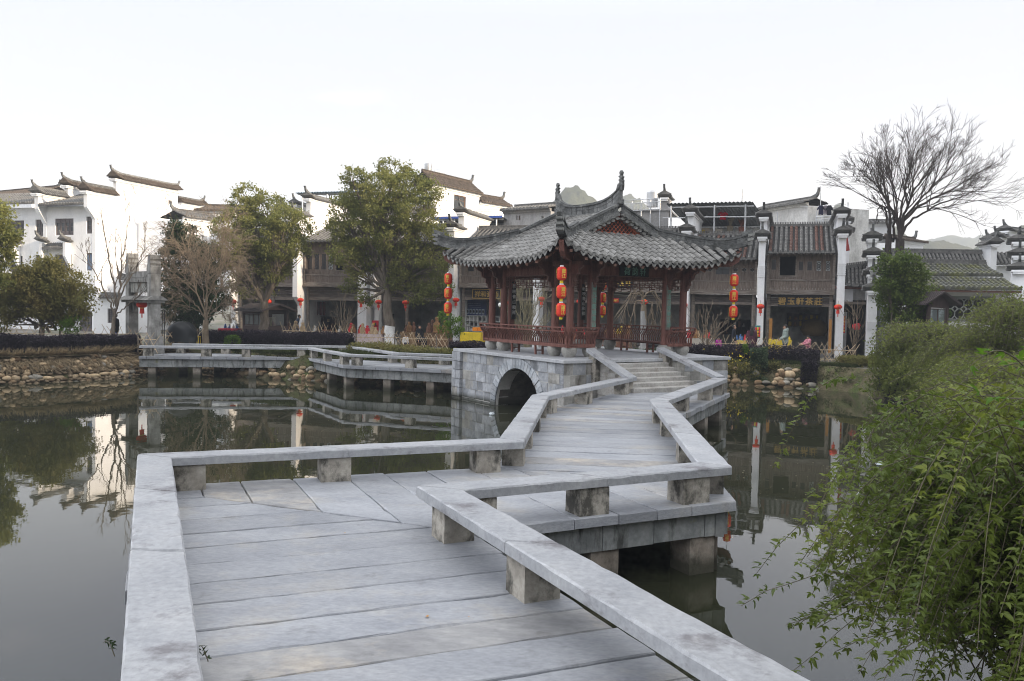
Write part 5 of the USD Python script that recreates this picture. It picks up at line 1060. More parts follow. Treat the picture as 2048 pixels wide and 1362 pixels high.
S[3] = shop('timber shop full of wood carvings behind the big camphor tree', 766, 904, 602, 575, 568, 550, 508, 487, 455, [(785, 800, 510, 540, 1, DPANE), (812, 827, 510, 540, 1, DPANE), (850, 865, 510, 540, 1, DPANE), (876, 891, 510, 540, 1, DPANE)], posts=(814,))
S[4] = shop('timber shop with gold signboard and blue poster left of the pavilion columns', 922, 1076, 601, 576, 569, 551, 512, 499, 459, [(935, 950, 515, 545, 1, DPANE), (965, 980, 515, 545, 1, DPANE), (1010, 1025, 515, 545, 1, DPANE)], posts=(1022,))
S[5] = shop('wide dark timber shop seen through the pavilion with a small red banner', 1086, 1368, 607, 584, 575, 556, 520, 506, 462, [(1110, 1130, 522, 550, 0, DPANE), (1150, 1170, 522, 550, 0, DPANE), (1230, 1250, 522, 550, 0, DPANE), (1300, 1320, 522, 550, 0, DPANE)], posts=(1180, 1285))
S[6] = shop('timber shop with small square upper windows right of the pavilion', 1381, 1513, 609, 589, 582, 561, 530, 519, 471, [(1385, 1395, 535, 545, 0, PAPER), (1398, 1408, 535, 545, 0, PAPER), (1413, 1424, 535, 545, 0, PAPER), (1428, 1460, 532, 551, 3, DPANE), (1464, 1476, 534.5, 545, 0, PAPER), (1481, 1493, 534.5, 545, 0, PAPER), (1497, 1509, 534.5, 545, 0, PAPER)], red=True)
S[7] = shop('timber tea shop with red-streaked tile roof and gold signboard', 1532, 1668, 613, 589, 582, 559, 515, 506, 453, [(1539, 1552, 517, 542, 0, DPANE), (1556, 1591, 513, 552, 'open', None), (1593, 1606, 521, 543, 0, DPANE), (1610, 1624, 521, 543, 0, DPANE), (1628.5, 1642, 520, 544, 0, PAPER), (1647, 1660, 520, 544, 0, PAPER)], red=True)
# signboards (parts of their shops)
def sign(sk, u0, u1, v0, v1, chars, h, mat=GOLD, board=SIGNBLACK, y=-.06, gap=1.25, border=None, label=None, name='signboard'):
    t, x0, W_, z = S[sk]; xa, za = F.hit(u0, v1); xb, zb = F.hit(u1, v0); xa -= x0; xb -= x0
    m = MB(); m.box(xa, xb, y-.06, y, za, zb); w = m.build(name, board, t, label=label)
    if border is not None:
        m = MB(); e = .045
        for q in ((xa, xb, za, za+e), (xa, xb, zb-e, zb), (xa, xa+e, za+e, zb-e), (xb-e, xb, za+e, zb-e)): m.box(q[0], q[1], y-.075, y-.058, q[2], q[3])
        m.build('sign_border', border, w)
    n = len(chars); tw = h*(1+(n-1)*gap); letters(text(chars, h, ((xa+xb)/2-tw/2, y-.062, (za+zb)/2-h*.5), (1, 0, 0), (0, 0, 1), (0, -1, 0), .03, gap), mat, w)
sign(7, 1556, 1644, 591, 613, '碧玉軒茶莊', .40, BRONZE, gap=1.14, label='black signboard with five gold characters')
sign(4, 946, 1003, 578.5, 597, '祥和瓷斋', .36, BRONZE, border=BRONZE, gap=1.06, label='dark signboard with four gold characters and gold rim')
sign(5, 1214, 1268, 560, 574, '祥和玉軒', .26, GOLD, y=-.36, gap=1.3, label='dark signboard with gold characters')
sign(5, 1219, 1238, 597, 604.5, '五福臨門', .12, GOLD, cloth('banner_red', (.62, .03, .05)), y=-.02, gap=1.05, label='small red banner with gold characters', name='banner')

# firewalls between the shops: white piers with stepped tiled tops
def firewall(label, uc, thick, vcap1, vcap2, vjog=None, front=.95, low=.35, s1=1.5, s2=3.6, g=GZ, x=None, capv3=None, mat=PLASTER, grp=None):
    xc = F.hit(uc, 600)[0] if x is None else x; o = F.w(xc, 0); t = thing('firewall', label, 'firewall', (o[0], o[1], 0), FANG, group=grp)
    z1, z2 = F.hit(uc, vcap1, -front)[1], F.hit(uc, vcap2, s1)[1]; zj = F.hit(uc, vjog, -front)[1] if vjog else None
    prof = ([(-low, g-.3), (-low, zj-.55), (-front, zj)] if zj else [(-front, g-.3)])+[(-front, z1), (s1-front, z1), (s1-front, z2), (s2+1.6, z2), (s2+1.6, g-.3)]
    MB().prism(prof, (0, 0, 0), (0, 1, 0), (0, 0, 1), (1, 0, 0), -thick/2, thick/2).build('wall', mat, t)
    m = MB()
    zb = z1-1.35
    for k in range(6): m.box(-thick/2-.02, thick/2+.02, -front-.03, -front+.05, zb-k*.11, zb-k*.11+.06)
    m.build('corbel_bands', mat, t)
    tile_cap(t, (0, -front-.30, z1+.20), (0, s1-front-.02, z1+.20), thick*.5+.24, .22, up=(1, 0))
    tile_cap(t, (0, s1-front-.32, z2+.20), (0, s2+1.7, z2+.20), thick*.5+.24, .22, up=(1, 0))
    return t
firewall('white firewall pier at the far left end of the shop row', 473, .34, 520, 470, 596)
firewall('slim white firewall pier between the red-shuttered shop and the diagonal-lattice shop', 606, .34, 436, 408, 594)
firewall('broad white firewall pier left of the big camphor trunk', 738, .62, 520, 470, None, front=.9)
firewall('thin white firewall pier just left of the big camphor trunk', 759, .30, 520, 470, 600)
firewall('white firewall pier with curved foot left of the gold rimmed signboard', 913, .36, 462, 436, 596)
firewall('white firewall pier seen between the pavilion columns', 1081, .36, 500, 470, None)
firewall('white firewall pier at the right edge of the pavilion', 1374, .36, 470, 436, None)
firewall('white firewall pier left of the tea shop', 1522, .34, 482, 446, None)
firewall('white firewall pier right of the tea shop with two stacked caps', 1679, .36, 476, 440, None)
# ================================================================ other buildings
def box_wall(parent, poly, y0, y1, mat=PLASTER, name='wall', holes=(), axis='x'):
    if axis == 'x': return MB().prism(poly, (0, 0, 0), (1, 0, 0), (0, 0, 1), (0, 1, 0), y0, y1, holes).build(name, mat, parent)
    return MB().prism(poly, (0, 0, 0), (0, 1, 0), (0, 0, 1), (1, 0, 0), y0, y1, holes).build(name, mat, parent)
rect = lambda a, b, c, d: [(a, c), (b, c), (b, d), (a, d)]
SHUT = M('grey_shutter', [(.10, .085, .085), (.16, .14, .14)], scale=4, rough=.7, rnd=.08)
# ---- tall white house on the left
WP = Plane(-30.15, 60.6, math.atan2(-.325, .945))
wh = thing('white_house', 'tall white three-storey house with stepped gable and grey shutters at far left', 'house', (WP.o[0], WP.o[1], 0), WP.ang)
zE = WP.hit(187, 409)[1]; zG1 = WP.hit(200, 390)[1]; 
gw = Plane(*WP.w(0, 0)[:2], WP.ang+math.pi/2)       # gable plane: x back, so depth is its x
zG2 = gw.hit(300, 376)[1]; yS = gw.hit(233, 380)[0]; yEnd = gw.hit(356, 390)[0]; zG3 = gw.hit(372, 412)[1]
xs1 = WP.hit(90, 420)[0]
win3 = [(110, 147, 437, 470), (172.5, 190, 433, 467), (17, 48, 441, 473), (71, 88, 439, 472)]; win2 = [(110, 144, 509, 545), (172.5, 190, 506, 541), (20, 45, 512, 545), (71, 88, 510, 545)]
wh_w = []
for u0, u1, v0, v1 in win3+win2:
    a, b = WP.hit(u0, (v0+v1)/2)[0], WP.hit(u1, (v0+v1)/2)[0]; wh_w.append((a, b, WP.hit((u0+u1)/2, v1)[1], WP.hit((u0+u1)/2, v0)[1]))
wh_w.append((WP.hit(158, 640)[0], WP.hit(186, 640)[0], GZ, WP.hit(170, 622)[1]))
box_wall(wh, rect(-15, -.30, GZ-.4, zE-.1), 0, .3, holes=[rect(a, b, c, d) for a, b, c, d in wh_w])
for i, (a, b, c, d) in enumerate(wh_w):
    blue = i == 5
    MB().box(a, b, .2, .24, c, d).build('window_back', DARK, wh)
    n = 4 if b-a > 1.0 else 2
    if i == 1: n = 2
    w = MB().box(a, b, .10, .14, c, c+.08).box(a, b, .10, .14, d-.10, d).build('window', SHUT, wh, label='blue covered window' if blue else ('window with one shutter open' if i == 1 else None))
    for k in range(n):
        if i == 1 and k == 1: continue
        xa, xb = a+(b-a)*k/n+.02, a+(b-a)*(k+1)/n-.02
        m = MB(); m.box(xa, xa+.06, .09, .13, c+.08, d-.1); m.box(xb-.06, xb, .09, .13, c+.08, d-.1); m.box(xa+.06, xb-.06, .09, .13, c+.08, c+.3); m.box(xa+.06, xb-.06, .09, .13, d-.3, d-.1); m.box(xa+.06, xb-.06, .095, .12, (c+d)/2-.02, (c+d)/2+.02)
        m.build('shutter', cloth('blue_sheet', (.20, .26, .36)) if blue else SHUT, w)
        MB().box(xa+.06, xb-.06, .125, .132, c+.3, d-.3).build('pane', cloth('blue_sheet', (.20, .26, .36)) if blue else DPANE, w)
box_wall(wh, [(-.02, GZ-.4), (yEnd+3.2, GZ-.4), (yEnd+3.2, zG3), (yEnd, zG3), (yEnd, zG2), (yS, zG2), (yS, zG1), (-.75, zG1), (-.75, zE-.25), (-.02, zE-1.05)], -.30, 0.0, axis='y', name='gable_wall')
tile_cap(wh, (-.15, -1.0, zG1+.2), (-.15, yS-.02, zG1+.2), .52, .42, TILE_W, (1, 0)); tile_cap(wh, (-.15, yS-.3, zG2+.2), (-.15, yEnd+.2, zG2+.2), .52, .42, TILE_W, (1, .4)); tile_cap(wh, (-.15, yEnd+.25, zG3+.2), (-.15, yEnd+3.3, zG3+.2), .52, .42, TILE_W, (0, 1))
slope(wh, (xs1+.2, -.75, zE), (-.32, -.75, zE), (xs1+.2, 3.4, zE+1.35), (-.32, 3.4, zE+1.35), .25, TILE_I, .4, .08); slope(wh, (-15, -.75, zE+.15), (xs1-.2, -.75, zE+.15), (-15, 3.4, zE+1.5), (xs1-.2, 3.4, zE+1.5), .25, TILE_I, .4, .08)
zF1, zF2 = WP.hit(88, 395)[1], WP.hit(130, 372)[1]
box_wall(wh, [(-.02, zE-3.0), (8.0, zE-3.0), (8.0, zF2+.15), (1.9, zF2+.15), (1.9, zF1), (-.75, zF1), (-.75, zE-.3), (-.02, zE-1.35)], xs1-.17, xs1+.17, axis='y', name='party_wall')
tile_cap(wh, (xs1, -1.0, zF1+.2), (xs1, 1.85, zF1+.2), .5, .4, TILE_I, (1, 0)); tile_cap(wh, (xs1, 1.6, zF2+.35), (xs1, 8.0, zF2+.35), .5, .4, TILE_W, (1, 0))
box_wall(wh, rect(-15, -.3, zE-6, zE+1), 8.0, 8.3, name='back_wall')
for (ua, ub, vv) in ((97, 137, 494), (20, 36, 497)):          # little tiled hoods over the second-floor windows
    xa, xb = WP.hit(ua, vv)[0], WP.hit(ub, vv)[0]; zh = WP.hit((ua+ub)/2, vv)[1]
    slope(wh, (xa, -.55, zh-.1), (xb, -.55, zh-.1), (xa, -.02, zh+.3), (xb, -.02, zh+.3), .22, TILE_I, .35, .06)
    for xx in (xa-.17, xb+.17):
        box_wall(wh, [(-.02, zh-1.6), (-.55, zh-.7), (-.55, zh+.28), (-.02, zh+.28)], xx-.12, xx+.12, axis='y', name='hood_wall'); tile_cap(wh, (xx, -.85, zh+.36), (xx, .0, zh+.36), .32, .22, TILE_I, (1, 0), mould=False)
# ---- low white annex in front of the gable
an = Plane(*py(188, 600, 57.0)[:2], WP.ang+.25); t = thing('annex', 'low white annex with tiled parapet and small shuttered window behind the bare sapling', 'house', (an.o[0], an.o[1], 0), an.ang)
wA = an.hit(258, 600)[0]; zA = an.hit(222, 600)[1]; hx = (an.hit(215, 630)[0], an.hit(230, 630)[0], an.hit(222, 646)[1], an.hit(222, 617)[1])
box_wall(t, rect(0, wA, GZ-.3, zA), 0, .3, holes=[rect(*hx)]); lattice(t, hx[0], hx[1], hx[2], hx[3], .12, SHUT, SHUT, DPANE, 1)
tile_cap(t, (.4, .15, zA+.1), (an.hit(242, 600)[0], .15, zA+.1), .4, .3, TILE_I, (0, 0), finial=False); box_wall(t, rect(an.hit(243, 600)[0], wA, zA, zA+1.2), 0, .3, name='raised_wall'); tile_cap(t, (an.hit(236, 600)[0], .15, zA+1.3), (wA+.1, .15, zA+1.3), .4, .3, TILE_I, (1, 0))
box_wall(t, rect(0, wA, GZ-.3, zA), 3.5, 3.8, name='back_wall'); box_wall(t, rect(.3, 3.5, GZ-.3, zA), 0, .3, axis='y', name='side_wall')
# ---- generic back house seen above the roofs
def back_house(label, u0, u1, y0, y1, veave, vridge, vbase, dep=5.0, mat=PLASTER, tile=TILE_W, wins=(), roofd=1.6, cat='house', up=(0, 1), name='white_house', sp=.26):
    a, b = py(u0, 500, y0)[:2], py(u1, 500, y1)[:2]; d = b-a; p = Plane(a[0], a[1], math.atan2(d[1], d[0])); W_ = np.linalg.norm(d); um = (u0+u1)/2
    zE_, zR_, zB = p.hit(um, veave)[1], p.hit(um, vridge, roofd)[1], p.hit(um, vbase)[1]
    t = thing(name, label, cat, (a[0], a[1], 0), p.ang)
    hs = [(p.hit(q[0], (q[2]+q[3])/2)[0], p.hit(q[1], (q[2]+q[3])/2)[0], p.hit((q[0]+q[1])/2, q[3])[1], p.hit((q[0]+q[1])/2, q[2])[1]) for q in wins]
    box_wall(t, rect(0, W_, zB-4.5, zE_), 0, .25, mat, holes=[rect(*h) for h in hs]); box_wall(t, rect(.25, dep, zB-4.5, zE_), 0, .25, mat, axis='y', name='side_wall'); box_wall(t, rect(.25, dep, zB-4.5, zE_), W_-.25, W_, mat, axis='y', name='side_wall'); box_wall(t, rect(0, W_, zB-4.5, zE_), dep, dep+.2, mat, name='back_wall')
    MB().box(-.02, W_+.02, -.10, .05, zE_+.002, zE_+.10).box(-.02, W_+.02, -.2, .05, zE_+.104, zE_+.2).build('cornice', mat, t)
    slope(t, (-.1, -.35, zE_+.24), (W_+.1, -.35, zE_+.24), (-.1, roofd, zR_), (W_+.1, roofd, zR_), sp, tile, .4, .085); slope(t, (W_+.1, roofd*2+.4, zE_+.24), (-.1, roofd*2+.4, zE_+.24), (W_+.1, roofd+.02, zR_), (-.1, roofd+.02, zR_), .4, tile, .8, .09, ends=False)
    ridge_cap(t, (-.1, roofd, zR_-.03), (W_+.1, roofd, zR_-.03), tile, .1, .18)
    for k, (e, s_) in enumerate(((up[0], -1), (up[1], 1))):
        if e: 
            x = -.1 if s_ < 0 else W_+.1; MB().prism([(-.4, 0), (.05, 0), (.2, .16), (.26, .5), (.36, .6), (.16, .62), (.1, .36), (-.05, .2), (-.4, .12)], (x, roofd, zR_+.08), (s_, 0, 0), (0, 0, 1), (0, 1, 0), -.07, .07).build('ridge_horn', RIDGE, t)
    for h in hs: lattice(t, h[0], h[1], h[2], h[3], .12, M('brown_frame', [(.16, .085, .05), (.24, .14, .09)], scale=4, rough=.6), M('brown_frame', []), DPANE, 3)
    return t, p, W_, zE_, zR_
back_house('white house with brown tile roof and brown window catching the warm light above the shops', 862, 957, 64, 69.5, 383, 358, 440, wins=((908, 932, 391, 421),), roofd=.9)
back_house('lower white wing with brown tiles right of the warm-lit house', 957, 1016, 69.6, 72.5, 413, 396, 440, roofd=.8)
back_house('white house with sunlit brown roof at the left edge behind the tall house', -70, 64, 86, 80, 402, 385, 450, roofd=2.6)
back_house('small white house with reddish roof between the tall house and the left camphor tree', 392, 470, 66, 66, 427, 413, 470, tile=TILE_W, roofd=2.2, up=(0, 0))
back_house('white house with grey tiled parapet just right of the tall house', 366, 440, 62, 65, 443, 428, 480, tile=TILE_I, roofd=1.0, up=(1, 0))
back_house('grey rendered roof room with two slit vents beside the ridge', 1006, 1100, 57, 54.8, 425, 413, 458, mat=CEMENT, tile=TILE_I, roofd=1.4, up=(0, 0), wins=((1032.5, 1035, 431, 440), (1037.5, 1040.5, 431, 440)), name='roof_room', cat='roof room')
back_house('white house with tiled parapet behind the lane gate', 1712, 1784, 61.4, 61, 452, 443, 520, tile=TILE_I, roofd=.6, up=(0, 1))
back_house('small sunlit white house behind the bare tree trunk', 1790, 1846, 60, 62.5, 488, 478, 540, tile=TILE_W, roofd=.7, up=(0, 1))
back_house('long white parapet house with dark tiles right of the corrugated roof', 1512, 1613, 61, 56, 419, 408, 460, mat=PLASTER_O, tile=TILE_I, roofd=.6, up=(0, 1))
back_house('white house half hidden behind the big camphor crown', 650, 862, 62, 62, 430, 412, 470, tile=TILE_I, roofd=2.0, up=(0, 0))
# ---- stepped free-standing firewalls
def stepped(label, x, y, ang, thick, steps, low=-1.0, mat=PLASTER, tile=TILE_I, foot=None, up0=(1, 0), both=False):
    t = thing('stepped_wall', label, 'firewall', (x, y, 0), ang)
    prof = [(steps[0][0], low)]
    for a, b, z in steps: prof += [(a, z), (b, z)]
    prof += [(steps[-1][1], low)]
    box_wall(t, prof, -thick/2, thick/2, mat, axis='y')
    n = len(steps); top_i = max(range(n), key=lambda i: steps[i][2])
    for i, (a, b, z) in enumerate(steps):
        fwd = i <= top_i; tile_cap(t, (0, a-(.3 if fwd else -.02), z+.2), (0, b-(.02 if fwd and i < top_i else -.3 if i >= top_i else .02), z+.2), thick/2+.26, .24, tile, (1 if fwd else 0, 1 if i >= top_i else 0))
    return t
q = py(1744, 640, 41.0); zz = lambda v, y, u=1744: py(u, v, y)[2]
lw = stepped('white stepped wall with ringed front pier at the lane gate', q[0], q[1], -.375, .42, [(0, .9, zz(590, 41)), (.9, 2.2, zz(558, 42)), (2.2, 4.0, zz(520, 43.5)), (4.0, 6.0, zz(488, 45.5))], GZ-.3)
m = MB()
for k in range(4): m.box(-.23, .23, -.03, .5, zz(645, 41)-k*.10, zz(645, 41)-k*.10+.05)
m.box(-.22, .22, -.02, .5, zz(688, 41), zz(688, 41)+.05); m.build('pier_bands', PLASTER, lw)
MB().lathe([(0, 0), (.13, .02), (.16, .12), (.12, .24), (.05, .28), (.05, .34), (.14, .38), (.16, .6), (.2, .64), (.2, .7), (0, .7)], (0, .2, zz(590, 41)+.52), 10).build('urn_finial', RIDGEPALE, lw, True)
q = py(2036, 600, 43); stepped('white pier with grey tiled caps at the right edge', q[0], q[1], -.52, .6, [(0, 1.0, py(2036, 548, 43)[2]), (1.0, 2.6, py(2036, 520, 44)[2]), (2.6, 5, py(2036, 494, 46)[2])], GZ-.3)
q = py(1976, 520, 58); P3 = lambda v: py(2000, v, 60)[2]
stepped('sunlit stepped white wall high on the right skyline', q[0], q[1], -1.0, .5, [(0, 1.1, P3(494)), (1.1, 2.2, P3(485)), (2.2, 5.2, P3(470)), (5.2, 6.6, P3(486))], 2.0)
q = py(566, 470, 60); stepped('white stepped wall rising behind the shop roofs left of the canopy', q[0], q[1], FANG+.15, .4, [(0, 2.0, py(570, 424, 60)[2]), (2.0, 4.2, py(570, 412, 61)[2])], 4.0)
q = py(1692, 500, 52); stepped('slim white stepped wall with double cap right of the tea shop roof', q[0], q[1], FANG, .4, [(0, 1.0, py(1692, 470, 52)[2]), (1.0, 3.0, py(1692, 450, 53)[2])], 2.0)
# ---- lane gate with curled roof
LG = Plane(*py(1674, 600, 44.4)[:2], FANG+.1); t = thing('lane_gate', 'small lane gate with curled tile roof and red couplet beside the tea shop', 'gate', (LG.o[0], LG.o[1], 0), LG.ang)
wG = LG.hit(1738, 600)[0]; e0, r0_ = LG.hit(1700, 571)[1], LG.hit(1700, 540)[1]
for k in range(4):
    f0, f1 = k/4, (k+1)/4; lf = lambda f: .5*max(0, .45-f)**2/.2
    slope(t, (-.25+wG*f0, -.8, e0+lf(f0)), (-.25+wG*f1, -.8, e0+lf(f1)), (-.1+wG*f0, .5, r0_+.3*f0), (-.1+wG*f1, .5, r0_+.3*f1), .22, TILE_I, .3, .075)
ridge_cap(t, (-.3, .5, r0_-.02), (wG, .5, r0_+.26), TILE_I); MB().bar((-.3, -.5, e0-.12), (wG, -.5, e0-.12), .12, .16).build('eave_beam', REDDARK, t)
xa, xb, za, zb = LG.hit(1681, 590)[0], LG.hit(1706, 590)[0], LG.hit(1690, 603)[1], LG.hit(1690, 573)[1]; box_wall(t, rect(xa, xb, za, zb), .0, .12, PLASTER, 'panel')
box_wall(t, rect(xb+.02, wG-.1, za, zb), .5, .6, PLASTER_O, 'panel'); MB().box(0, wG-.05, -.1, .1, za-.14, za-.004).build('beam', OLDBEAM, t)
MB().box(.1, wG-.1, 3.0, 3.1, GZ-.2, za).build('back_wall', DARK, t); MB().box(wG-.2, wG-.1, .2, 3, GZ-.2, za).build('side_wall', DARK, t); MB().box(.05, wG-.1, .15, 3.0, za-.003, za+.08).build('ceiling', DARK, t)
xp, xq = LG.hit(1681.5, 650)[0], LG.hit(1692.5, 650)[0]; MB().box(xp, xq, -.15, .1, GZ-.2, LG.hit(1687, 624)[1]).build('door_jamb', CEMENT, t)
MB().box(xp+.07, xp+.19, -.17, -.152, LG.hit(1687, 666)[1], LG.hit(1687, 632)[1]).build('couplet', cloth('banner_red', (.62, .03, .05)), t); letters(text('福臨門江青', .11, (xp+.075, -.171, LG.hit(1687, 632.5)[1]), (1, 0, 0), (0, 0, 1), (0, -1, 0), .004, 1.5, True), GOLD, t)
# ---- mossy-roofed garden wall house on the right
MW = Plane(*py(1850, 620, 41.0)[:2], FANG+.24); t = thing('garden_house', 'low white house with mossy tile roof and stone lattice window on the right', 'house', (MW.o[0], MW.o[1], 0), MW.ang)
wM = MW.hit(2045, 620)[0]; zMe = MW.hit(1940, 577)[1]; zMr = MW.hit(1940, 529, 3.0)[1]
h = (MW.hit(1893, 618)[0], MW.hit(1983, 618)[0], MW.hit(1940, 638)[1], MW.hit(1940, 598)[1])
box_wall(t, rect(-1.5, wM+2, GZ-.3, zMe-.1), 0, .3, holes=[rect(*h)]); MB().box(h[0], h[1], .6, .7, h[2]-.2, h[3]+.2).build('window_back', DARK, t)
m = MB(); e = .13
for a, b, c, d in ((h[0]-e, h[1]+e, h[2]-e, h[2]), (h[0]-e, h[1]+e, h[3], h[3]+e), (h[0]-e, h[0], h[2], h[3]), (h[1], h[1]+e, h[2], h[3])): m.box(a, b, -.05, .31, c, d)
w = m.build('window', M('window_stone', [(.17, .18, .165), (.25, .26, .245)], scale=4, rough=.8), t, label='stone lattice window of octagons')
m = MB(); nx_ = 5; cw = (h[1]-h[0])/nx_; ch = (h[3]-h[2])/2; yl = .08; bw_ = .032
for i in range(nx_):
    for j in range(2):
        cx, cz = h[0]+cw*(i+.5), h[2]+ch*(j+.5); o = [(-.5, -.22), (-.22, -.5), (.22, -.5), (.5, -.22), (.5, .22), (.22, .5), (-.22, .5), (-.5, .22)]
        pts = [(cx+a*cw*.98, cz+b*ch*.98) for a, b in o]
        for (x0, z0), (x1, z1) in zip(pts, pts[1:]+pts[:1]): m.bar((x0, yl, z0), (x1, yl, z1), bw_, .04, (0, 1, 0))
for i in range(1, nx_):
    cx, cz = h[0]+cw*i, (h[2]+h[3])/2; d = [(cx-.16, cz), (cx, cz-.16), (cx+.16, cz), (cx, cz+.16)]
    for (x0, z0), (x1, z1) in zip(d, d[1:]+d[:1]): m.bar((x0, yl, z0), (x1, yl, z1), bw_, .04, (0, 1, 0))
m.build('lattice', M('lattice_stone', [(.30, .31, .29), (.40, .41, .39)], scale=4, rough=.8), w)
xr = MW.hit(2030, 560)[0]; slope(t, (-1.5, -.7, zMe), (xr, -.7, zMe), (-1.5, 1.1, zMe+(zMr-zMe)*.5-.1), (xr, 1.1, zMe+(zMr-zMe)*.5-.1), .24, TILE_M, .3, .08); slope(t, (-1.5, 1.12, zMe+(zMr-zMe)*.5+.06), (xr, 1.12, zMe+(zMr-zMe)*.5+.06), (-1.5, 3.0, zMr), (xr, 3.0, zMr), .24, TILE_M, .3, .08)
ridge_cap(t, (-1.5, 3.0, zMr-.03), (xr, 3.0, zMr-.03), TILE_I); MB().box(-1.5, xr, -.66, -.56, zMe-.2, zMe-.1).build('fascia', REDDARK, t); box_wall(t, rect(-1.5, xr, GZ-.3, zMr-.1), 3.3, 3.5, name='back_wall')
box_wall(t, rect(.3, 3.3, GZ-.3, zMe-.1), -1.5, -1.2, axis='y', name='side_wall')
BW = Plane(*py(1800, 530, 51.0)[:2], FANG+.28); t = thing('garden_wall', 'long white wall with grey tile coping behind the mossy roof', 'wall', (BW.o[0], BW.o[1], 0), BW.ang)
w1, w2_, zC = BW.hit(1972, 530)[0], BW.hit(2060, 530)[0], BW.hit(1900, 527)[1]; zC2 = zC+(BW.hit(1900, 506)[1]-zC)
box_wall(t, rect(-1, w1-.1, GZ, zC), 0, .3); slope(t, (-1, -.5, zC), (w1-.2, -.5, zC), (-1, .15, zC2), (w1-.2, .15, zC2), .24, TILE_I, .4, .075); ridge_cap(t, (-1, .15, zC2-.03), (w1-.2, .15, zC2-.03), TILE_I)
box_wall(t, rect(w1+.3, w2_, GZ, zC-.1), 0, .3, name='wall'); slope(t, (w1+.35, -.5, zC), (w2_, -.5, zC), (w1+.35, .15, zC2+.1), (w2_, .15, zC2+.1), .24, TILE_I, .4, .075)
box_wall(t, rect(-.7, .6, GZ, zC2+.35), w1-.1, w1+.25, axis='y', name='pier'); tile_cap(t, (w1+.08, -.95, zC2+.5), (w1+.08, .7, zC2+.5), .42, .28, TILE_I, (1, 0))

# ---- roof sheds, terraces and roof clutter
CORR = M('corrugated_sheet', [(.13, .135, .13), (.19, .195, .19)], scale=2, rough=.55, rnd=.05)
BLUEEDGE = cloth('blue_edge', (.05, .10, .35), .5)
def canopy(label, u0, u1, y0, vfront, dep, drop, posts, vfloor, mat=CORR, thick=.05, edge=None, rib=.22, side=0.0, ang=FANG):
    a = py(u0, 450, y0); p = Plane(a[0], a[1], ang); W_ = p.hit(u1, 450)[0]; zf_ = p.hit((u0+u1)/2, vfront)[1]; zfl = p.hit((u0+u1)/2, vfloor)[1]
    t = thing('roof_canopy', label, 'canopy', (a[0], a[1], 0), ang); n = int(W_/rib); X = np.linspace(0, W_, n*4+1); Zr = .035*np.sin(np.arange(n*4+1)*math.pi/2)
    top_ = np.array([np.stack([X+side*f, X*0+dep*f, zf_-drop*f+Zr], 1) for f in (0, 1)]); m = MB(); m.grid(top_); m.grid(top_[::-1]-[0, 0, thick]); m.build('roof_sheet', mat, t)
    if edge is not None: MB().box(0, W_, -.04, -.005, zf_-.10, zf_+.06).build('edge_trim', edge, t)
    for f in (.08, .5, .92): MB().bar((side*f, dep*f, zf_-drop*f-.12), (W_+side*f, dep*f, zf_-drop*f-.12), .06, .08).build('purlin', STEEL, t)
    for u in posts:
        x = p.hit(u, 450)[0]; MB().tube([(x, .1, zfl-1.6), (x, .1, zf_-.14)], .055, 8).build('post', STEEL, t, True); MB().tube([(x+side, dep-.2, zfl-1.6), (x+side, dep-.2, zf_-drop-.14)], .05, 8).build('post', STEEL, t, True)
    return t, p, W_, zf_, zfl
t, p, W_, zf_, zfl = canopy('dark corrugated lean-to roof on steel posts on the roof terrace', 1332, 1504, 50.6, 405, 4.6, 1.0, (1341, 1428, 1490), 468, side=.9)
MB().box(-.3, W_+.6, -.05, 5.5, zfl-.25, zfl).build('terrace_floor', PLASTER_O, t); MB().box(-.3, W_+1, 4.6, 4.75, zfl, zf_-1.05).build('back_wall', PLASTER_O, t)
m = MB(); m.tube([(-.2, -.02, zfl+1.0), (W_+.4, -.02, zfl+1.0)], .025, 6); m.build('rail', STEEL, t)
t, p, W_, zf_, zfl = canopy('flat canopy with blue edge on thin posts in front of the warm-lit house', 862, 1004, 57.5, 434, 4.0, .35, (865, 885, 908, 992), 456, edge=BLUEEDGE)
MB().box(0, W_, 3.9, 4.05, zfl-2, zf_-.4).build('back_wall', PLASTER_O, t); MB().box(0, W_, 0.2, 3.9, zfl-.3, zfl-.1).build('terrace_floor', CEMENT, t)
canopy('blue-grey sloping canopy on poles above the left shop roofs', 590, 700, 60, 384, 4.0, -.5, (603, 628, 652, 690), 432, M('blue_sheet_roof', [(.13, .19, .24), (.19, .25, .30)], scale=2, rough=.5))
def railing(label, u0, u1, y0, y1, vt, vb, n=12):
    a, b = py(u0, (vt+vb)/2, y0), py(u1, (vt+vb)/2, y1); zt, zb = py((u0+u1)/2, vt, (y0+y1)/2)[2], py((u0+u1)/2, vb, (y0+y1)/2)[2]; t = thing('railing', label, 'railing', (a[0], a[1], zb)); d = b-a; d[2] = 0; h = zt-zb
    for z in (h, h*.72, .08): MB().tube([(0, 0, z), d+[0, 0, z]], .022, 5).build('rail', STEEL, t)
    m = MB()
    for k in range(n*3+1):
        if k % 3: m.tube([d*k/(n*3)+[0, 0, .08], d*k/(n*3)+[0, 0, h*.72]], .01, 4, False)
    m.build('bars', STEEL, t, kind='stuff')
    for k in range(0, n+1, 3): MB().tube([d*k/n-[0, 0, 1.2], d*k/n+[0, 0, h]], .028, 6).build('post', STEEL, t)
railing('grey steel railing on the roof terrace right of the ridge finial', 1246, 1320, 53, 51.5, 399, 423); railing('pale steel railing above the flat blue-edged canopy', 930, 1004, 60, 60, 419, 434); railing('steel railing of the terrace with drying clothes', 1632, 1690, 53, 51, 431, 452)
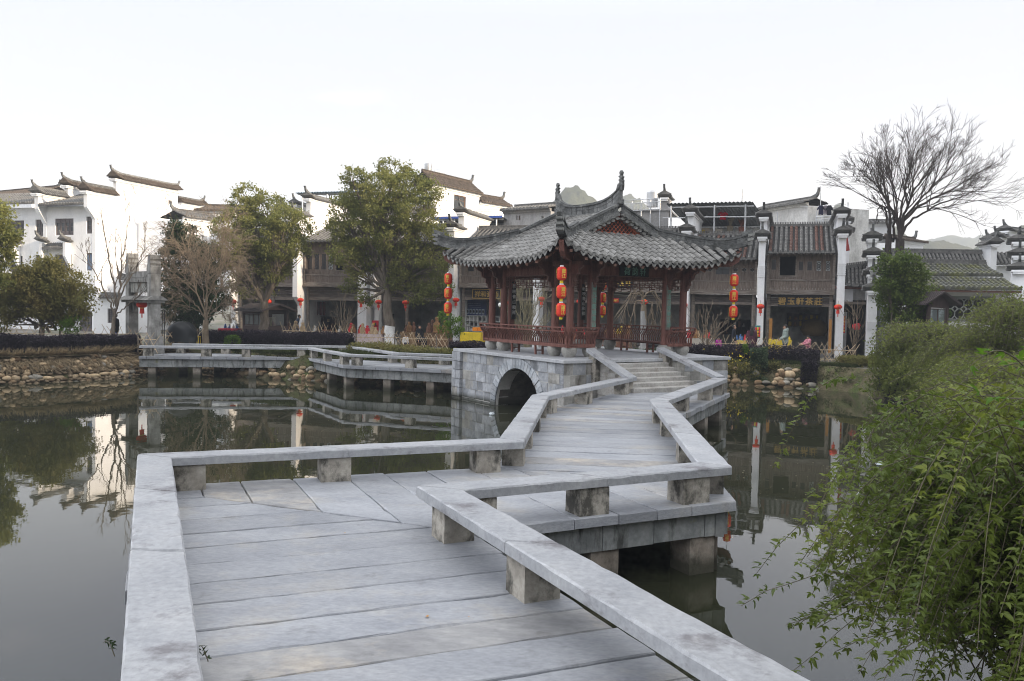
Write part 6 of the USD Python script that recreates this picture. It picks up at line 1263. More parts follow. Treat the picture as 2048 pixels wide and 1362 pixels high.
a = py(1250, 440, 53.5); p = Plane(a[0], a[1], FANG); t = thing('roof_terrace', 'grey rendered terrace block behind the right slope of the pavilion roof', 'roof terrace', (a[0], a[1], 0), FANG); wT = p.hit(1336, 440)[0]; z0, z1 = p.hit(1290, 475)[1], p.hit(1290, 422)[1]
box_wall(t, rect(0, wT, z0-2.5, z1), 0, .2, CEMENT); MB().box(-.1, wT+.1, -.1, 4, z1, z1+.1).build('floor_slab', CEMENT, t); xx = p.hit(1320, 420)[0]; box_wall(t, rect(xx, xx+.55, z1+.1, p.hit(1325, 398)[1]), -.05, .5, CEMENT, 'pier'); tile_cap(t, (xx+.28, -.3, p.hit(1325, 396)[1]), (xx+.28, 1.5, p.hit(1325, 396)[1]), .4, .25, TILE_I, (1, 0))
a = py(1305, 397, 54.5); MB().lathe([(0, -.55), (.36, -.55), (.38, -.5), (.38, .35), (.36, .42), (.2, .52), (.1, .54), (0, .54)], a, 16).build('water_tank', STEEL, smooth=True, label='round steel water tank on the roof terrace', cat='water tank')
a = py(856, 340, 67); t = thing('water_heater', 'steel solar water heater drum on the roof at the crown of the camphor tree', 'water heater', a); MB().lathe([(0, -.4), (.3, -.4), (.3, .35), (.26, .42), (0, .44)], (0, 0, .1), 14).build('drum', STEEL, t, True); MB().tube([(.5, .2, -.1), (1.3, .4, -.25)], .2, 10).build('tank', STEEL, t, True); MB().box(-.4, 1.4, -.05, .05, -.9, -.3).build('stand', CEMENT, t)
for lab, u, vb, vt, y in (('tall thin pole beside the drying clothes', 1641.5, 452, 372, 53), ('thin pole at the right of the drying clothes', 1696, 470, 404, 52), ('slanting antenna above the corrugated roof', 1483, 403, 378, 53), ('pale post left of the tea shop ridge', 1555, 468, 424, 51), ('pale post on the terrace behind the tea shop', 1633, 460, 422, 53), ('thin pole above the ridge at the left of the pavilion', 1027, 416, 388, 58)):
    a, b = py(u, vb, y), py(u+(2.5 if 'slant' in lab else 0), vt, y); MB().tube([(a[0], a[1], a[2]-1.2), b], .028, 6).build('pole', STEEL, label=lab, cat='pole')
a, b = py(1600, 413, 55), py(1698, 408, 52); MB().tube([a, (a+b)/2-[0, 0, .06], b], .012, 4).build('clothes_line', STEEL, label='thin clothes line stretched between roof poles', cat='line')
def garment(label, u, v0, v1, y, col, w):
    a = py(u, v0, y); h = a[2]-py(u, v1, y)[2]; m = MB(); m.prism([(-w*.5, -h), (-w*.42, -h*.35), (-w*.8, -h*.5), (-w*.85, -h*.35), (-w*.35, 0), (-w*.1, .02), (0, -.04), (w*.1, .02), (w*.35, 0), (w*.85, -h*.35), (w*.8, -h*.5), (w*.42, -h*.35), (w*.5, -h), (0, -h*.95)], a, (1, 0, 0), (0, 0, 1), (0, 1, 0), -.04, .04); m.build('garment', cloth('garment_%d' % int(u), col), label=label, cat='clothes')
garment('dark coat drying on the roof line, leftmost', 1642, 411, 430, 53, (.03, .03, .06), .28); garment('grey top drying on the roof line between two dark ones', 1651, 411, 428, 53, (.25, .22, .24), .26); garment('black trousers drying on the roof line, rightmost', 1659, 411, 432, 52.9, (.02, .02, .025), .28); garment('red cloth hanging under the corrugated roof', 1446, 422, 440, 51.2, (.6, .02, .04), .36)
q = py(1686, 488, 50); MB().prism([(-.35, -.4), (.3, -.4), (.1, .55)], q, (1, 0, 0), (0, 0, 1), (0, 1, 0), -.3, .3).build('red_canopy', cloth('faded_red', (.42, .07, .06)), label='small peaked red awning between the white walls', cat='awning')
# bits stored on the roof terrace
for k, (u, v, c, lab) in enumerate(((1398, 464, (.5, .36, .06), 'yellow box on the roof terrace, far left'), (1408, 461, (.42, .36, .28), 'cardboard carton on the roof terrace'), (1434, 463, (.55, .5, .42), 'pale bundle on the roof terrace by the middle post'), (1460, 455, (.35, .3, .22), 'potted dried plant on the roof terrace'), (1483, 457, (.30, .12, .08), 'potted plant with red leaves on the roof terrace'))):
    a = py(u, v, 52.2); m = MB()
    if 'pot' in lab:
        m.lathe([(0, -.3), (.16, -.3), (.2, .1), (0, .1)], a, 8); r = np.random.default_rng(k)
        for j in range(14): m.tube([a+[0, 0, .1], a+[r.uniform(-.3, .3), r.uniform(-.3, .3), r.uniform(.5, 1.1)]], .03, 4)
    else: m.slab([a[:2]+V2(-.3, -.2), a[:2]+V2(.3, -.22), a[:2]+V2(.32, .2), a[:2]+V2(-.3, .22)], a[2]-.3, a[2]+.15, .04)
    m.build('pot_plant' if 'pot' in lab else 'carton', cloth('store_%d' % k, c), label=lab, cat='plant' if 'pot' in lab else 'box')

# ---- stone gate (paifang) at the head of the far bridge
STONEG = M('gate_stone', [(.13, .125, .115), (.24, .235, .22), (.34, .335, .315)], scale=2.5, rough=.9, bump=.6, bscale=14, rnd=.1, stain=((.06, .058, .05), 1.6, .5, .68, .8, (2, 2, .4)))
gR, gL = py(308, 640, 38.6), py(264, 640, 40.6); d = (gR-gL)[:2]; gp = Plane(gL[0], gL[1], math.atan2(d[1], d[0])); wGt = np.linalg.norm(d)
t = thing('stone_gate', 'weathered grey stone memorial gate with broken top at the left end of the far bridge', 'gate', (gL[0], gL[1], 0), gp.ang)
zg = lambda v, u=286: gp.hit(u, v)[1]
for x, vt, tops in ((0, 545, 505), (wGt, 548, 512)):
    MB().slab([(x-.225, -.22), (x+.225, -.22), (x+.225, .22), (x-.225, .22)], GZ-.4, zg(vt), .03).build('pillar', STONEG, t)
    z0, z1 = zg(vt), zg(tops); m = MB(); m.prism([(-.28, 0), (.22, 0), (.22, (z1-z0)*.38), (.15, (z1-z0)*.44), (.20, (z1-z0)*.55), (.13, (z1-z0)*.7), (.17, (z1-z0)*.78), (.12, z1-z0), (-.08, z1-z0), (-.10, (z1-z0)*.86), (-.17, (z1-z0)*.7), (-.15, (z1-z0)*.55), (-.24, (z1-z0)*.4)], (x, 0, z0+.003), (1, 0, 0), (0, 0, 1), (0, 1, 0), -.24, .24); m.build('pillar_head', STONEG, t)
    MB().prism([(-.45, 0), (.45, 0), (.35, .9), (-.35, .9)], (x, 0, GZ-.2), (0, 1, 0), (0, 0, 1), (1, 0, 0), -.14, .14).build('drum_stone', STONEG, t)
MB().box(.23, wGt-.23, -.14, .14, zg(585), zg(565)).build('panel', M('gate_panel', [(.22, .22, .20), (.36, .36, .33)], scale=2, rough=.9, bump=.6, stain=((.08, .08, .07), 2, .5, .66, .8, (3, 3, .4))), t)
MB().box(.23, wGt-.23, -.2, .2, zg(564.5), zg(555)).build('lintel', STONEG, t); MB().box(.23, wGt-.23, -.17, .17, zg(554.5), zg(543)).build('lintel', STONEG, t)
m = MB(); zr_ = zg(600); m.prism([(-.5, 0), (.5, 0), (.4, .08), (.18, .2), (-.18, .2), (-.4, .08)], (0, 0, zr_), (0, 1, 0), (0, 0, 1), (1, 0, 0), -.45, wGt+.4); m.prism([(-.38, -.12), (.38, -.12), (.38, -.003), (-.38, -.003)], (0, 0, zr_), (0, 1, 0), (0, 0, 1), (1, 0, 0), -.35, wGt+.3); m.build('stone_eave', STONEG, t)
for x in (.42, wGt-.42): MB().prism([(-.14, 0), (.14, 0), (.14, -.42), (-.02, -.42), (-.14, -.12)], (x, 0, zr_-.142), (1 if x < 1 else -1, 0, 0), (0, 0, 1), (0, 1, 0), -.1, .1).build('bracket', STONEG, t)
gm = MB()
for k in range(9): gm.box(.36+k*(wGt-.72)/8-.015, .36+k*(wGt-.72)/8+.015, .6, .63, GZ, zg(618))
for z in (GZ+.1, GZ+.8, GZ+1.5): gm.box(.34, wGt-.34, .6, .64, z, z+.04)
gm.build('iron_grille', M('iron', [(.03, .03, .03), (.05, .05, .05)], scale=3, rough=.6), t)
# ---- kiosks
def kiosk(label, u, y, w, dpt, vg, ve, vr, ang, gable_front=False, wn=2):
    a = py(u, 640, y); p = Plane(a[0], a[1], ang); ze, zr = py(u, ve, y)[2], py(u, vr, y)[2]; t = thing('kiosk', label, 'kiosk', (a[0], a[1], 0), ang)
    KW = M('kiosk_wood', [(.050, .034, .032), (.085, .06, .055)], scale=5, rough=.7, bump=.3, stretch=(4, 4, .5), rnd=.1)
    MB().box(-w/2, w/2, 0, dpt, GZ-.1, GZ+1.0).build('lower_wall', KW, t); MB().box(-w/2+.02, w/2-.02, dpt-.08, dpt-.02, GZ+1.0, ze).build('back_wall', KW, t)
    m = MB()
    for x in (-w/2+.05, w/2-.05):
        for yy in (.05, dpt-.05): m.box(x-.05, x+.05, yy-.05, yy+.05, GZ+1.0, ze)
    m.box(-w/2, w/2, 0, .1, ze-.22, ze); m.box(-w/2, w/2, dpt-.1, dpt, ze-.22, ze-.004); m.build('frame', KW, t)
    for k in range(wn):
        x0, x1 = -w/2+.12+(w-.24)*k/wn, -w/2+.12+(w-.24)*(k+1)/wn; z0, z1 = GZ+1.02, ze-.24
        m = MB(); m.box(x0, x0+.05, .03, .07, z0, z1); m.box(x1-.05, x1, .03, .07, z0, z1); m.box((x0+x1)/2-.02, (x0+x1)/2+.02, .035, .065, z0, z1); m.box(x0+.05, x1-.05, .03, .07, z0, z0+.05); m.box(x0+.05, x1-.05, .03, .07, z1-.05, z1); wd = m.build('window', KW, t); MB().box(x0+.05, x1-.05, .048, .052, z0+.05, z1-.05).build('pane', GLASS('pane_glass'), wd)
    m = MB(); m.box(w/2-.06, w/2-.03, .6, dpt-.3, GZ+1.02, ze-.24); m.build('pane', GLASS('pane_glass'), t)
    MB().box(-w/2+.3, w/2-.3, dpt*.55, dpt*.6, GZ+1.0, GZ+1.5).build('counter_box', cloth('kiosk_box', (.55, .5, .35)), t)
    KR = M('kiosk_roof', [(.045, .035, .035), (.075, .06, .058)], scale=4, rough=.6, rnd=.05); ov = .35
    if gable_front: fr = lambda s, r: (s, r)
    for s_ in (-1, 1):
        if not gable_front: A_ = [(-w/2-ov, dpt/2+s_*(dpt/2+ov), ze-.05), (w/2+ov, dpt/2+s_*(dpt/2+ov), ze-.05), (w/2+ov, dpt/2, zr), (-w/2-ov, dpt/2, zr)]
        else: A_ = [(s_*(w/2+ov), -ov, ze-.05), (s_*(w/2+ov), dpt+ov, ze-.05), (0, dpt+ov, zr), (0, -ov, zr)]
        A_ = np.array(A_); m = MB(); n = 14; m.add(np.vstack([A_, A_-[0, 0, .06]]), [(0, 1, 2, 3), (7, 6, 5, 4), (0, 4, 5, 1), (1, 5, 6, 2), (3, 2, 6, 7), (0, 3, 7, 4)])
        for k in range(n+1): f = k/n; m.bar(A_[0]*(1-f)+A_[1]*f+[0, 0, .015], A_[3]*(1-f)+A_[2]*f+[0, 0, .015], .05, .05)
        m.build('roof_sheet', KR, t)
    G_ = [(-w/2, ze), (w/2, ze), (0, zr-.06)] if gable_front else [(0, ze), (dpt, ze), (dpt/2, zr-.06)]
    for q in ((0, dpt-.06) if gable_front else (-w/2, w/2-.06)): box_wall(t, G_, q, q+.06, KW, 'gable', axis='x' if gable_front else 'y')
    return t
kiosk('dark brown ticket kiosk with ribbed gable roof beside the left camphor trunk', 506, 48.2, 2.05, 1.7, 660, 619, 607, FANG-.35)
kiosk('brown wooden kiosk with glazed front before the mossy-roofed house', 1876, 37.5, 1.05, 1.3, 640, 606, 584, FANG+.5, True, 1)
# ================================================================ vegetation
def leaf_quads(P, size, r, elong=1.9, droop=.25, fold=.0):
    """n small leaves, each two facets, lying at random with a tendency to face the sky"""
    n = len(P); a = r.uniform(0, 2*math.pi, n); tilt = r.normal(0, .75, n)-droop
    d = np.stack([np.cos(a)*np.cos(tilt), np.sin(a)*np.cos(tilt), np.sin(tilt)], 1)
    s = np.cross(d, r.normal(0, 1, (n, 3))+[0, 0, 1.6]); s /= np.maximum(np.linalg.norm(s, axis=1, keepdims=True), 1e-6)
    L = (size*r.uniform(.65, 1.3, n))[:, None]; W_ = L/elong
    up = np.cross(s, d)
    v = np.stack([P-d*L*.5, P+s*W_*.5+up*W_*.12-d*L*.08, P+d*L*.5, P-s*W_*.5+up*W_*.12-d*L*.08], 1).reshape(-1, 3)
    i = np.arange(n)[:, None]*4; f = np.concatenate([i+[0, 1, 2], i+[0, 2, 3]], 0)
    return v, f
def limb(p, q, r0, r1, r, sag=.12, n=6, bend=None):
    p, q = np.asarray(p, float), np.asarray(q, float); t = np.linspace(0, 1, n)[:, None]; L = np.linalg.norm(q-p)
    b = r.normal(0, sag*.5, 3)*L if bend is None else np.asarray(bend, float)
    pts = p+(q-p)*t+b*(4*t*(1-t))*.5+r.normal(0, .012*L, (n, 3))*np.sin(t*math.pi)
    return pts, r0+(r1-r0)*t[:, 0]**.8
def leafy_tree(name, label, cat, base, fork, blobs, rtrunk, leafmat, seed, leaf=.15, ncl=36, nl=46, cr=.36, bark=BARK, group=None, elong=1.9, white=None, stems=None, inner=.35, tight=1.0, droop=.25):
    """trunk and limbs up to the leaf masses; each mass is many loose clusters of leaves"""
    r = np.random.default_rng(seed); base = np.asarray(base, float); fork = np.asarray(fork, float); t = thing(name, label, cat, base, group=group); O = base
    pts, rad = limb(base-[0, 0, .25], fork, rtrunk*1.12, rtrunk*.72, r, .05, 8); rad[0] *= 1.25
    MB().tube(pts-O, rad, 10).build('trunk', bark, t, True)
    if white is not None:
        zt = white; m = MB(); q = [(p, rr) for p, rr in zip(pts, rad) if p[2] <= zt+.01]; f = (zt-pts[0][2])/(pts[-1][2]-pts[0][2]); k = max(2, len(q)); tt = np.linspace(0, f, 5)
        pp = np.array([[np.interp(x, np.linspace(0, 1, len(pts)), pts[:, j]) for j in range(3)] for x in tt]); rr = np.interp(tt, np.linspace(0, 1, len(pts)), rad)+.006
        m.tube(pp-O, rr, 10).build('whitewash', WHITEWASH, t, True)
    allP = []; tw = MB()
    tot = sum(b[3]*b[4]*b[5] for b in blobs)**(1/1.0)
    for bx, by, bz, rx, ry, rz_ in blobs:
        c = np.array([bx, by, bz]); st_ = fork if stems is None else np.asarray(stems[int(r.integers(len(stems)))], float)
        low = c-[0, 0, rz_*.35]
        pts, rad = limb(st_-(fork-base)/max(np.linalg.norm(fork-base), .1)*r.uniform(0, .35), low, rtrunk*.42, rtrunk*.12, r, .16, 7); MB().tube(pts-O, rad, 6).build('limb', bark, t, True)
        n = max(6, int(ncl*(rx*ry*rz_)**(2/3)))
        u_ = r.normal(0, 1, (n, 3)); u_ /= np.linalg.norm(u_, axis=1, keepdims=True); k = r.uniform(inner, 1.0, n)**.6
        C = c+u_*k[:, None]*[rx, ry, rz_]
        for q in C[::2]:
            j = int(r.integers(2, len(pts))); pp, ra = limb(pts[j], q, rtrunk*.09, .008, r, .15, 5); tw.tube(pp-O, ra, 4, False)
        w_ = (cr*r.uniform(.7, 1.25, n))*tight
        Pn = np.repeat(C, nl, 0)+r.normal(0, 1, (n*nl, 3))*np.repeat(w_, nl)[:, None]*[.55, .55, .40]; allP.append(Pn)
    tw.build('twigs', bark, t, kind='stuff'); Pn = np.vstack(allP); v, f = leaf_quads(Pn, leaf, r, elong, droop); emit('crown', v-O, f, leafmat, t)
    return t
def px_blobs(spec, y, seed, depth=.8):
    """leaf masses given where they are seen, at distance y, with their radius in metres"""
    r = np.random.default_rng(seed); out = []
    for u, v, rad, *o in spec:
        dy = o[0] if o else r.uniform(-depth, depth); p = py(u, v, y+dy); sq = o[1] if len(o) > 1 else .8; out.append((p[0], p[1], p[2], rad, rad, rad*sq))
    return out
CAMPH = LEAF('camphor_leaf', [(.055, .072, .020), (.125, .145, .038), (.20, .205, .060), (.28, .265, .085), (.35, .29, .12)], trans=.42, off=.42)
OSMAN = LEAF('osmanthus_leaf', [(.012, .026, .008), (.028, .050, .012), (.060, .085, .020), (.12, .13, .035)], trans=.2, rough=.4)
MIXED = LEAF('mixed_leaf', [(.055, .068, .02), (.12, .13, .035), (.19, .175, .055), (.26, .20, .08)], trans=.45, off=.62)
BRIGHT = LEAF('bright_leaf', [(.06, .12, .012), (.13, .22, .020), (.24, .32, .03), (.34, .36, .06)], trans=.4)
BUSHL = LEAF('trailing_leaf', [(.07, .095, .020), (.15, .18, .042), (.24, .26, .06), (.33, .31, .09)], trans=.42, off=.36)
PURPLE = LEAF('purple_hedge_leaf', [(.010, .006, .010), (.030, .020, .030), (.060, .042, .056), (.11, .085, .10)], trans=.12, rough=.45)
DRY = LEAF('dry_grass', [(.22, .17, .10), (.36, .28, .17), (.48, .39, .26), (.54, .46, .33)], trans=.25, rough=.9)
GRASS = LEAF('green_grass', [(.035, .045, .014), (.07, .085, .022), (.12, .12, .035), (.20, .165, .08)], trans=.3, rough=.8, off=.1)
# camphor trees
y = 47.5; b = py(528, 662, y); b[2] = GZ; f = py(524, 620, y)
leafy_tree('camphor_tree', 'camphor tree with leaning forked trunk in front of the ticket kiosk', 'tree', b, py(528, 603, y), px_blobs([(500, 392, .85), (535, 420, 1.15), (480, 425, 1.0), (455, 450, .95), (570, 440, 1.0), (520, 465, 1.3), (600, 455, .7), (465, 490, 1.0), (560, 490, 1.1), (595, 492, .75), (505, 520, 1.1), (450, 520, .8), (545, 540, .8), (480, 560, .7), (535, 575, .55), (570, 535, .55), (495, 585, .45)], y, 5), .30, CAMPH, 21, .15, 46, 52, .30, inner=.6)
y = 47.0; b = py(783, 690, y); b[2] = GZ
leafy_tree('camphor_tree', 'big spreading camphor tree with whitewashed trunk foot in the middle of the row', 'tree', b, py(776, 575, y), px_blobs([(705, 352, .7), (785, 345, .95), (760, 380, 1.3), (820, 375, 1.2), (720, 395, 1.1), (860, 385, .75), (690, 420, .9), (760, 425, 1.5), (830, 425, 1.3), (675, 462, .8), (722, 465, 1.2), (790, 475, 1.4), (858, 468, .9), (690, 510, .9), (745, 515, 1.1), (820, 520, 1.3), (872, 520, .9), (720, 550, .75), (850, 560, 1.0), (800, 562, .9), (700, 570, .5), (730, 600, .45), (880, 580, .7), (835, 590, .6), (890, 480, .6)], y, 8), .31, CAMPH, 22, .15, 46, 52, .30, inner=.6, white=GZ+1.15)
# trees on the left bank
y = 39.5; b = py(82, 668, y); b[2] = GZ
leafy_tree('small_tree', 'round multi-stemmed evergreen behind the purple hedge at far left', 'tree', b, py(84, 655, y), px_blobs([(60, 570, 1.15), (110, 565, 1.2), (20, 575, 1.0), (150, 585, .9), (85, 545, .95), (40, 610, 1.0), (130, 615, 1.0), (90, 600, 1.1), (-10, 605, .9), (165, 612, .6), (10, 640, .6), (140, 640, .5), (0, 560, .6)], y, 3, .9), .16, MIXED, 31, .14, 52, 60, .33, bark=BARK, stems=[py(70, 650, y), py(84, 645, y), py(100, 650, y), py(112, 655, y)])
y = 37; b = py(-60, 668, y); b[2] = GZ
leafy_tree('camphor_tree', 'camphor branches reaching in at the left edge of the frame', 'tree', b, py(-60, 560, y), px_blobs([(-15, 440, .8), (5, 480, .6), (-5, 520, .75), (-40, 470, 1.2), (-70, 430, 1.2), (-60, 530, 1.2), (0, 560, .5), (22, 470, .3), (8, 415, .3)], y, 3, .6), .25, CAMPH, 33, .15, 46, 52, .30, inner=.6)
y = 46; b = py(395, 668, y); b[2] = GZ
leafy_tree('osmanthus_tree', 'dark dense evergreen behind the tangled bare shrub tree', 'tree', b, py(392, 640, y), px_blobs([(365, 475, .95), (345, 515, .8), (390, 505, 1.0), (350, 560, .9), (375, 590, 1.2), (335, 600, .7), (400, 560, 1.1), (360, 625, .8), (420, 600, 1.0), (345, 455, .5), (395, 630, .7), (430, 520, .9)], y, 6), .17, OSMAN, 34, .17, 48, 56, .33)
y = 38.6; b = py(139, 665, y); b[2] = GZ
leafy_tree('sapling', 'young yellow-green sapling beside the round evergreen', 'shrub', b, py(140, 655, y), px_blobs([(138, 652, .42), (130, 640, .3), (148, 642, .32), (143, 660, .3)], y, 3, .1), .03, BRIGHT, 35, .09, 60, 40, .2)
y = 39.5; b = py(900, 688, y); b[2] = GZ
leafy_tree('sapling', 'bright yellow-green young tree under the left lantern string', 'shrub', b, py(898, 668, y), px_blobs([(898, 640, .35), (888, 652, .32), (908, 655, .35), (884, 632, .22), (912, 640, .22), (900, 665, .38), (918, 660, .2)], y, 3, .15), .03, BRIGHT, 36, .10, 60, 34, .2)
y = 38.5; b = py(1785, 672, y); b[2] = GZ
leafy_tree('privet_tree', 'upright glossy green tree right of the ringed white pier', 'tree', b, py(1785, 650, y), px_blobs([(1788, 540, .7), (1808, 530, .75), (1778, 565, .6), (1822, 560, .8), (1798, 580, .9), (1835, 585, .65), (1778, 605, .6), (1810, 615, .9), (1795, 640, .65), (1785, 522, .4), (1840, 610, .45)], y, 6, .6), .09, LEAF('privet_leaf', [(.03, .055, .012), (.06, .10, .02), (.11, .15, .03), (.17, .19, .05)], trans=.4, rough=.3, off=.6), 37, .15, 54, 52, .3, bark=BARK)
y = 38.5; b = py(1880, 655, y); b[2] = GZ
leafy_tree('sapling', 'thin yellow-green shoots before the brown kiosk', 'shrub', b, py(1882, 650, y), px_blobs([(1890, 625, .25), (1884, 642, .25), (1868, 640, .2)], y, 3, .1), .02, BRIGHT, 38, .09, 50, 20, .2)

# bare trees
def bare_tree(name, label, cat, base, limbs, rtrunk, seed, mat=BARK_D, twigmat=None, levels=4, spread=.55, kids=(5, 4, 4, 3), trunk_to=None, shrink=.52, upb=.25, tw=.006, sides=(8, 6, 4, 3, 3), droop=0.0, curve=.18):
    r = np.random.default_rng(seed); base = np.asarray(base, float); t = thing(name, label, cat, base); O = base; tw_ = MB(); twigmat = twigmat or mat
    start = base if trunk_to is None else np.asarray(trunk_to, float)
    if trunk_to is not None:
        p, ra = limb(base-[0, 0, .2], start, rtrunk*1.15, rtrunk*.8, r, .05, 7); MB().tube(p-O, ra, 9).build('trunk', mat, t, True)
    def grow(pts, ra, lev, L):
        if lev > levels: return
        k = kids[min(lev-1, len(kids)-1)]
        for j in range(k):
            f = r.uniform(.30, .98) if lev > 1 else r.uniform(.28, .98); i = f*(len(pts)-1); i0_ = min(int(i), len(pts)-2); p = pts[i0_]+(pts[i0_+1]-pts[i0_])*(i-i0_); d = pts[i0_+1]-pts[i0_]; d /= max(np.linalg.norm(d), 1e-6)
            s = np.cross(d, r.normal(0, 1, 3)); s /= max(np.linalg.norm(s), 1e-6); nd = d*(1-spread*.4)+s*spread*r.uniform(.6, 1.3)+np.array([0, 0, upb-droop*lev]); nd /= np.linalg.norm(nd)
            l = L*shrink*r.uniform(.6, 1.25)*(1.15-.45*f); r0 = max(np.interp(f, [0, 1], [ra[0], ra[-1]])*.62, tw); n = 5 if lev < 3 else 4
            tt = np.linspace(0, 1, n)[:, None]; bend = r.normal(0, curve, 3)*l+np.array([0, 0, upb*.35-droop*.5])*l
            q = p+nd*l*tt+bend*tt**2; rr = np.linspace(r0, max(r0*.3, tw*.75), n)
            tw_.tube(q-O, rr, sides[min(lev, len(sides)-1)], False); grow(q, rr, lev+1, l)
    for q, r0 in limbs:
        way = [np.asarray(x, float) for x in q]; P_ = np.array([start]+way); s = np.r_[0, np.cumsum(np.linalg.norm(np.diff(P_, axis=0), axis=1))]; n = 4*len(P_); ss = np.linspace(0, s[-1], n); pts = np.stack([np.interp(ss, s, P_[:, k]) for k in range(3)], 1)
        for _ in range(2): pts[1:-1] = .5*pts[1:-1]+.25*(pts[2:]+pts[:-2])
        pts[1:-1] += r.normal(0, .03, (n-2, 3)); ra = np.linspace(r0, max(tw*1.6, r0*.12), n); MB().tube(pts-O, ra, 7, False).build('limb', mat, t, True); grow(pts, ra, 1, s[-1])
    if tw_.v: tw_.build('twigs', twigmat, t, kind='stuff')
    return t
Y = 45.5
pp = lambda u, v, dy=0: py(u, v, Y+dy)
pq = lambda u, v, dy=0: pp(1800+(u-1800)*.90, 478+(v-478)*(.86 if v < 478 else 1), dy)
b = pp(1797, 600); b[2] = GZ
bare_tree('bare_tree', 'tall leafless tree fanning wide above the lane gate and mossy roof', 'tree', b, [
    ([pq(1800, 440), pq(1850, 395, .5), pq(1930, 355, .8), pq(1985, 315, 1)], 0.101), ([pq(1798, 435), pq(1768, 385, -.4), pq(1740, 345, -.6), pq(1705, 315, -1)], 0.094), ([pq(1805, 430), pq(1828, 370, -1), pq(1862, 320, -1.3), pq(1890, 275, -1.5)], 0.090),
    ([pq(1795, 430), pq(1790, 370, .8), pq(1775, 310, 1.2), pq(1765, 265, 1.4)], 0.078), ([pq(1800, 425), pq(1812, 360, 1), pq(1822, 310, 1.4), pq(1830, 262, 1.6)], 0.078), ([pq(1806, 432), pq(1855, 375, -.6), pq(1905, 320, -.8), pq(1935, 268, -1)], 0.078), ([pq(1788, 480), pq(1786, 420, -1), pq(1765, 372, -1.5), pq(1722, 350, -2)], 0.074), ([pq(1815, 440), pq(1880, 400, 1.2), pq(1960, 372, 1.5), pq(2000, 345, 2)], 0.074)], .28, 51, BARK_D, trunk_to=pp(1800, 478), kids=(12, 8, 5), spread=.52, shrink=.50, upb=.12, tw=.0075, levels=3, curve=.10)
b = pp(1776, 600); b[2] = GZ
bare_tree('bare_tree', 'second leafless stem with a broken limb just left of the tall bare tree', 'tree', b, [([pp(1780, 430), pp(1775, 395, .5), pp(1762, 360, .7)], .10), ([pp(1770, 410, -.4), pp(1758, 412, -.6), pp(1752, 440, -.7)], .07)], .2, 52, BARK_D, trunk_to=pp(1778, 470), kids=(5, 4, 3, 2), shrink=.4, tw=.011, levels=3)
Y = 38.8; b = pp(224, 668); b[2] = GZ
bare_tree('bare_sapling', 'thin leafless tree in front of the white annex wall', 'tree', b, [([pp(235, 600), pp(225, 560), pp(215, 500), pp(205, 440)], .055), ([pp(238, 590), pp(242, 550), pp(250, 490), pp(258, 430)], .05), ([pp(228, 620), pp(205, 575), pp(190, 540), pp(172, 500)], .05), ([pp(242, 585), pp(262, 555), pp(282, 520), pp(292, 470)], .045), ([pp(232, 630), pp(255, 610), pp(280, 590), pp(305, 570)], .035), ([pp(226, 600), pp(212, 590), pp(196, 598)], .03)], .10, 53, BARK, trunk_to=pp(228, 635), kids=(6, 4, 3, 2), shrink=.42, tw=.007, levels=3, upb=.4)
Y = 43.0; b = pp(412, 668); b[2] = GZ
bare_tree('bare_shrub_tree', 'tangled tan leafless tree before the dark evergreen', 'tree', b, [([pp(405, 610), pp(385, 560), pp(375, 500), pp(385, 460)], 0.049), ([pp(412, 600), pp(415, 550), pp(425, 490), pp(430, 455)], 0.049), ([pp(420, 615), pp(440, 575), pp(455, 530), pp(462, 490)], 0.042), ([pp(400, 620), pp(370, 590), pp(345, 560), pp(330, 530)], 0.038), ([pp(425, 625), pp(455, 600), pp(470, 575), pp(478, 555)], 0.035), ([pp(408, 590), pp(395, 540), pp(360, 500), pp(345, 475)], 0.035), ([pp(416, 590), pp(440, 540), pp(445, 490), pp(450, 460)], 0.035), ([pp(402, 625), pp(375, 610), pp(350, 615), pp(335, 640)], 0.028), ([pp(422, 630), pp(450, 625), pp(468, 640)], 0.028)], .17, 54, TWIG, trunk_to=pp(412, 640), kids=(15, 8, 6, 2), shrink=.46, tw=.006, levels=3, upb=.1, droop=.12, curve=.3)
def bare_shrub(label, u, v, y, tips, seed, mat=TWIG, kids=(5, 4, 2), r0=.028, levels=2, **kw):
    global Y
    Y = y; b = pp(u, v); b[2] = GZ-.05; bare_tree('bare_shrub', label, 'shrub', b, [([b+[0, 0, .25]+(pp(*q)-b)*.35*np.array([.6, 1, 1]), pp(*q)], r0) for q in tips], .05, seed, mat, kids=kids, levels=levels, tw=.007, spread=.4, shrink=.38, upb=.3, **kw)
bare_shrub('many-stemmed leafless shrub in front of the diagonal lattice shop', 686, 668, 47, [(672, 615), (680, 600), (690, 605), (700, 612), (712, 625), (668, 635), (705, 630)], 55)
bare_shrub('spreading leafless shrub before the shop right of the pavilion', 1412, 690, 42, [(1385, 630), (1400, 618), (1418, 622), (1435, 628), (1455, 640), (1470, 645), (1380, 655), (1440, 655), (1395, 665)], 56)
bare_shrub('leafless shrub seen between the left pavilion columns', 1055, 690, 41, [(1020, 590), (1040, 575), (1060, 570), (1080, 580), (1010, 620), (1090, 600), (1030, 560), (1070, 600), (1000, 600), (1100, 640)], 57, M('twig_green', [(.17, .15, .09), (.26, .23, .15)], scale=3), kids=(8, 5, 2), r0=.04)
bare_shrub('thin leafless shrub in the lane gate passage', 1708, 700, 41.5, [(1690, 620), (1705, 605), (1720, 625), (1725, 650), (1695, 645), (1715, 600)], 58, kids=(4, 3, 2))
Y = 41.5; b = pp(1289, 690); b[2] = GZ
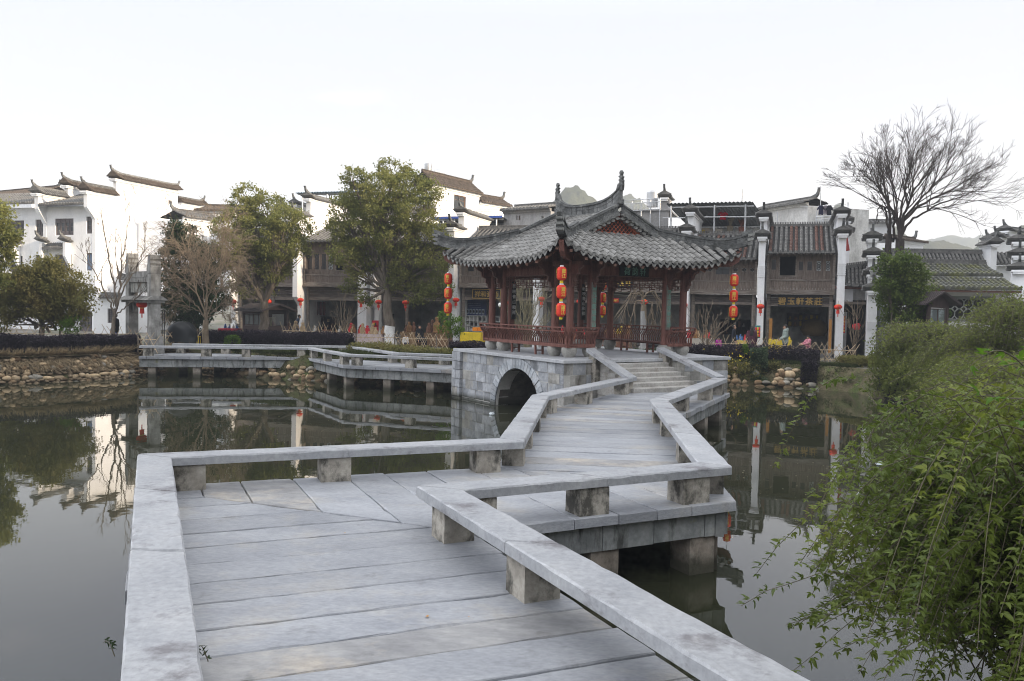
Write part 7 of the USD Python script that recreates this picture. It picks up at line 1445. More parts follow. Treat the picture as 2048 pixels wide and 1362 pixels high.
bare_tree('bare_vine_tree', 'leafless weeping vine tree seen through the right bay of the pavilion', 'tree', b, [([pp(1286, 590), pp(1262, 585), pp(1248, 620), pp(1246, 660)], .05), ([pp(1290, 585), pp(1312, 580), pp(1322, 615), pp(1325, 660)], .05), ([pp(1284, 600), pp(1270, 600), pp(1262, 640), pp(1260, 680)], .04), ([pp(1292, 600), pp(1304, 605), pp(1306, 650)], .04), ([pp(1286, 582), pp(1276, 572), pp(1266, 590)], .04)], .16, 59, TWIG, trunk_to=pp(1288, 610), kids=(12, 5, 2), shrink=.4, tw=.008, levels=2, upb=-.45, droop=.2)
q = pp(1289, 690); MB().tube([pp(1287, 690)*[1, 1, 0]+[0, 0, GZ-.1], pp(1287, 645), pp(1286, 622)], [.17, .15, .13], 9).build('pale_post', CEMENT, smooth=True, label='pale stone post wrapped by the weeping vine tree', cat='post')

# ---- hedges and banks of plants
def mass(name, label, cat, path, w_, h0, h1, n, leaf, mat, seed, kind=None, bump=.18, elong=1.8, core=None, group=None, droop=.2, stemn=0):
    """a clipped or ragged hedge along a path: leaves through its outer layer over a dark core"""
    r = np.random.default_rng(seed); path = np.asarray(path, float); s = np.r_[0, np.cumsum(np.linalg.norm(np.diff(path, axis=0), axis=1))]; L = s[-1]
    t = thing(name, label, cat, (path[0][0], path[0][1], 0), group=group, kind=kind); O = np.array([path[0][0], path[0][1], 0])
    u_ = r.uniform(0, L, n); P = np.stack([np.interp(u_, s, path[:, k]) for k in range(2)], 1); i = np.clip(np.searchsorted(s, u_)-1, 0, len(path)-2); d = path[i+1, :2]-path[i, :2]; d /= np.linalg.norm(d, axis=1, keepdims=True); nn = np.stack([-d[:, 1], d[:, 0]], 1)
    a = r.uniform(-.15, math.pi+.15, n); k = r.uniform(.72, 1.0, n); 
    cx, cz = np.sign(np.cos(a))*np.abs(np.cos(a))**.55*w_*.5*k, h0+np.clip(np.abs(np.sin(a))**.55*k, 0, 1)*(h1-h0)
    nz = meshkit.fbm(np.c_[P*1.6, cz*1.6], 3, seed)-.5; nz2 = meshkit.noise(np.c_[P*.5, cz*0], seed+1)-.5
    X = P+nn*(cx+nz*bump*1.5)[:, None]; Z = cz+(nz+nz2*.8)*bump*(cz-h0)/max(h1-h0, .1)+r.normal(0, .02, n)
    v, f = leaf_quads(np.c_[X, Z], leaf, r, elong, droop); emit('foliage', v-O, f, mat, t)
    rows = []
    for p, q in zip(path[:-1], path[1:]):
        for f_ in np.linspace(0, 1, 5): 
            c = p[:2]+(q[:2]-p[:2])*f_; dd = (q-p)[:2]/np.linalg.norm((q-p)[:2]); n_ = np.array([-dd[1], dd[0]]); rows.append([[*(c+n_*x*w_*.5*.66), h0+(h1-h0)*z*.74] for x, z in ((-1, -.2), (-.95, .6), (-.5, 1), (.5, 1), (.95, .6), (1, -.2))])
    if core is not None: MB().grid(np.array(rows)-O).build('stems', core, t, True)  # dark shell inside the leaves, shade put in as colour; closes gaps
    return t
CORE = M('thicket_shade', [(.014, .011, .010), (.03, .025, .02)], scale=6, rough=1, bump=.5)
hz = lambda pts: [np.array([*py(u, v, y)[:2], 0]) for u, v, y in pts]
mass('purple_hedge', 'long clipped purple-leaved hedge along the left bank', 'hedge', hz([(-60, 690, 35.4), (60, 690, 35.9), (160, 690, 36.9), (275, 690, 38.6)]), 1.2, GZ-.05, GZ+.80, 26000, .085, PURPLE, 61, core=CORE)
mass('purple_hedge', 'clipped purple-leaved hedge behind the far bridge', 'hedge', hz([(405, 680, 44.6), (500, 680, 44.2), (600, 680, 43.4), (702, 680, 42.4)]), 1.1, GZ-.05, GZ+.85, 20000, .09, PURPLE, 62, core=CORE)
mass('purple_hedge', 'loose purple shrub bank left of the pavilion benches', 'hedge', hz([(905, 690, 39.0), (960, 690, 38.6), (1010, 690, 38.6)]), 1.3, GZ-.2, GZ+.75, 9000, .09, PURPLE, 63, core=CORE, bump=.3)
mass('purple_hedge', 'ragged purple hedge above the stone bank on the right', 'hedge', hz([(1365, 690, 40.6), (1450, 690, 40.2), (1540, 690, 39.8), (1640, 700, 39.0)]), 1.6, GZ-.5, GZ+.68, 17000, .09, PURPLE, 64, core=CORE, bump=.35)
mass('green_shrub', 'grey-green shrub growing through the purple hedge on the right bank', 'shrub', hz([(1500, 715, 38.9), (1535, 715, 38.7)]), 1.1, GZ-.85, GZ+.75, 4200, .10, LEAF('greygreen_leaf', [(.04, .065, .03), (.08, .115, .055), (.13, .165, .085)], trans=.25), 65, bump=.4)
mass('yellow_shrub', 'yellow-green shoot on top of the right purple hedge', 'shrub', hz([(1486, 690, 39.6), (1494, 690, 39.6)]), .5, GZ+.3, GZ+.85, 500, .10, BRIGHT, 66)
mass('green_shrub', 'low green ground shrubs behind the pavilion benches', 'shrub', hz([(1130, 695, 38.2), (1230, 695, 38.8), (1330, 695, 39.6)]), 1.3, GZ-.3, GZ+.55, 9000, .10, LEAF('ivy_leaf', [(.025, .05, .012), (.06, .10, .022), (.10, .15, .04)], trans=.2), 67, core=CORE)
mass('green_shrub', 'bright green tuft in front of the hedge behind the far bridge', 'shrub', hz([(458, 684, 42.8), (470, 684, 42.6)]), .8, GZ-.1, GZ+.62, 1100, .10, BRIGHT, 68)
mass('weedy_bank', 'weedy green and brown bank plants below the big camphor tree', 'plants', hz([(705, 700, 40.0), (790, 700, 39.4), (870, 705, 38.4), (940, 710, 37.0)]), 2.0, GZ-.6, GZ+.42, 13000, .11, MIXED, 69, kind='stuff', core=CORE, bump=.4)
mass('bank_plants', 'olive plants trailing down the right stone bank', 'plants', hz([(1400, 740, 39.4), (1470, 735, 38.9), (1560, 735, 38.5)]), 1.0, .25, GZ+.1, 4200, .10, MIXED, 70, kind='stuff', bump=.3)
mass('bank_plants', 'bare purple-brown twigs hanging on the right bank between the stones', 'plants', hz([(1605, 735, 37.9), (1640, 735, 37.5)]), 1.0, .15, GZ+.25, 2600, .09, PURPLE, 71, kind='stuff', bump=.3)
mass('bank_plants', 'dark twiggy plants at the foot of the ringed white pier', 'plants', hz([(1690, 725, 38.2), (1745, 735, 36.6)]), 1.5, .35, GZ+.55, 5500, .10, MIXED, 72, kind='stuff', bump=.4)
# yellow flowers sprinkled on the right hedge
r = np.random.default_rng(73); Pn = np.array([py(u, v, 38.7+r.uniform(-.3, .3)) for u, v in zip(r.normal(1470, 32, 150), r.normal(728, 18, 150))]); v, f = leaf_quads(Pn, .075, r, 1.2); emit('yellow_blossoms', v, f, cloth('blossom_yellow', (.75, .58, .04)), label='small yellow blossoms scattered over the right bank plants', cat='flowers', kind='stuff')
# grass on the banks
def tufts(name, label, idx, f0, f1, n, h, mat, seed, dens=None, wdt=.03, hang=0.0):
    r = np.random.default_rng(seed); k = r.integers(idx[0], idx[1], n); t = r.uniform(0, 1, n)[:, None]; a = shp[k]*(1-t)+shp[np.minimum(k+1, len(shp)-1)]*t; b = top[k]*(1-t)+top[np.minimum(k+1, len(top)-1)]*t
    ff = r.uniform(f0, f1, n); P = a+(b-a)*ff[:, None]; z = np.where(ff < 1, np.interp(ff, [0, .35, .7, 1], [0, .38, .8, GZ]), GZ)
    if dens is not None:
        s = dens(P, z, r); P, z, ff = P[s], z[s], ff[s]; n = len(P)
    d = r.normal(0, 1, (n, 3)); out = (a-b)[:len(d)] if len(a) == n else None; nn = np.stack([np.cos(r.uniform(0, 6.3, n)), np.sin(r.uniform(0, 6.3, n))], 1)
    H = h*r.uniform(.5, 1.3, n); lean = r.normal(0, .5, (n, 2))*H[:, None]; inn = np.where((ff < 1)[:, None], -.35*H[:, None]*(top[near((0, 35))]*0+1)*0, 0)
    base = np.c_[P, z-.02]; s = np.c_[nn*wdt*.5, np.zeros(n)]; tip = base+np.c_[lean+inn, H*np.where(ff < .95, .45, 1.0)]
    o_ = (a-b)/np.maximum(np.linalg.norm(a-b, axis=1, keepdims=True), 1e-6)
    if hang: tip = tip+np.c_[o_*H[:, None]*.7, -H*hang*(ff < 1.05)]
    v = np.stack([base-s, base+s, tip], 1).reshape(-1, 3); f = np.arange(n*3).reshape(-1, 3); emit(name, v, f, mat, label=label, cat='grass', kind='stuff')
li = span((-27, 30), (-15.6, 41)); lj = span((-15, 41.5), (-1.9, 34.4)); lk = span((8, 39), (15.4, 36.2)); ll = span((-15, 41.5), (15.4, 36.2))
tufts('dry_grass', 'dry tan grass hanging over the left stone bank', li, .52, 1.12, 26000, .34, DRY, 81, wdt=.055, hang=.95)
tufts('green_grass', 'green grass along the foot of the left hedge', li, 1.1, 2.2, 4000, .14, GRASS, 82)
tufts('dry_grass', 'dry grass and weeds on the far bank behind the bridge', lj, .3, 2.6, 14000, .30, GRASS, 83, wdt=.05)
tufts('green_grass', 'mossy grass on the right stone bank', lk, .35, 2.4, 11000, .16, GRASS, 84, wdt=.04)

# ---- trailing shrubs on the right bank and the big one in the foreground
def trailing(name, label, roots, n, reach, rise, mat, seed, leaf=.05, step=.06, stemmat=None, dirs=None, stemr=.006, nearest=0, tri=True, drop=1.0, zmin=.05, per=1, elong=2.3, sag=.82):
    r = np.random.default_rng(seed); roots = np.asarray(roots, float); O = roots[0]*[1, 1, 0]; t = thing(name, label, 'shrub', O); st_ = MB(); Pl, Dl, Ul = [], [], []
    for i in range(n):
        p = roots[r.integers(len(roots))]+r.normal(0, .28, 3)*[1, 1, .5]; a = r.uniform(*(dirs or (0, 2*math.pi))); L = reach*r.uniform(.45, 1.15); hgt = rise*r.uniform(.35, 1.2); m_ = 11; tt = np.linspace(0, 1, m_)
        out = np.array([math.cos(a), math.sin(a), 0]); wig = r.normal(0, .085, (m_, 3))*L*.35; wig = np.cumsum(wig, 0)*.35*tt[:, None]
        q = p+out*(L*tt[:, None])+np.c_[0*tt, 0*tt, hgt*np.sin(np.minimum(tt*2.1, math.pi*.5))-drop*hgt*np.maximum(tt-.45, 0)**1.7*2.2*sag]+wig
        ok = q[:, 2] > zmin
        q = q[:max(3, int(ok.sum()))]
        st_.tube(q-O, np.linspace(stemr*1.3, stemr*.5, len(q)), 4, False)
        ln = np.linalg.norm(np.diff(q, axis=0), axis=1); s = np.r_[0, np.cumsum(ln)]; k = np.arange(L*.16, s[-1], step)
        for w_ in range(per):
            kk = k+r.uniform(0, step, len(k)); kk = kk[kk < s[-1]]; X = np.stack([np.interp(kk, s, q[:, j]) for j in range(3)], 1); d = np.stack([np.interp(kk, s, np.gradient(q[:, j])) for j in range(3)], 1); d /= np.maximum(np.linalg.norm(d, axis=1, keepdims=True), 1e-6)
            Pl.append(X); Dl.append(d)
    st_.build('stems', stemmat or TWIG, t, kind='stuff')
    P, D = np.vstack(Pl), np.vstack(Dl); n = len(P); side = np.cross(D, r.normal(0, 1, (n, 3))); side /= np.maximum(np.linalg.norm(side, axis=1, keepdims=True), 1e-6)
    ax = D*.45+side*.9+[0, 0, .15]; ax /= np.linalg.norm(ax, axis=1, keepdims=True); P = P+side*leaf*.2
    sets = []
    up = np.cross(np.cross(ax, [0, 0, 1.0]+r.normal(0, .35, (n, 3))), ax); up /= np.maximum(np.linalg.norm(up, axis=1, keepdims=True), 1e-6); bi = np.cross(up, ax)
    for rot, sc in (((0, 1.25), (.95, .85), (-.95, .85)) if tri else ((0, 1.0),)):
        a = ax*math.cos(rot)+bi*math.sin(rot); b_ = np.cross(up, a); L = (leaf*sc*r.uniform(.7, 1.25, n))[:, None]; W_ = L/elong; cup = up*W_*.22
        base = P+a*L*.05
        v = np.stack([base, base+a*L*.33+b_*W_*.5+cup, base+a*L*.70+b_*W_*.36+cup-up*L*.05, base+a*L-up*L*.14, base+a*L*.70-b_*W_*.36+cup-up*L*.05, base+a*L*.33-b_*W_*.5+cup, base+a*L*.5-up*L*.02], 1); sets.append(v)
    V = np.stack(sets, 1); k = V.shape[1]; f1 = np.array([(0, 1, 6), (1, 2, 6), (2, 3, 6), (3, 4, 6), (4, 5, 6), (5, 0, 6)])
    order = np.argsort(np.linalg.norm(P-[0, 0, EYE], axis=1)); vis = [i for i in order if True]
    solo = set()
    if nearest:
        cand = [i for i in order if abs((P[i, 0]/max(P[i, 1], .1))) < .62 and P[i, 1] > .5][:nearest]; solo = set(cand)
        for i in cand: emit('leaf', V[i].reshape(-1, 3)-O, np.vstack([f1+7*j for j in range(k)]), mat, t)
    keep = np.array([i not in solo for i in range(n)]); VV = V[keep].reshape(-1, 7, 3); nn = len(VV); F_ = (np.arange(nn)[:, None, None]*7+f1).reshape(-1, 3); emit('foliage', VV.reshape(-1, 3)-O, F_, mat, t, kind='stuff')
    return t
FORE = LEAF('jasmine_leaf', [(.03, .052, .012), (.07, .105, .020), (.14, .18, .032), (.24, .26, .04), (.35, .32, .05), (.46, .31, .06)], off=.34, trans=.36, rough=.42, spec=.3)
STEMG = M('green_stem', [(.07, .065, .04), (.12, .10, .065)], scale=8, rough=.7)
roots = [(4.1, 5.6, 1.2), (4.4, 5.2, 1.3), (4.7, 6.0, 1.2), (4.2, 6.3, 1.0), (4.5, 4.8, 1.3), (4.9, 5.4, 1.3), (3.9, 5.1, 1.1), (4.6, 6.6, 1.0), (3.75, 5.4, .9)]
trailing('foreground_jasmine', 'big arching winter jasmine bush overhanging the pond in the right foreground', roots, 1300, 1.62, 1.6, FORE, 91, .047, .036, STEMG, (math.pi*.42, math.pi*1.55), .0045, 280, per=1)
trailing('foreground_sprig', 'pale green jasmine sprig reaching in at the right edge nearest the lens', [(2.75, 3.75, 3.18), (2.7, 3.9, 3.05)], 6, .5, .16, LEAF('sprig_leaf', [(.08, .17, .015), (.16, .27, .025), (.26, .36, .04)], trans=.45), 92, .05, .06, STEMG, (math.pi*.75, math.pi*1.15), .004)
br_ = lambda u, v, y: py(u, v, y)
rts = [br_(u, v, y) for u, v, y in ((1815, 700, 33.6), (1828, 685, 33.3), (1840, 675, 32.6), (1880, 680, 31.6), (1820, 675, 34.5), (1835, 690, 35), (1860, 675, 34))]
trailing('trailing_shrub', 'mounded green trailing shrub hanging to the water right of the ringed pier', rts, 900, 1.3, .45, BUSHL, 94, .13, .12, STEMG, (math.pi*.9, math.pi*1.9), .007, tri=False, per=1, elong=2.0, sag=1.7, drop=1.2)
rts = [br_(u, v, y) for u, v, y in ((1915, 725, 29.5), (1950, 715, 28.5), (1990, 710, 27.5), (2035, 655, 26.5), (2065, 660, 25.5), (1995, 700, 30), (2040, 640, 29), (2070, 640, 28))]
trailing('trailing_shrub', 'taller feathery green shrub filling the bank at the right edge', rts, 900, 1.7, .8, BUSHL, 95, .12, .11, STEMG, (math.pi*.75, math.pi*1.9), .007, tri=False, per=1, elong=2.0, sag=1.7, drop=1.2)
rts = [br_(u, v, y) for u, v, y in ((2010, 775, 21), (2060, 800, 19), (2040, 760, 23), (2100, 790, 18), (2080, 850, 15.5))]
trailing('trailing_shrub', 'low green shrub on the right bank between the feathery shrub and the foreground bush', rts, 650, 1.9, .7, BUSHL, 96, .10, .09, STEMG, (math.pi*.7, math.pi*1.9), .007, tri=False, per=1, elong=2.0, sag=1.6)
mass('trailing_shrub', 'dense green lower growth of the trailing shrubs along the right bank', 'shrub', hz([(1802, 780, 34.2), (1850, 780, 32.4), (1910, 780, 30.0), (1965, 780, 26.5), (2015, 780, 22.5), (2045, 800, 19.0)]), 3.2, .05, 2.2, 46000, .13, BUSHL, 98, core=CORE, bump=.55, elong=2.2, droop=.6)
trailing('bank_vine', 'little vine climbing the outer edge of the bridge at the lower left', [(-2.32, 5.35, .95), (-2.36, 5.0, .9), (-2.2, 4.8, .85)], 16, .20, .10, OSMAN, 97, .035, .03, STEMG, (math.pi*.6, math.pi*1.5), .003)
# ================================================================ small red lanterns along the eaves
def small_lantern(label, p, sc=1.0, group=None):
    t = thing('red_lantern', label, 'lantern', p, group=group); R = .20*sc
    b = MB(); b.lathe([(R*.35, -R*.62), (R*.7, -R*.52), (R*.95, -R*.22), (R, 0), (R*.95, R*.22), (R*.7, R*.52), (R*.35, R*.62)], (0, 0, 0), 24); v = b.v[0]; a = np.arctan2(v[:, 1], v[:, 0]); v[:, :2] *= (1+.03*np.cos(a*12))[:, None]
    MB().add(v, b.f[0]).build('lantern_body', REDSILK, t, True)
    m = MB(); m.lathe([(0, R*.60), (R*.4, R*.60), (R*.36, R*.72), (0, R*.72)][::-1], (0, 0, 0), 12); m.lathe([(0, -R*.72), (R*.36, -R*.72), (R*.4, -R*.60), (0, -R*.60)][::-1], (0, 0, 0), 12); m.build('gold_rim', GOLD, t)
    MB().lathe([(0, -R*1.75), (R*.45, -R*1.7), (R*.36, -R*.72), (0, -R*.72)], (0, 0, 0), 10).build('tassel', REDSILK, t); MB().tube([(0, 0, -R*1.7), (0, 0, -R*2.5)], .022*sc, 5).build('tassel_end', REDSILK, t)
    MB().tube([(0, 0, R*.7), (0, 0, R*1.6)], .008, 4).build('cord', DARKWOOD, t)
    return t
proto = None
for lab, u, v, back, sc in (('small red lantern at the far left shop pier', 467, 603, -1.3, 1), ('small red lantern above the ticket kiosk roof', 537, 603, -1.0, 1), ('small red lantern on the slim white pier right of the left camphor', 601, 600, -1.3, 1), ('small red lantern left of the broad white pier', 722, 603, -1.3, 1),
                         ('small red lantern on the thin pier left of the big camphor trunk', 757, 604, -1.3, 1), ('small red lantern right of the big camphor trunk', 811, 605, -1.0, 1), ('small red lantern beside the left lantern string', 912, 600, -1.3, 1), ('small red lantern between the left pavilion columns', 1020, 606, -1.0, 1),
                         ('small red lantern behind the front lantern string', 1083, 598, -1.0, .8), ('small red lantern just left of the couplet column', 1160, 603, -1.0, .9), ('small red lantern behind the weeping vine tree', 1289, 604, -1.0, 1), ('small red lantern on the pier at the right pavilion column', 1368, 610, -1.3, 1),
                         ('small red lantern on the white pier left of the tea shop', 1521, 613, -1.35, 1), ('small red lantern on the white pier right of the tea shop', 1676, 614, -1.35, 1.1)):
    h = F.hit(u, v, back); q = F.w(h[0], back, h[1])
    if proto is None: proto = small_lantern(lab, q)
    else: copy_of(proto, 'red_lantern', lab, 'lantern', q)
q = py(284, 609, 39.6); small_lantern('round red lantern hanging in the stone gate', q, 1.25)
q = py(1000, 610, 47); MB().blob(q, (.11, .11, .13), 2, 1, 0).build('white_lamp_globe', M('lamp_globe', [(.75, .78, .74), (.82, .85, .8)], scale=2, rough=.3), smooth=True, label='pale round lamp globe behind the left pavilion bay', cat='lamp')
m = MB(); q = py(1713, 653, 43); m.blob(q, (.20, .12, .18), 2, 4, .35); m.tube([q+[0, 0, .15], q+[.02, 0, .5]], .012, 4); m.build('red_bag', cloth('red_bag', (.62, .05, .06)), smooth=True, label='red bag hanging in the lane gate passage', cat='bag')

# ================================================================ bamboo lattice fences
def fence(label, pts, h=.75, sp=.27, seed=0, z=GZ):
    r = np.random.default_rng(seed); pts = [np.array([p[0], p[1], z]) for p in pts]; t = thing('bamboo_fence', label, 'fence', pts[0]); O = pts[0]; k_ = 0
    for a, b in zip(pts, pts[1:]):
        d = b-a; L = np.linalg.norm(d); d /= L; nn = np.array([-d[1], d[0], 0]); n = int(L/sp)
        for k in range(n):
            for s in (-1, 1):
                x = L*(k+.5)/n+r.normal(0, .05); hh = h*r.uniform(.9, 1.2); ln = .30+r.normal(0, .06)
                p0 = a+d*(x-s*ln)+nn*.02*s+[0, 0, -.05]; p1 = a+d*(x+s*ln)+nn*.02*s+[0, 0, hh]
                MB().tube([p0-O, p1-O], [.014, .011], 4, False).build('bamboo_stick', BAMBOO, t)
        for zz in (.12, h*.72): MB().tube([a-O+[0, 0, zz+r.normal(0, .02)], b-O+[0, 0, zz+r.normal(0, .02)]], .018, 5).build('bamboo_rail', BAMBOO, t)
        for k in range(int(L/2.2)+1): q = a+d*min(L, k*2.2)-O; MB().tube([q-[0, 0, .2], q+[0, 0, h*.95]], .04, 6).build('fence_post', BARK, t)
    return t
hx = lambda pts: [py(u, v, y)[:2] for u, v, y in pts]
fence('bamboo lattice fence between the left hedge and the stone gate', hx([(276, 690, 38.0), (312, 690, 37.9)]), .8, .26, 1)
fence('bamboo lattice fence just right of the stone gate', hx([(318, 690, 40.8), (398, 690, 42.0)]), .85, .25, 2)
fence('thin bamboo fence behind the left purple hedge', hx([(-20, 690, 38.2), (120, 690, 38.6), (275, 690, 39.8)]), 1.0, .34, 3)
fence('bamboo lattice fence in front of the carving stalls left of the sapling', hx([(712, 690, 44.6), (800, 690, 44.0), (895, 690, 42.8)]), .85, .26, 4)
fence('bamboo fence tips showing above the hedge behind the far bridge', hx([(565, 680, 46.4), (705, 680, 45.0)]), 1.15, .30, 5)
fence('bamboo lattice fence in front of the tea shop and lane gate', hx([(1580, 700, 41.2), (1650, 700, 40.6), (1712, 705, 39.9)]), .8, .25, 6)
fence('bamboo fence tips above the purple hedge near the man in black', hx([(1415, 690, 42.2), (1500, 690, 41.6), (1580, 695, 41.2)]), .98, .28, 7)

# ================================================================ stalls and goods
FC = {}
def stall(label, u0, u1, y0, y1, vt, col, topcol=None, goods=(), seed=0, dep=.8, top_white=True, n=10, rows=2, gh=(.08, .28)):
    """a trestle table under a cloth with goods set out on it"""
    a, b = py(u0, vt, y0), py(u1, vt, y1); zt = (a[2]+b[2])/2; d = b[:2]-a[:2]; W_ = np.linalg.norm(d); ang = math.atan2(d[1], d[0]); t = thing('stall_table', label, 'table', (a[0], a[1], GZ), ang); h = zt-GZ; r = np.random.default_rng(seed)
    X = np.linspace(0, W_, 26); w = np.cumsum(r.normal(0, .012, 26)); w -= w.mean(); w = np.clip(w, -.05, .05); m = MB()
    m.grid(np.array([np.stack([X, w-.03, X*0+.03], 1), np.stack([X, X*0, X*0+h], 1)])); m.grid(np.array([np.stack([X, X*0, X*0+h], 1), np.stack([X, X*0+dep, X*0+h], 1)])); m.add([(0, 0, h), (0, 0, .03), (0, dep, .03), (0, dep, h), (W_, 0, h), (W_, 0, .03), (W_, dep, .03), (W_, dep, h)], [(0, 3, 2, 1), (4, 5, 6, 7)]); m.build('tablecloth', cloth('cloth_'+'%02d%02d%02d' % tuple(int(k*99) for k in col), col), t)
    MB().box(.05, W_-.05, .06, dep-.05, h-.06, h-.01).build('table_top', DARKWOOD, t)
    for x in (.1, W_-.1):
        for yy in (.1, dep-.1): MB().box(x-.025, x+.025, yy-.025, yy+.025, 0, h-.06).build('leg', DARKWOOD, t)
    return t, a, ang, W_, h, dep
GOODM = [M('carving_ochre', [(.20, .095, .035), (.33, .18, .075)], scale=9, rough=.5, rnd=.25), M('carving_brown', [(.10, .045, .025), (.19, .09, .05)], scale=9, rough=.45, rnd=.25), M('carving_pale', [(.38, .26, .14), (.52, .38, .22)], scale=9, rough=.5, rnd=.2), cloth('trinket_red', (.60, .04, .05)), cloth('trinket_white', (.65, .63, .6)), cloth('trinket_dark', (.05, .045, .05)), cloth('trinket_yellow', (.68, .48, .05)), cloth('trinket_blue', (.08, .16, .35))]
GOODN = ['ochre carving', 'brown carving', 'pale carving', 'red trinket', 'white pot', 'dark stone', 'golden packet', 'blue trinket']
def carving(p, h, k, seed):
    """turned or carved figure: foot, body, shoulder, head"""
    r = np.random.default_rng(seed); w = h*r.uniform(.22, .38); m = MB(); z = 0
    m.lathe([(0, 0), (w*1.0, 0), (w*1.05, h*.06), (w*.8, h*.1), (w*r.uniform(.75, 1.05), h*.35), (w*r.uniform(.55, .85), h*.6), (w*.35, h*.7), (w*.48, h*.8), (w*.40, h*.94), (0, h)], p, 9); m.blob(np.array(p)+[w*.4, -w*.3, h*.4], (w*.5, w*.4, h*.16), 1, seed, .3)
    return m
ORD = ['first', 'second', 'third', 'fourth', 'fifth', 'sixth', 'seventh', 'eighth', 'ninth', 'tenth', 'eleventh', 'twelfth']
def goods_row(where, a, ang, W_, z, dep, n, hs, mats, seed, base='behind the fence'):
    r = np.random.default_rng(seed)
    for i in range(n):
        x = W_*(i+.5)/n+r.normal(0, .03); yy = dep*r.uniform(.2, .8); p = np.array([a[0]+math.cos(ang)*x-math.sin(ang)*yy, a[1]+math.sin(ang)*x+math.cos(ang)*yy, z]); h = r.uniform(*hs); k = mats[int(r.integers(len(mats)))]
        carving(p, h, k, seed*50+i).build('carved_figure', GOODM[k], smooth=True, label=ORD[i]+' from left of '+where, cat='carving', group=where)
def table(label, u0, u1, y0, y1, vt, col, n, hs, mats, seed, where):
    t, a, ang, W_, h, dep = stall(label, u0, u1, y0, y1, vt, col, seed=seed); goods_row(where, a, ang, W_, GZ+h+.005, dep, n, hs, mats, seed)
table('red-clothed stall table left of the ticket kiosk', 436, 470, 48.5, 48.3, 657, (.55, .05, .09), 7, (.10, .3), (3, 4, 7), 1, 'bright trinkets on the red stall left of the kiosk')
table('stall table with carvings in front of the red-shuttered shop', 556, 598, 50.6, 50.2, 664, (.48, .44, .40), 7, (.25, .7), (0, 1, 5, 2), 2, 'wood carvings on the stall before the red-shuttered shop')
table('stall table with carvings under the diagonal lattice shop', 620, 676, 50.2, 49.6, 666, (.45, .42, .39), 8, (.15, .5), (0, 1, 2, 4), 3, 'wood carvings on the stall under the diagonal lattice windows')
table('long white and pink clothed stall table left of the big camphor', 692, 762, 47.6, 46.8, 668, (.60, .50, .50), 11, (.15, .62), (0, 1, 2, 4, 3), 4, 'carvings on the long pale stall beside the big camphor')
table('stall table of carvings right of the big camphor trunk', 800, 832, 48.6, 48.2, 664, (.30, .19, .10), 5, (.25, .6), (0, 1), 5, 'wood carvings right of the big camphor trunk')
table('stall table of tall carvings behind the seated man', 848, 892, 48.0, 47.4, 666, (.22, .13, .07), 7, (.35, .95), (0, 1, 0), 6, 'tall wood carvings behind the seated man')
table('yellow-clothed table at the gold rimmed signboard shop', 920, 962, 46.4, 46.0, 665, (.72, .52, .03), 0, (.1, .2), (6,), 7, 'x')
table('yellow-clothed table in front of the tea shop', 1537, 1583, 43.6, 43.2, 680, (.74, .55, .05), 6, (.06, .2), (1, 6, 5), 8, 'small packets on the tea shop table')
table('yellow-clothed table with red toys beside the woman in maroon', 1472, 1500, 44.2, 44.0, 681, (.66, .50, .12), 6, (.12, .35), (3, 3, 7), 9, 'red toys on the table beside the woman in maroon')
table('pale clothed stall table behind the leafless shrub right of the pavilion', 1376, 1428, 44.8, 44.4, 677, (.52, .47, .40), 9, (.12, .5), (0, 1, 3, 2), 10, 'souvenirs on the pale stall right of the pavilion')
table('dark stall table with trinkets seen through the pavilion, left bay', 1100, 1170, 46.0, 45.4, 668, (.24, .10, .06), 9, (.2, .6), (0, 1, 3), 11, 'souvenirs seen through the left part of the pavilion')
table('dark stall table with trinkets seen through the pavilion, right bay', 1200, 1260, 45.2, 44.7, 668, (.20, .09, .06), 8, (.2, .55), (0, 1, 6), 12, 'souvenirs seen through the right bay of the pavilion')
# shelves and posters inside the shops (local frame of the row)
def shelf(label, u0, u1, v0, v1, back, nx, nz, mat, goodk=(0, 1), fill=.8, seed=0, gw=.7):
    xa, za = F.hit(u0, v1, back); xb, zb = F.hit(u1, v0, back); o = F.w(xa, back); t = thing('shelf_unit', label, 'shelf', (o[0], o[1], za), FANG); W_, H_ = xb-xa, zb-za; r = np.random.default_rng(seed)
    MB().box(0, W_, .30, .33, 0, H_).build('back_panel', mat, t)
    for k in range(nz+1): MB().box(0, W_, 0, .298, H_*k/nz-.012, H_*k/nz+.012).build('shelf', mat, t)
    for k in range(nx+1): MB().box(W_*k/nx-.012, W_*k/nx+.012, .002, .296, .014, H_-.014).build('upright', mat, t)
    for i in range(nx):
        for j in range(nz):
            if r.random() > fill: continue
            k = goodk[int(r.integers(len(goodk)))]; w, h = W_/nx*gw*r.uniform(.5, .9), H_/nz*r.uniform(.45, .8); x = W_*(i+.5)/nx; z = H_*j/nz+.013; p = F.w(xa+x, back+.12, za+z); m = MB(); c = (p[0], p[1], p[2]+h/2)
            if r.random() < .5: m.cbox(c, (w, .16, h), FANG); m.cbox((c[0], c[1], p[2]+h+.01), (w*.5, .1, .02), FANG)
            else: m.lathe([(0, 0), (w*.4, 0), (w*.5, h*.35), (w*.28, h*.75), (w*.34, h), (0, h)], p, 8)
            m.build('shelf_goods', GOODM[k], label=GOODN[k]+' in column '+ORD[i]+', shelf '+ORD[j]+' of the '+' '.join(label.split()[:6]), cat='goods', group='goods on the '+' '.join(label.split()[:6]))
WHITESH = M('white_shelf', [(.62, .62, .6), (.7, .7, .68)], scale=3, rough=.6)
shelf('white cube shelf with dark ink stones beside the yellow table', 930, 972, 632, 662, .6, 5, 3, WHITESH, (5, 5, 4), .85, 1)
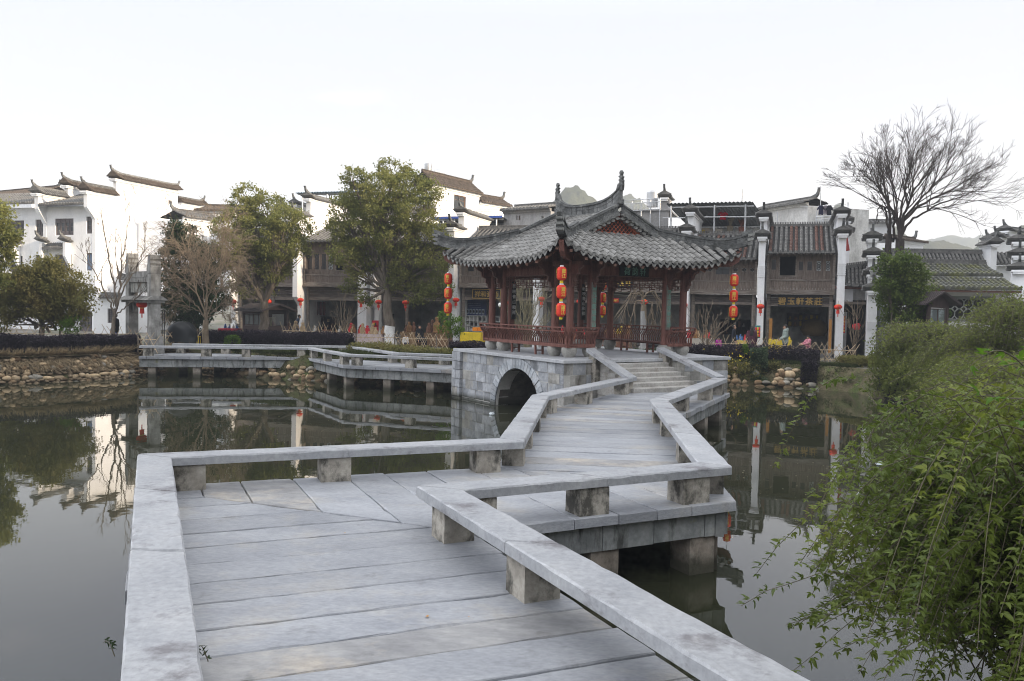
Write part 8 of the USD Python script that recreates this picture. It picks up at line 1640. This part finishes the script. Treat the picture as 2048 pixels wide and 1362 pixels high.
shelf('white cube shelf behind the left pavilion columns', 982, 1006, 634, 662, .6, 3, 3, WHITESH, (5, 2), .8, 2)
shelf('dark tea shelf with golden packages in the tea shop', 1574, 1640, 628, 652, 4.6, 6, 2, OLDWOOD, (6, 0, 6), .8, 3)
shelf('wooden shelf crowded with small carvings in the diagonal lattice shop', 618, 668, 634, 664, 1.6, 6, 3, DARKWOOD, (0, 1, 2, 4), .9, 4)
shelf('wooden shelf of ochre carvings left of the big camphor trunk', 768, 784, 628, 664, .4, 3, 5, DARKWOOD, (0, 2, 1), .95, 5)
shelf('shelf of dark goods deep in the shop right of the pavilion', 1440, 1500, 640, 668, 3.5, 7, 2, DARKWOOD, (5, 1, 4), .8, 6)
def panel(name, label, cat, u0, u1, v0, v1, back, mat, thick=.04):
    xa, za = F.hit(u0, v1, back); xb, zb = F.hit(u1, v0, back); o = F.w(xa, back); t = thing(name, label, cat, (o[0], o[1], za), FANG); MB().slab([(0, 0), (xb-xa, 0), (xb-xa, thick), (0, thick)], 0, zb-za, .008).build('board', mat, t); return t, xb-xa, zb-za
t, w, h = panel('poster', 'dark blue poster with pictures of round ink stones in the gold rimmed shop', 'poster', 929, 973, 600, 631, .8, cloth('poster_blue', (.02, .035, .11), .4))
for k in range(6):
    x = .12+(w-.3)*k/5.5; MB().box(x, x+.16, -.012, -.002, .1, .42).build('picture', M('poster_pic', [(.12, .16, .22), (.38, .42, .45)], scale=9, rough=.4), t); MB().prism([(.06*math.cos(a), .09*math.sin(a)) for a in np.linspace(0, 6.28, 11)[:-1]], (x+.08, -.012, .26), (1, 0, 0), (0, 0, 1), (0, -1, 0), 0, .006).build('picture_stone', SIGNBLACK, t)
for k in range(3): MB().box(.1, w*.75, -.008, -.002, .52+k*.1, .535+k*.1).build('text_line', cloth('poster_line', (.25, .28, .35)), t)
for lab, u in (('first tall scroll on the pale wall of the diagonal lattice shop', 627), ('second tall scroll on the pale wall of the diagonal lattice shop', 634), ('third tall scroll on the pale wall of the diagonal lattice shop', 641), ('fourth tall scroll on the pale wall of the diagonal lattice shop', 648)): panel('scroll', lab, 'scroll', u-2.3, u+2.3, 604, 630, 1.2, cloth('scroll_maroon', (.14, .03, .035)))
panel('scroll', 'pale hanging calligraphy scroll seen through the pavilion', 'scroll', 1237, 1247, 612, 646, 2.0, cloth('scroll_grey', (.32, .33, .33)))
panel('door_leaf', 'orange wooden folding door leaf at the left of the tea shop', 'door', 1537, 1545, 637, 690, -.35, cloth('orange_wood', (.46, .22, .06), .5)); panel('door_leaf', 'orange wooden folding door leaf at the right of the tea shop', 'door', 1656, 1664, 639, 706, -.35, cloth('orange_wood', (.46, .22, .06), .5))
q = F.w(F.hit(1628, 670, 3.0)[0], 3.0, GZ+1.05); m = MB(); m.lathe([(0, 0), (.55, 0), (.75, .35), (.6, .75), (.25, .95), (0, 1.0)], q, 16); m.build('tea_basket', M('basket', [(.10, .07, .03), (.17, .12, .05)], scale=12, rough=.8, bump=.6), smooth=True, label='big domed wicker tea basket inside the tea shop', cat='basket')
for k, (lab, u, v0, v1, c) in enumerate((('orange gift boxes on the yellow table, left', 950, 654, 662, (.75, .24, .02)), ('orange gift box on the yellow table, right', 960, 655, 662, (.72, .22, .02)))):
    a = py(u-5, v1, 46.1); MB().slab([a[:2], a[:2]+V2(.26, -.08), a[:2]+V2(.30, .12), a[:2]+V2(.04, .2)], a[2], a[2]+.2, .01).build('gift_box', cloth('gift_orange', c), label=lab, cat='box')
t, w, h = panel('display_rack', 'red display rack of trinkets against the thin white pier', 'rack', 744, 757, 641, 668, -1.6, cloth('rack_red', (.58, .04, .06)))
for k in range(8): MB().blob((w*(k % 4+.5)/4, -.04, h*(.25 if k < 4 else .72)), (.05, .03, .1), 1, k, .2).build('trinket', GOODM[(3, 6, 5, 3)[k % 4]], t)
t, w, h = panel('display_rack', 'green and red trinket rack against the tea shop pier', 'rack', 1510, 1521, 651, 676, -1.6, cloth('rack_green', (.05, .26, .24)))
for k in range(9): MB().blob((w*(k % 3+.5)/3, -.04, h*(.2+.27*(k//3))), (.05, .03, .09), 1, k, .2).build('trinket', GOODM[(3, 6, 3)[k % 3]], t)
# draped black tarpaulin and small yellow stools by the gate
q = py(365, 668, 41.6); m = MB(); m.blob((q[0], q[1], GZ+.5), (.72, .5, .9), 3, 6, .22); m.build('black_tarpaulin', cloth('tarp_black', (.012, .014, .015), .5), smooth=True, label='black tarpaulin draped over a stall right of the stone gate', cat='cover')
for k, u in enumerate((380, 387, 394)):
    q = py(u, 690, 43.0); t = thing('stool', ('yellow stool nearest the black tarpaulin', 'middle yellow stool right of the black tarpaulin', 'yellow stool against the tangled bare tree')[k], 'stool', (q[0], q[1], GZ)); MB().slab([(-.15, -.15), (.15, -.15), (.15, .15), (-.15, .15)], .5, .54, .01).build('seat', GOODM[6], t)
    for a in (-.12, .12):
        for b in (-.12, .12): MB().bar((a*1.2, b*1.2, 0), (a, b, .5), .03).build('leg', GOODM[6], t)
# parked scooter half hidden on the right
q = py(1922, 672, 34.5); t = thing('scooter', 'white scooter with black seat half hidden by the right shrubs', 'scooter', (q[0], q[1], GZ), .25)
zb_ = max(.0, q[2]-GZ-.55); WP_ = M('scooter_white', [(.6, .6, .6), (.7, .7, .7)], scale=2, rough=.3); BLK = cloth('scooter_black', (.02, .02, .022), .5)
for x in (-.6, .62): 
    MB().tube([(x+.24*math.cos(a), 0, .28+.24*math.sin(a)) for a in np.linspace(0, 6.283, 17)], .06, 6).build('tyre', BLK, t, True); MB().prism([(.17*math.cos(a), .17*math.sin(a)) for a in np.linspace(0, 6.28, 13)[:-1]], (x, 0, .28), (1, 0, 0), (0, 0, 1), (0, 1, 0), -.03, .03).build('rim', STEEL, t)
MB().prism([(-.45, .35), (-.2, .25), (.3, .25), (.55, .45), (.85, .62), (.8, .78), (.1, .72), (-.05, .4), (-.3, .4), (-.48, 1.0), (-.58, .98)], (0, 0, 0), (1, 0, 0), (0, 0, 1), (0, 1, 0), -.14, .14).build('body', WP_, t)
MB().prism([(.0, .73), (.85, .79), (.9, .88), (.5, .9), (.0, .84)], (0, 0, 0), (1, 0, 0), (0, 0, 1), (0, 1, 0), -.15, .15).build('seat', BLK, t); MB().tube([(-.48, -.32, 1.05), (-.52, 0, 1.02), (-.48, .32, 1.05)], .025, 6).build('handlebar', BLK, t, True); MB().box(.86, .96, -.1, .1, .66, .76).build('tail_light', cloth('tail_red', (.6, .03, .03), .3), t); MB().tube([(-.50, -.25, 1.05), (-.46, -.32, 1.25)], .01, 4).blob((-.46, -.33, 1.28), (.02, .08, .05), 1).build('mirror', BLK, t)
MB().box(.55, 1.0, -.16, .16, .92, 1.2).build('top_box', BLK, t)

# ================================================================ people
import manifold3d as m3
def _sph(c, r): return m3.Manifold.sphere(float(r), 14).translate([float(k) for k in c])
def chain(pts):
    """hulls of the spheres at neighbouring joints, all joined"""
    out = []
    for (a, ra), (b, rb) in zip(pts, pts[1:]): out.append(m3.Manifold.batch_hull([_sph(a, ra), _sph(b, rb)]))
    return out
def fuse(parts, ref=.045, it=4):
    M_ = m3.Manifold.batch_boolean(parts, m3.OpType.Add).refine_to_length(ref); me = M_.to_mesh(); t = trimesh.Trimesh(me.vert_properties[:, :3], me.tri_verts, process=True); trimesh.smoothing.filter_taubin(t, iterations=it); return t
SKIN = M('skin', [(.42, .25, .17), (.50, .31, .22)], scale=6, rough=.6, rnd=.05); HAIR = M('hair_black', [(.012, .010, .009), (.025, .02, .018)], scale=10, rough=.45); HAIRG = M('hair_grey', [(.14, .14, .14), (.22, .22, .22)], scale=10, rough=.5)
def hand(w, d, side):
    """palm, four unequal curled fingers and a thumb from its side; w wrist, d direction of the hand"""
    w, d = np.asarray(w, float), np.asarray(d, float); d = d/np.linalg.norm(d); x = np.cross(d, [0, 1.0, .2]); x /= np.linalg.norm(x); n = np.cross(x, d); P = chain([(w, .024), (w+d*.05, .03), (w+d*.085, .03)]); P.append(m3.Manifold.batch_hull([_sph(w+d*.08+x*k, .012) for k in (-.03, .03)]+[_sph(w+d*.02+x*k, .012) for k in (-.02, .02)]))
    for k, l in ((-.030, .058), (-.010, .070), (.010, .066), (.030, .050)):
        b = w+d*.088+x*k; P += chain([(b, .0095), (b+d*l*.5+n*.006, .009), (b+d*l*.85+n*.022, .008), (b+d*l*.95+n*.034, .007)])
    b = w+d*.03+x*.03*side; P += chain([(b, .012), (b+d*.028+x*.022*side, .010), (b+d*.055+x*.024*side+n*.008, .009)])
    return P
def person(label, loc, face, H=1.66, jacket=(.02, .02, .03), trousers=(.03, .03, .04), hair='short', arms=None, sit=False, puffy=0.0, long_coat=False, hairmat=None, lean=0.0, baldish=False, group=None):
    s = H/1.68; t = thing('person', label, 'person', loc, face); L = lambda x, y, z: np.array([x, y, z])*s
    hz_ = .92 if not sit else .48; dz = hz_-.92; k = 1.0
    hip = [L(-.09, 0, hz_), L(.09, 0, hz_)]
    if sit: knee = [L(-.11, -.40, .50), L(.11, -.40, .50)]; ank = [L(-.11, -.36, .08), L(.11, -.38, .08)]
    else: knee = [L(-.10, -.03, .50), L(.11, .01, .50)]; ank = [L(-.10, .01, .08), L(.12, .05, .08)]
    sh = [L(-.19, lean*-.25, 1.40+dz), L(.19, lean*-.25, 1.40+dz)]; neck = L(0, lean*-.3, 1.46+dz); head = L(0, lean*-.38-.02, 1.585+dz)
    arms = arms or ((L(-.25, .02, 1.12+dz), L(-.24, -.10, .88+dz)), (L(.25, .02, 1.12+dz), L(.24, -.10, .88+dz)))
    P = []
    for i in (0, 1):
        P += chain([(hip[i], .085*s), (knee[i], .058*s), (ank[i], .042*s), (ank[i]+L(0, -.10, -.03), .035*s), (ank[i]+L(0, -.17, -.045), .028*s)])
        e, w = np.asarray(arms[i][0]), np.asarray(arms[i][1]); P += chain([(sh[i], .052*s), (e, .042*s), (w, .028*s)]); P += hand(w, w-e, -1 if i else 1)
    P.append(m3.Manifold.batch_hull([_sph(hip[0], .10*s), _sph(hip[1], .10*s), _sph(L(-.09, 0, 1.1+dz), .095*s), _sph(L(.09, 0, 1.1+dz), .095*s)])); P.append(m3.Manifold.batch_hull([_sph(L(-.09, 0, 1.1+dz), .095*s), _sph(L(.09, 0, 1.1+dz), .095*s), _sph(sh[0], .06*s), _sph(sh[1], .06*s)]))
    P += chain([(neck-L(0, 0, .06), .055*s), (head-L(0, 0, .06), .05*s)])
    P.append(m3.Manifold.batch_hull([_sph(head+L(0, .01, .03), .088*s), _sph(head+L(0, -.01, -.02), .078*s), _sph(head+L(0, -.035, -.085), .040*s)]))
    P += chain([(head+L(0, -.088, .0), .010*s), (head+L(0, -.108, -.03), .015*s)]); 
    for q in (-1, 1): P.append(m3.Manifold.batch_hull([_sph(head+L(q*.084, .01, .01), .016*s), _sph(head+L(q*.086, .012, -.03), .012*s)]))
    b = fuse(P, .03); emit('body', b.vertices, b.faces, SKIN, t, True)
    for q in (-1, 1): MB().blob(head+L(q*.033, -.082, .005), .010*s, 1, 0, 0).build('eye', HAIR, t)
    MB().blob(head+L(0, -.083, -.062), (.024*s, .008*s, .006*s), 1, 0, 0).build('mouth', cloth('lips', (.30, .09, .08)), t)
    g = .024+puffy; J = []
    for i in (0, 1):
        e, w = np.asarray(arms[i][0]), np.asarray(arms[i][1]); J += chain([(sh[i], (.055+g)*s), (e, (.046+g)*s), (w-(w-e)*.10, (.034+g)*s)])
    zl = (.62 if long_coat else .84)+dz
    J.append(m3.Manifold.batch_hull([_sph(L(-.09, 0, max(zl, .4)), (.10+g+(.04 if long_coat else 0))*s), _sph(L(.09, 0, max(zl, .4)), (.10+g+(.04 if long_coat else 0))*s), _sph(L(-.09, 0, 1.12+dz), (.095+g)*s), _sph(L(.09, 0, 1.12+dz), (.095+g)*s)]))
    J.append(m3.Manifold.batch_hull([_sph(L(-.09, 0, 1.12+dz), (.095+g)*s), _sph(L(.09, 0, 1.12+dz), (.095+g)*s), _sph(sh[0], (.06+g)*s), _sph(sh[1], (.06+g)*s)])); J += chain([(neck-L(0, 0, .03), .075*s), (neck+L(0, 0, .025), .068*s)])
    if puffy: J.append(_sph(neck+L(0, .07, .0), .10*s))
    j = fuse(J, .045, 3)
    if puffy:
        v = j.vertices; v += np.c_[v[:, :2]*0, v[:, 2]*0]; nrm = j.vertex_normals; j.vertices = v+nrm*(np.abs(np.sin(v[:, 2]*s*34))[:, None]-.6)*.014
    emit('jacket', j.vertices, j.faces, cloth('jacket_%02d%02d%02d' % tuple(int(k*99) for k in jacket), jacket), t, True)
    Q = []
    for i in (0, 1): Q += chain([(hip[i], .105*s), (knee[i], .078*s), (ank[i]+L(0, 0, .03), .066*s)])
    Q.append(m3.Manifold.batch_hull([_sph(hip[0], .108*s), _sph(hip[1], .108*s)])); q = fuse(Q, .05, 3); emit('trousers', q.vertices, q.faces, cloth('trousers_%02d%02d%02d' % tuple(int(k*99) for k in trousers), trousers), t, True)
    for i in (0, 1): o = fuse(chain([(ank[i]+L(0, .02, -.03), .048*s), (ank[i]+L(0, -.10, -.038), .042*s), (ank[i]+L(0, -.18, -.045), .034*s)]), .03, 2); emit('shoe', o.vertices, o.faces, BLK, t, True)
    hm = hairmat or HAIR
    hh = _sph(head+L(0, .022, .045), .098*s)
    if baldish: cut = _sph(head+L(0, -.06, .08), .10*s); hh = _sph(head+L(0, .03, .02), .098*s)-cut
    else: hh = hh-m3.Manifold.cube([.3*s, .12*s, .2*s], True).translate([float(k) for k in head+L(0, -.115, -.06)])
    hp = [hh]
    if hair == 'long': hp.append(m3.Manifold.batch_hull([_sph(head+L(0, .07, .02), .07*s), _sph(head+L(-.05, .12, -.32), .05*s), _sph(head+L(.05, .12, -.32), .05*s)]))
    if hair == 'buns': hp += [_sph(head+L(-.08, .02, .12), .035*s), _sph(head+L(.08, .02, .12), .035*s)]
    o = fuse(hp, .03, 2); emit('hair', o.vertices, o.faces, hm, t, True)
    return t
def stand(u, v, y): q = py(u, v, y); return (q[0], q[1], GZ)
A = lambda *p: tuple(np.array(k, float) for k in p)
person('man in dark jacket with thinning hair standing right of the leafless shrub', stand(1467, 690, 43.0), math.radians(70), 1.62, (.012, .014, .022), (.03, .03, .035), baldish=True)
person('woman with long dark hair and maroon coat seen from behind', stand(1503, 690, 42.9), math.radians(165), 1.56, (.085, .030, .045), (.03, .025, .03), 'long', long_coat=True)
person('man in quilted grey-green jacket and jeans at the tea shop table', stand(1570, 695, 42.2), math.radians(-100), 1.70, (.26, .31, .28), (.05, .07, .11), puffy=.02, arms=(A((-.26, 0, 1.14), (-.22, -.2, .98)), A((.26, 0, 1.14), (.2, -.22, 1.0))))
person('girl in pink jacket with hair buns in front of the tea shop', stand(1616, 700, 41.6), math.radians(-75), 1.18, (.55, .21, .26), (.10, .06, .08), 'buns', arms=(A((-.18, -.12, .82), (-.1, -.33, .78)), A((.18, -.12, .82), (.1, -.33, .78))), puffy=.012)
person('child in bright magenta patterned jacket behind the fence', stand(1437, 692, 42.8), math.radians(20), .98, (.55, .06, .42), (.08, .05, .1), puffy=.012)
person('seated man in black jacket among the carvings right of the big camphor', stand(838, 690, 47.0), math.radians(60), 1.66, (.012, .013, .018), (.03, .03, .035), sit=True)
person('child in white top crouching behind the bamboo fence right of the big camphor', stand(811, 690, 45.2), math.radians(30), 1.0, (.62, .6, .58), (.05, .05, .06), sit=True)
person('grey-haired person sitting beyond the far pavilion bench', stand(1197, 690, 43.6), math.radians(150), 1.62, (.10, .09, .10), (.05, .05, .05), sit=False, hairmat=HAIRG)
person('person in black top and blue trousers walking behind the thin leafless tree', stand(231, 690, 40.8), math.radians(-90), 1.62, (.012, .012, .016), (.05, .14, .45))
person('man in dark blue jacket bent over carvings in the red-shuttered shop', stand(593, 690, 52.0), math.radians(100), 1.6, (.04, .06, .10), (.03, .03, .03), lean=.4)
# plastic scrap floating on the pond
for k, (lab, u, v) in enumerate((('white plastic scrap floating near the foreground bush', 1762, 930), ('small white wrapper floating by the arch', 983, 829), ('little white scrap floating below the ringed pier reflection', 1715, 992))):
    q = pz(u, v, .01); m = MB(); m.blob(q+[0, 0, .02], (.12-.03*k, .08, .05), 1, k, .4); m.build('floating_scrap', cloth('scrap', (.62, .68, .70)), label=lab, cat='litter')
r = np.random.default_rng(99); Pl = np.array([[*pz(r.uniform(330, 930), r.uniform(800, 900), 0)[:2], .006] for _ in range(220)]+[[*pz(r.uniform(1480, 1800), r.uniform(830, 1000), 0)[:2], .006] for _ in range(90)]); v, f = leaf_quads(Pl, .05, r, 1.6, 0); v[:, 2] = .006+(v[:, 2]-.006)*.05; emit('floating_leaves', v, f, LEAF('fallen_leaf', [(.20, .17, .08), (.42, .38, .26), (.55, .5, .4)], .1), label='tiny fallen leaves drifting on the pond surface', cat='leaves', kind='stuff')
Pl = np.array([[*pz(u, v, DZ)[:2], DZ+.012] for u, v in ((482, 997), (855, 1235), (938, 1236), (690, 1068), (1320, 868))]); v, f = leaf_quads(Pl, .05, r, 1.6, 0); v[:, 2] = DZ+.013+(v[:, 2]-DZ-.012)*.1
for k in range(len(Pl)): emit('fallen_leaf', v[k*4:k*4+4], np.array([(0, 1, 2), (0, 2, 3)]), LEAF('deck_leaf', [(.45, .22, .05), (.5, .3, .1)], .1), label=('orange dry leaf near the left corner post of the slate deck', 'dry leaf in the middle of the near deck slabs', 'dry leaf beside the near right rail on the deck', 'dry leaf near the mitre joint of the deck slabs', 'dry leaf on the far deck before the steps')[k], cat='leaf')

# ================================================================ air
HZ = usdkit.material(stage, '/World/Looks/haze_air', {'v': ('principled_volume', {'color': (.86, .92, .99), 'density': 0.0007, 'anisotropy': 0.1})}, [], volume='v.volume')
hzb = MB().box(-1100, 1100, -1100, 1100, -3.0, 150); HZP = hzb.build('haze', HZ, label='thin pale haze in the air', cat='haze', kind='stuff')
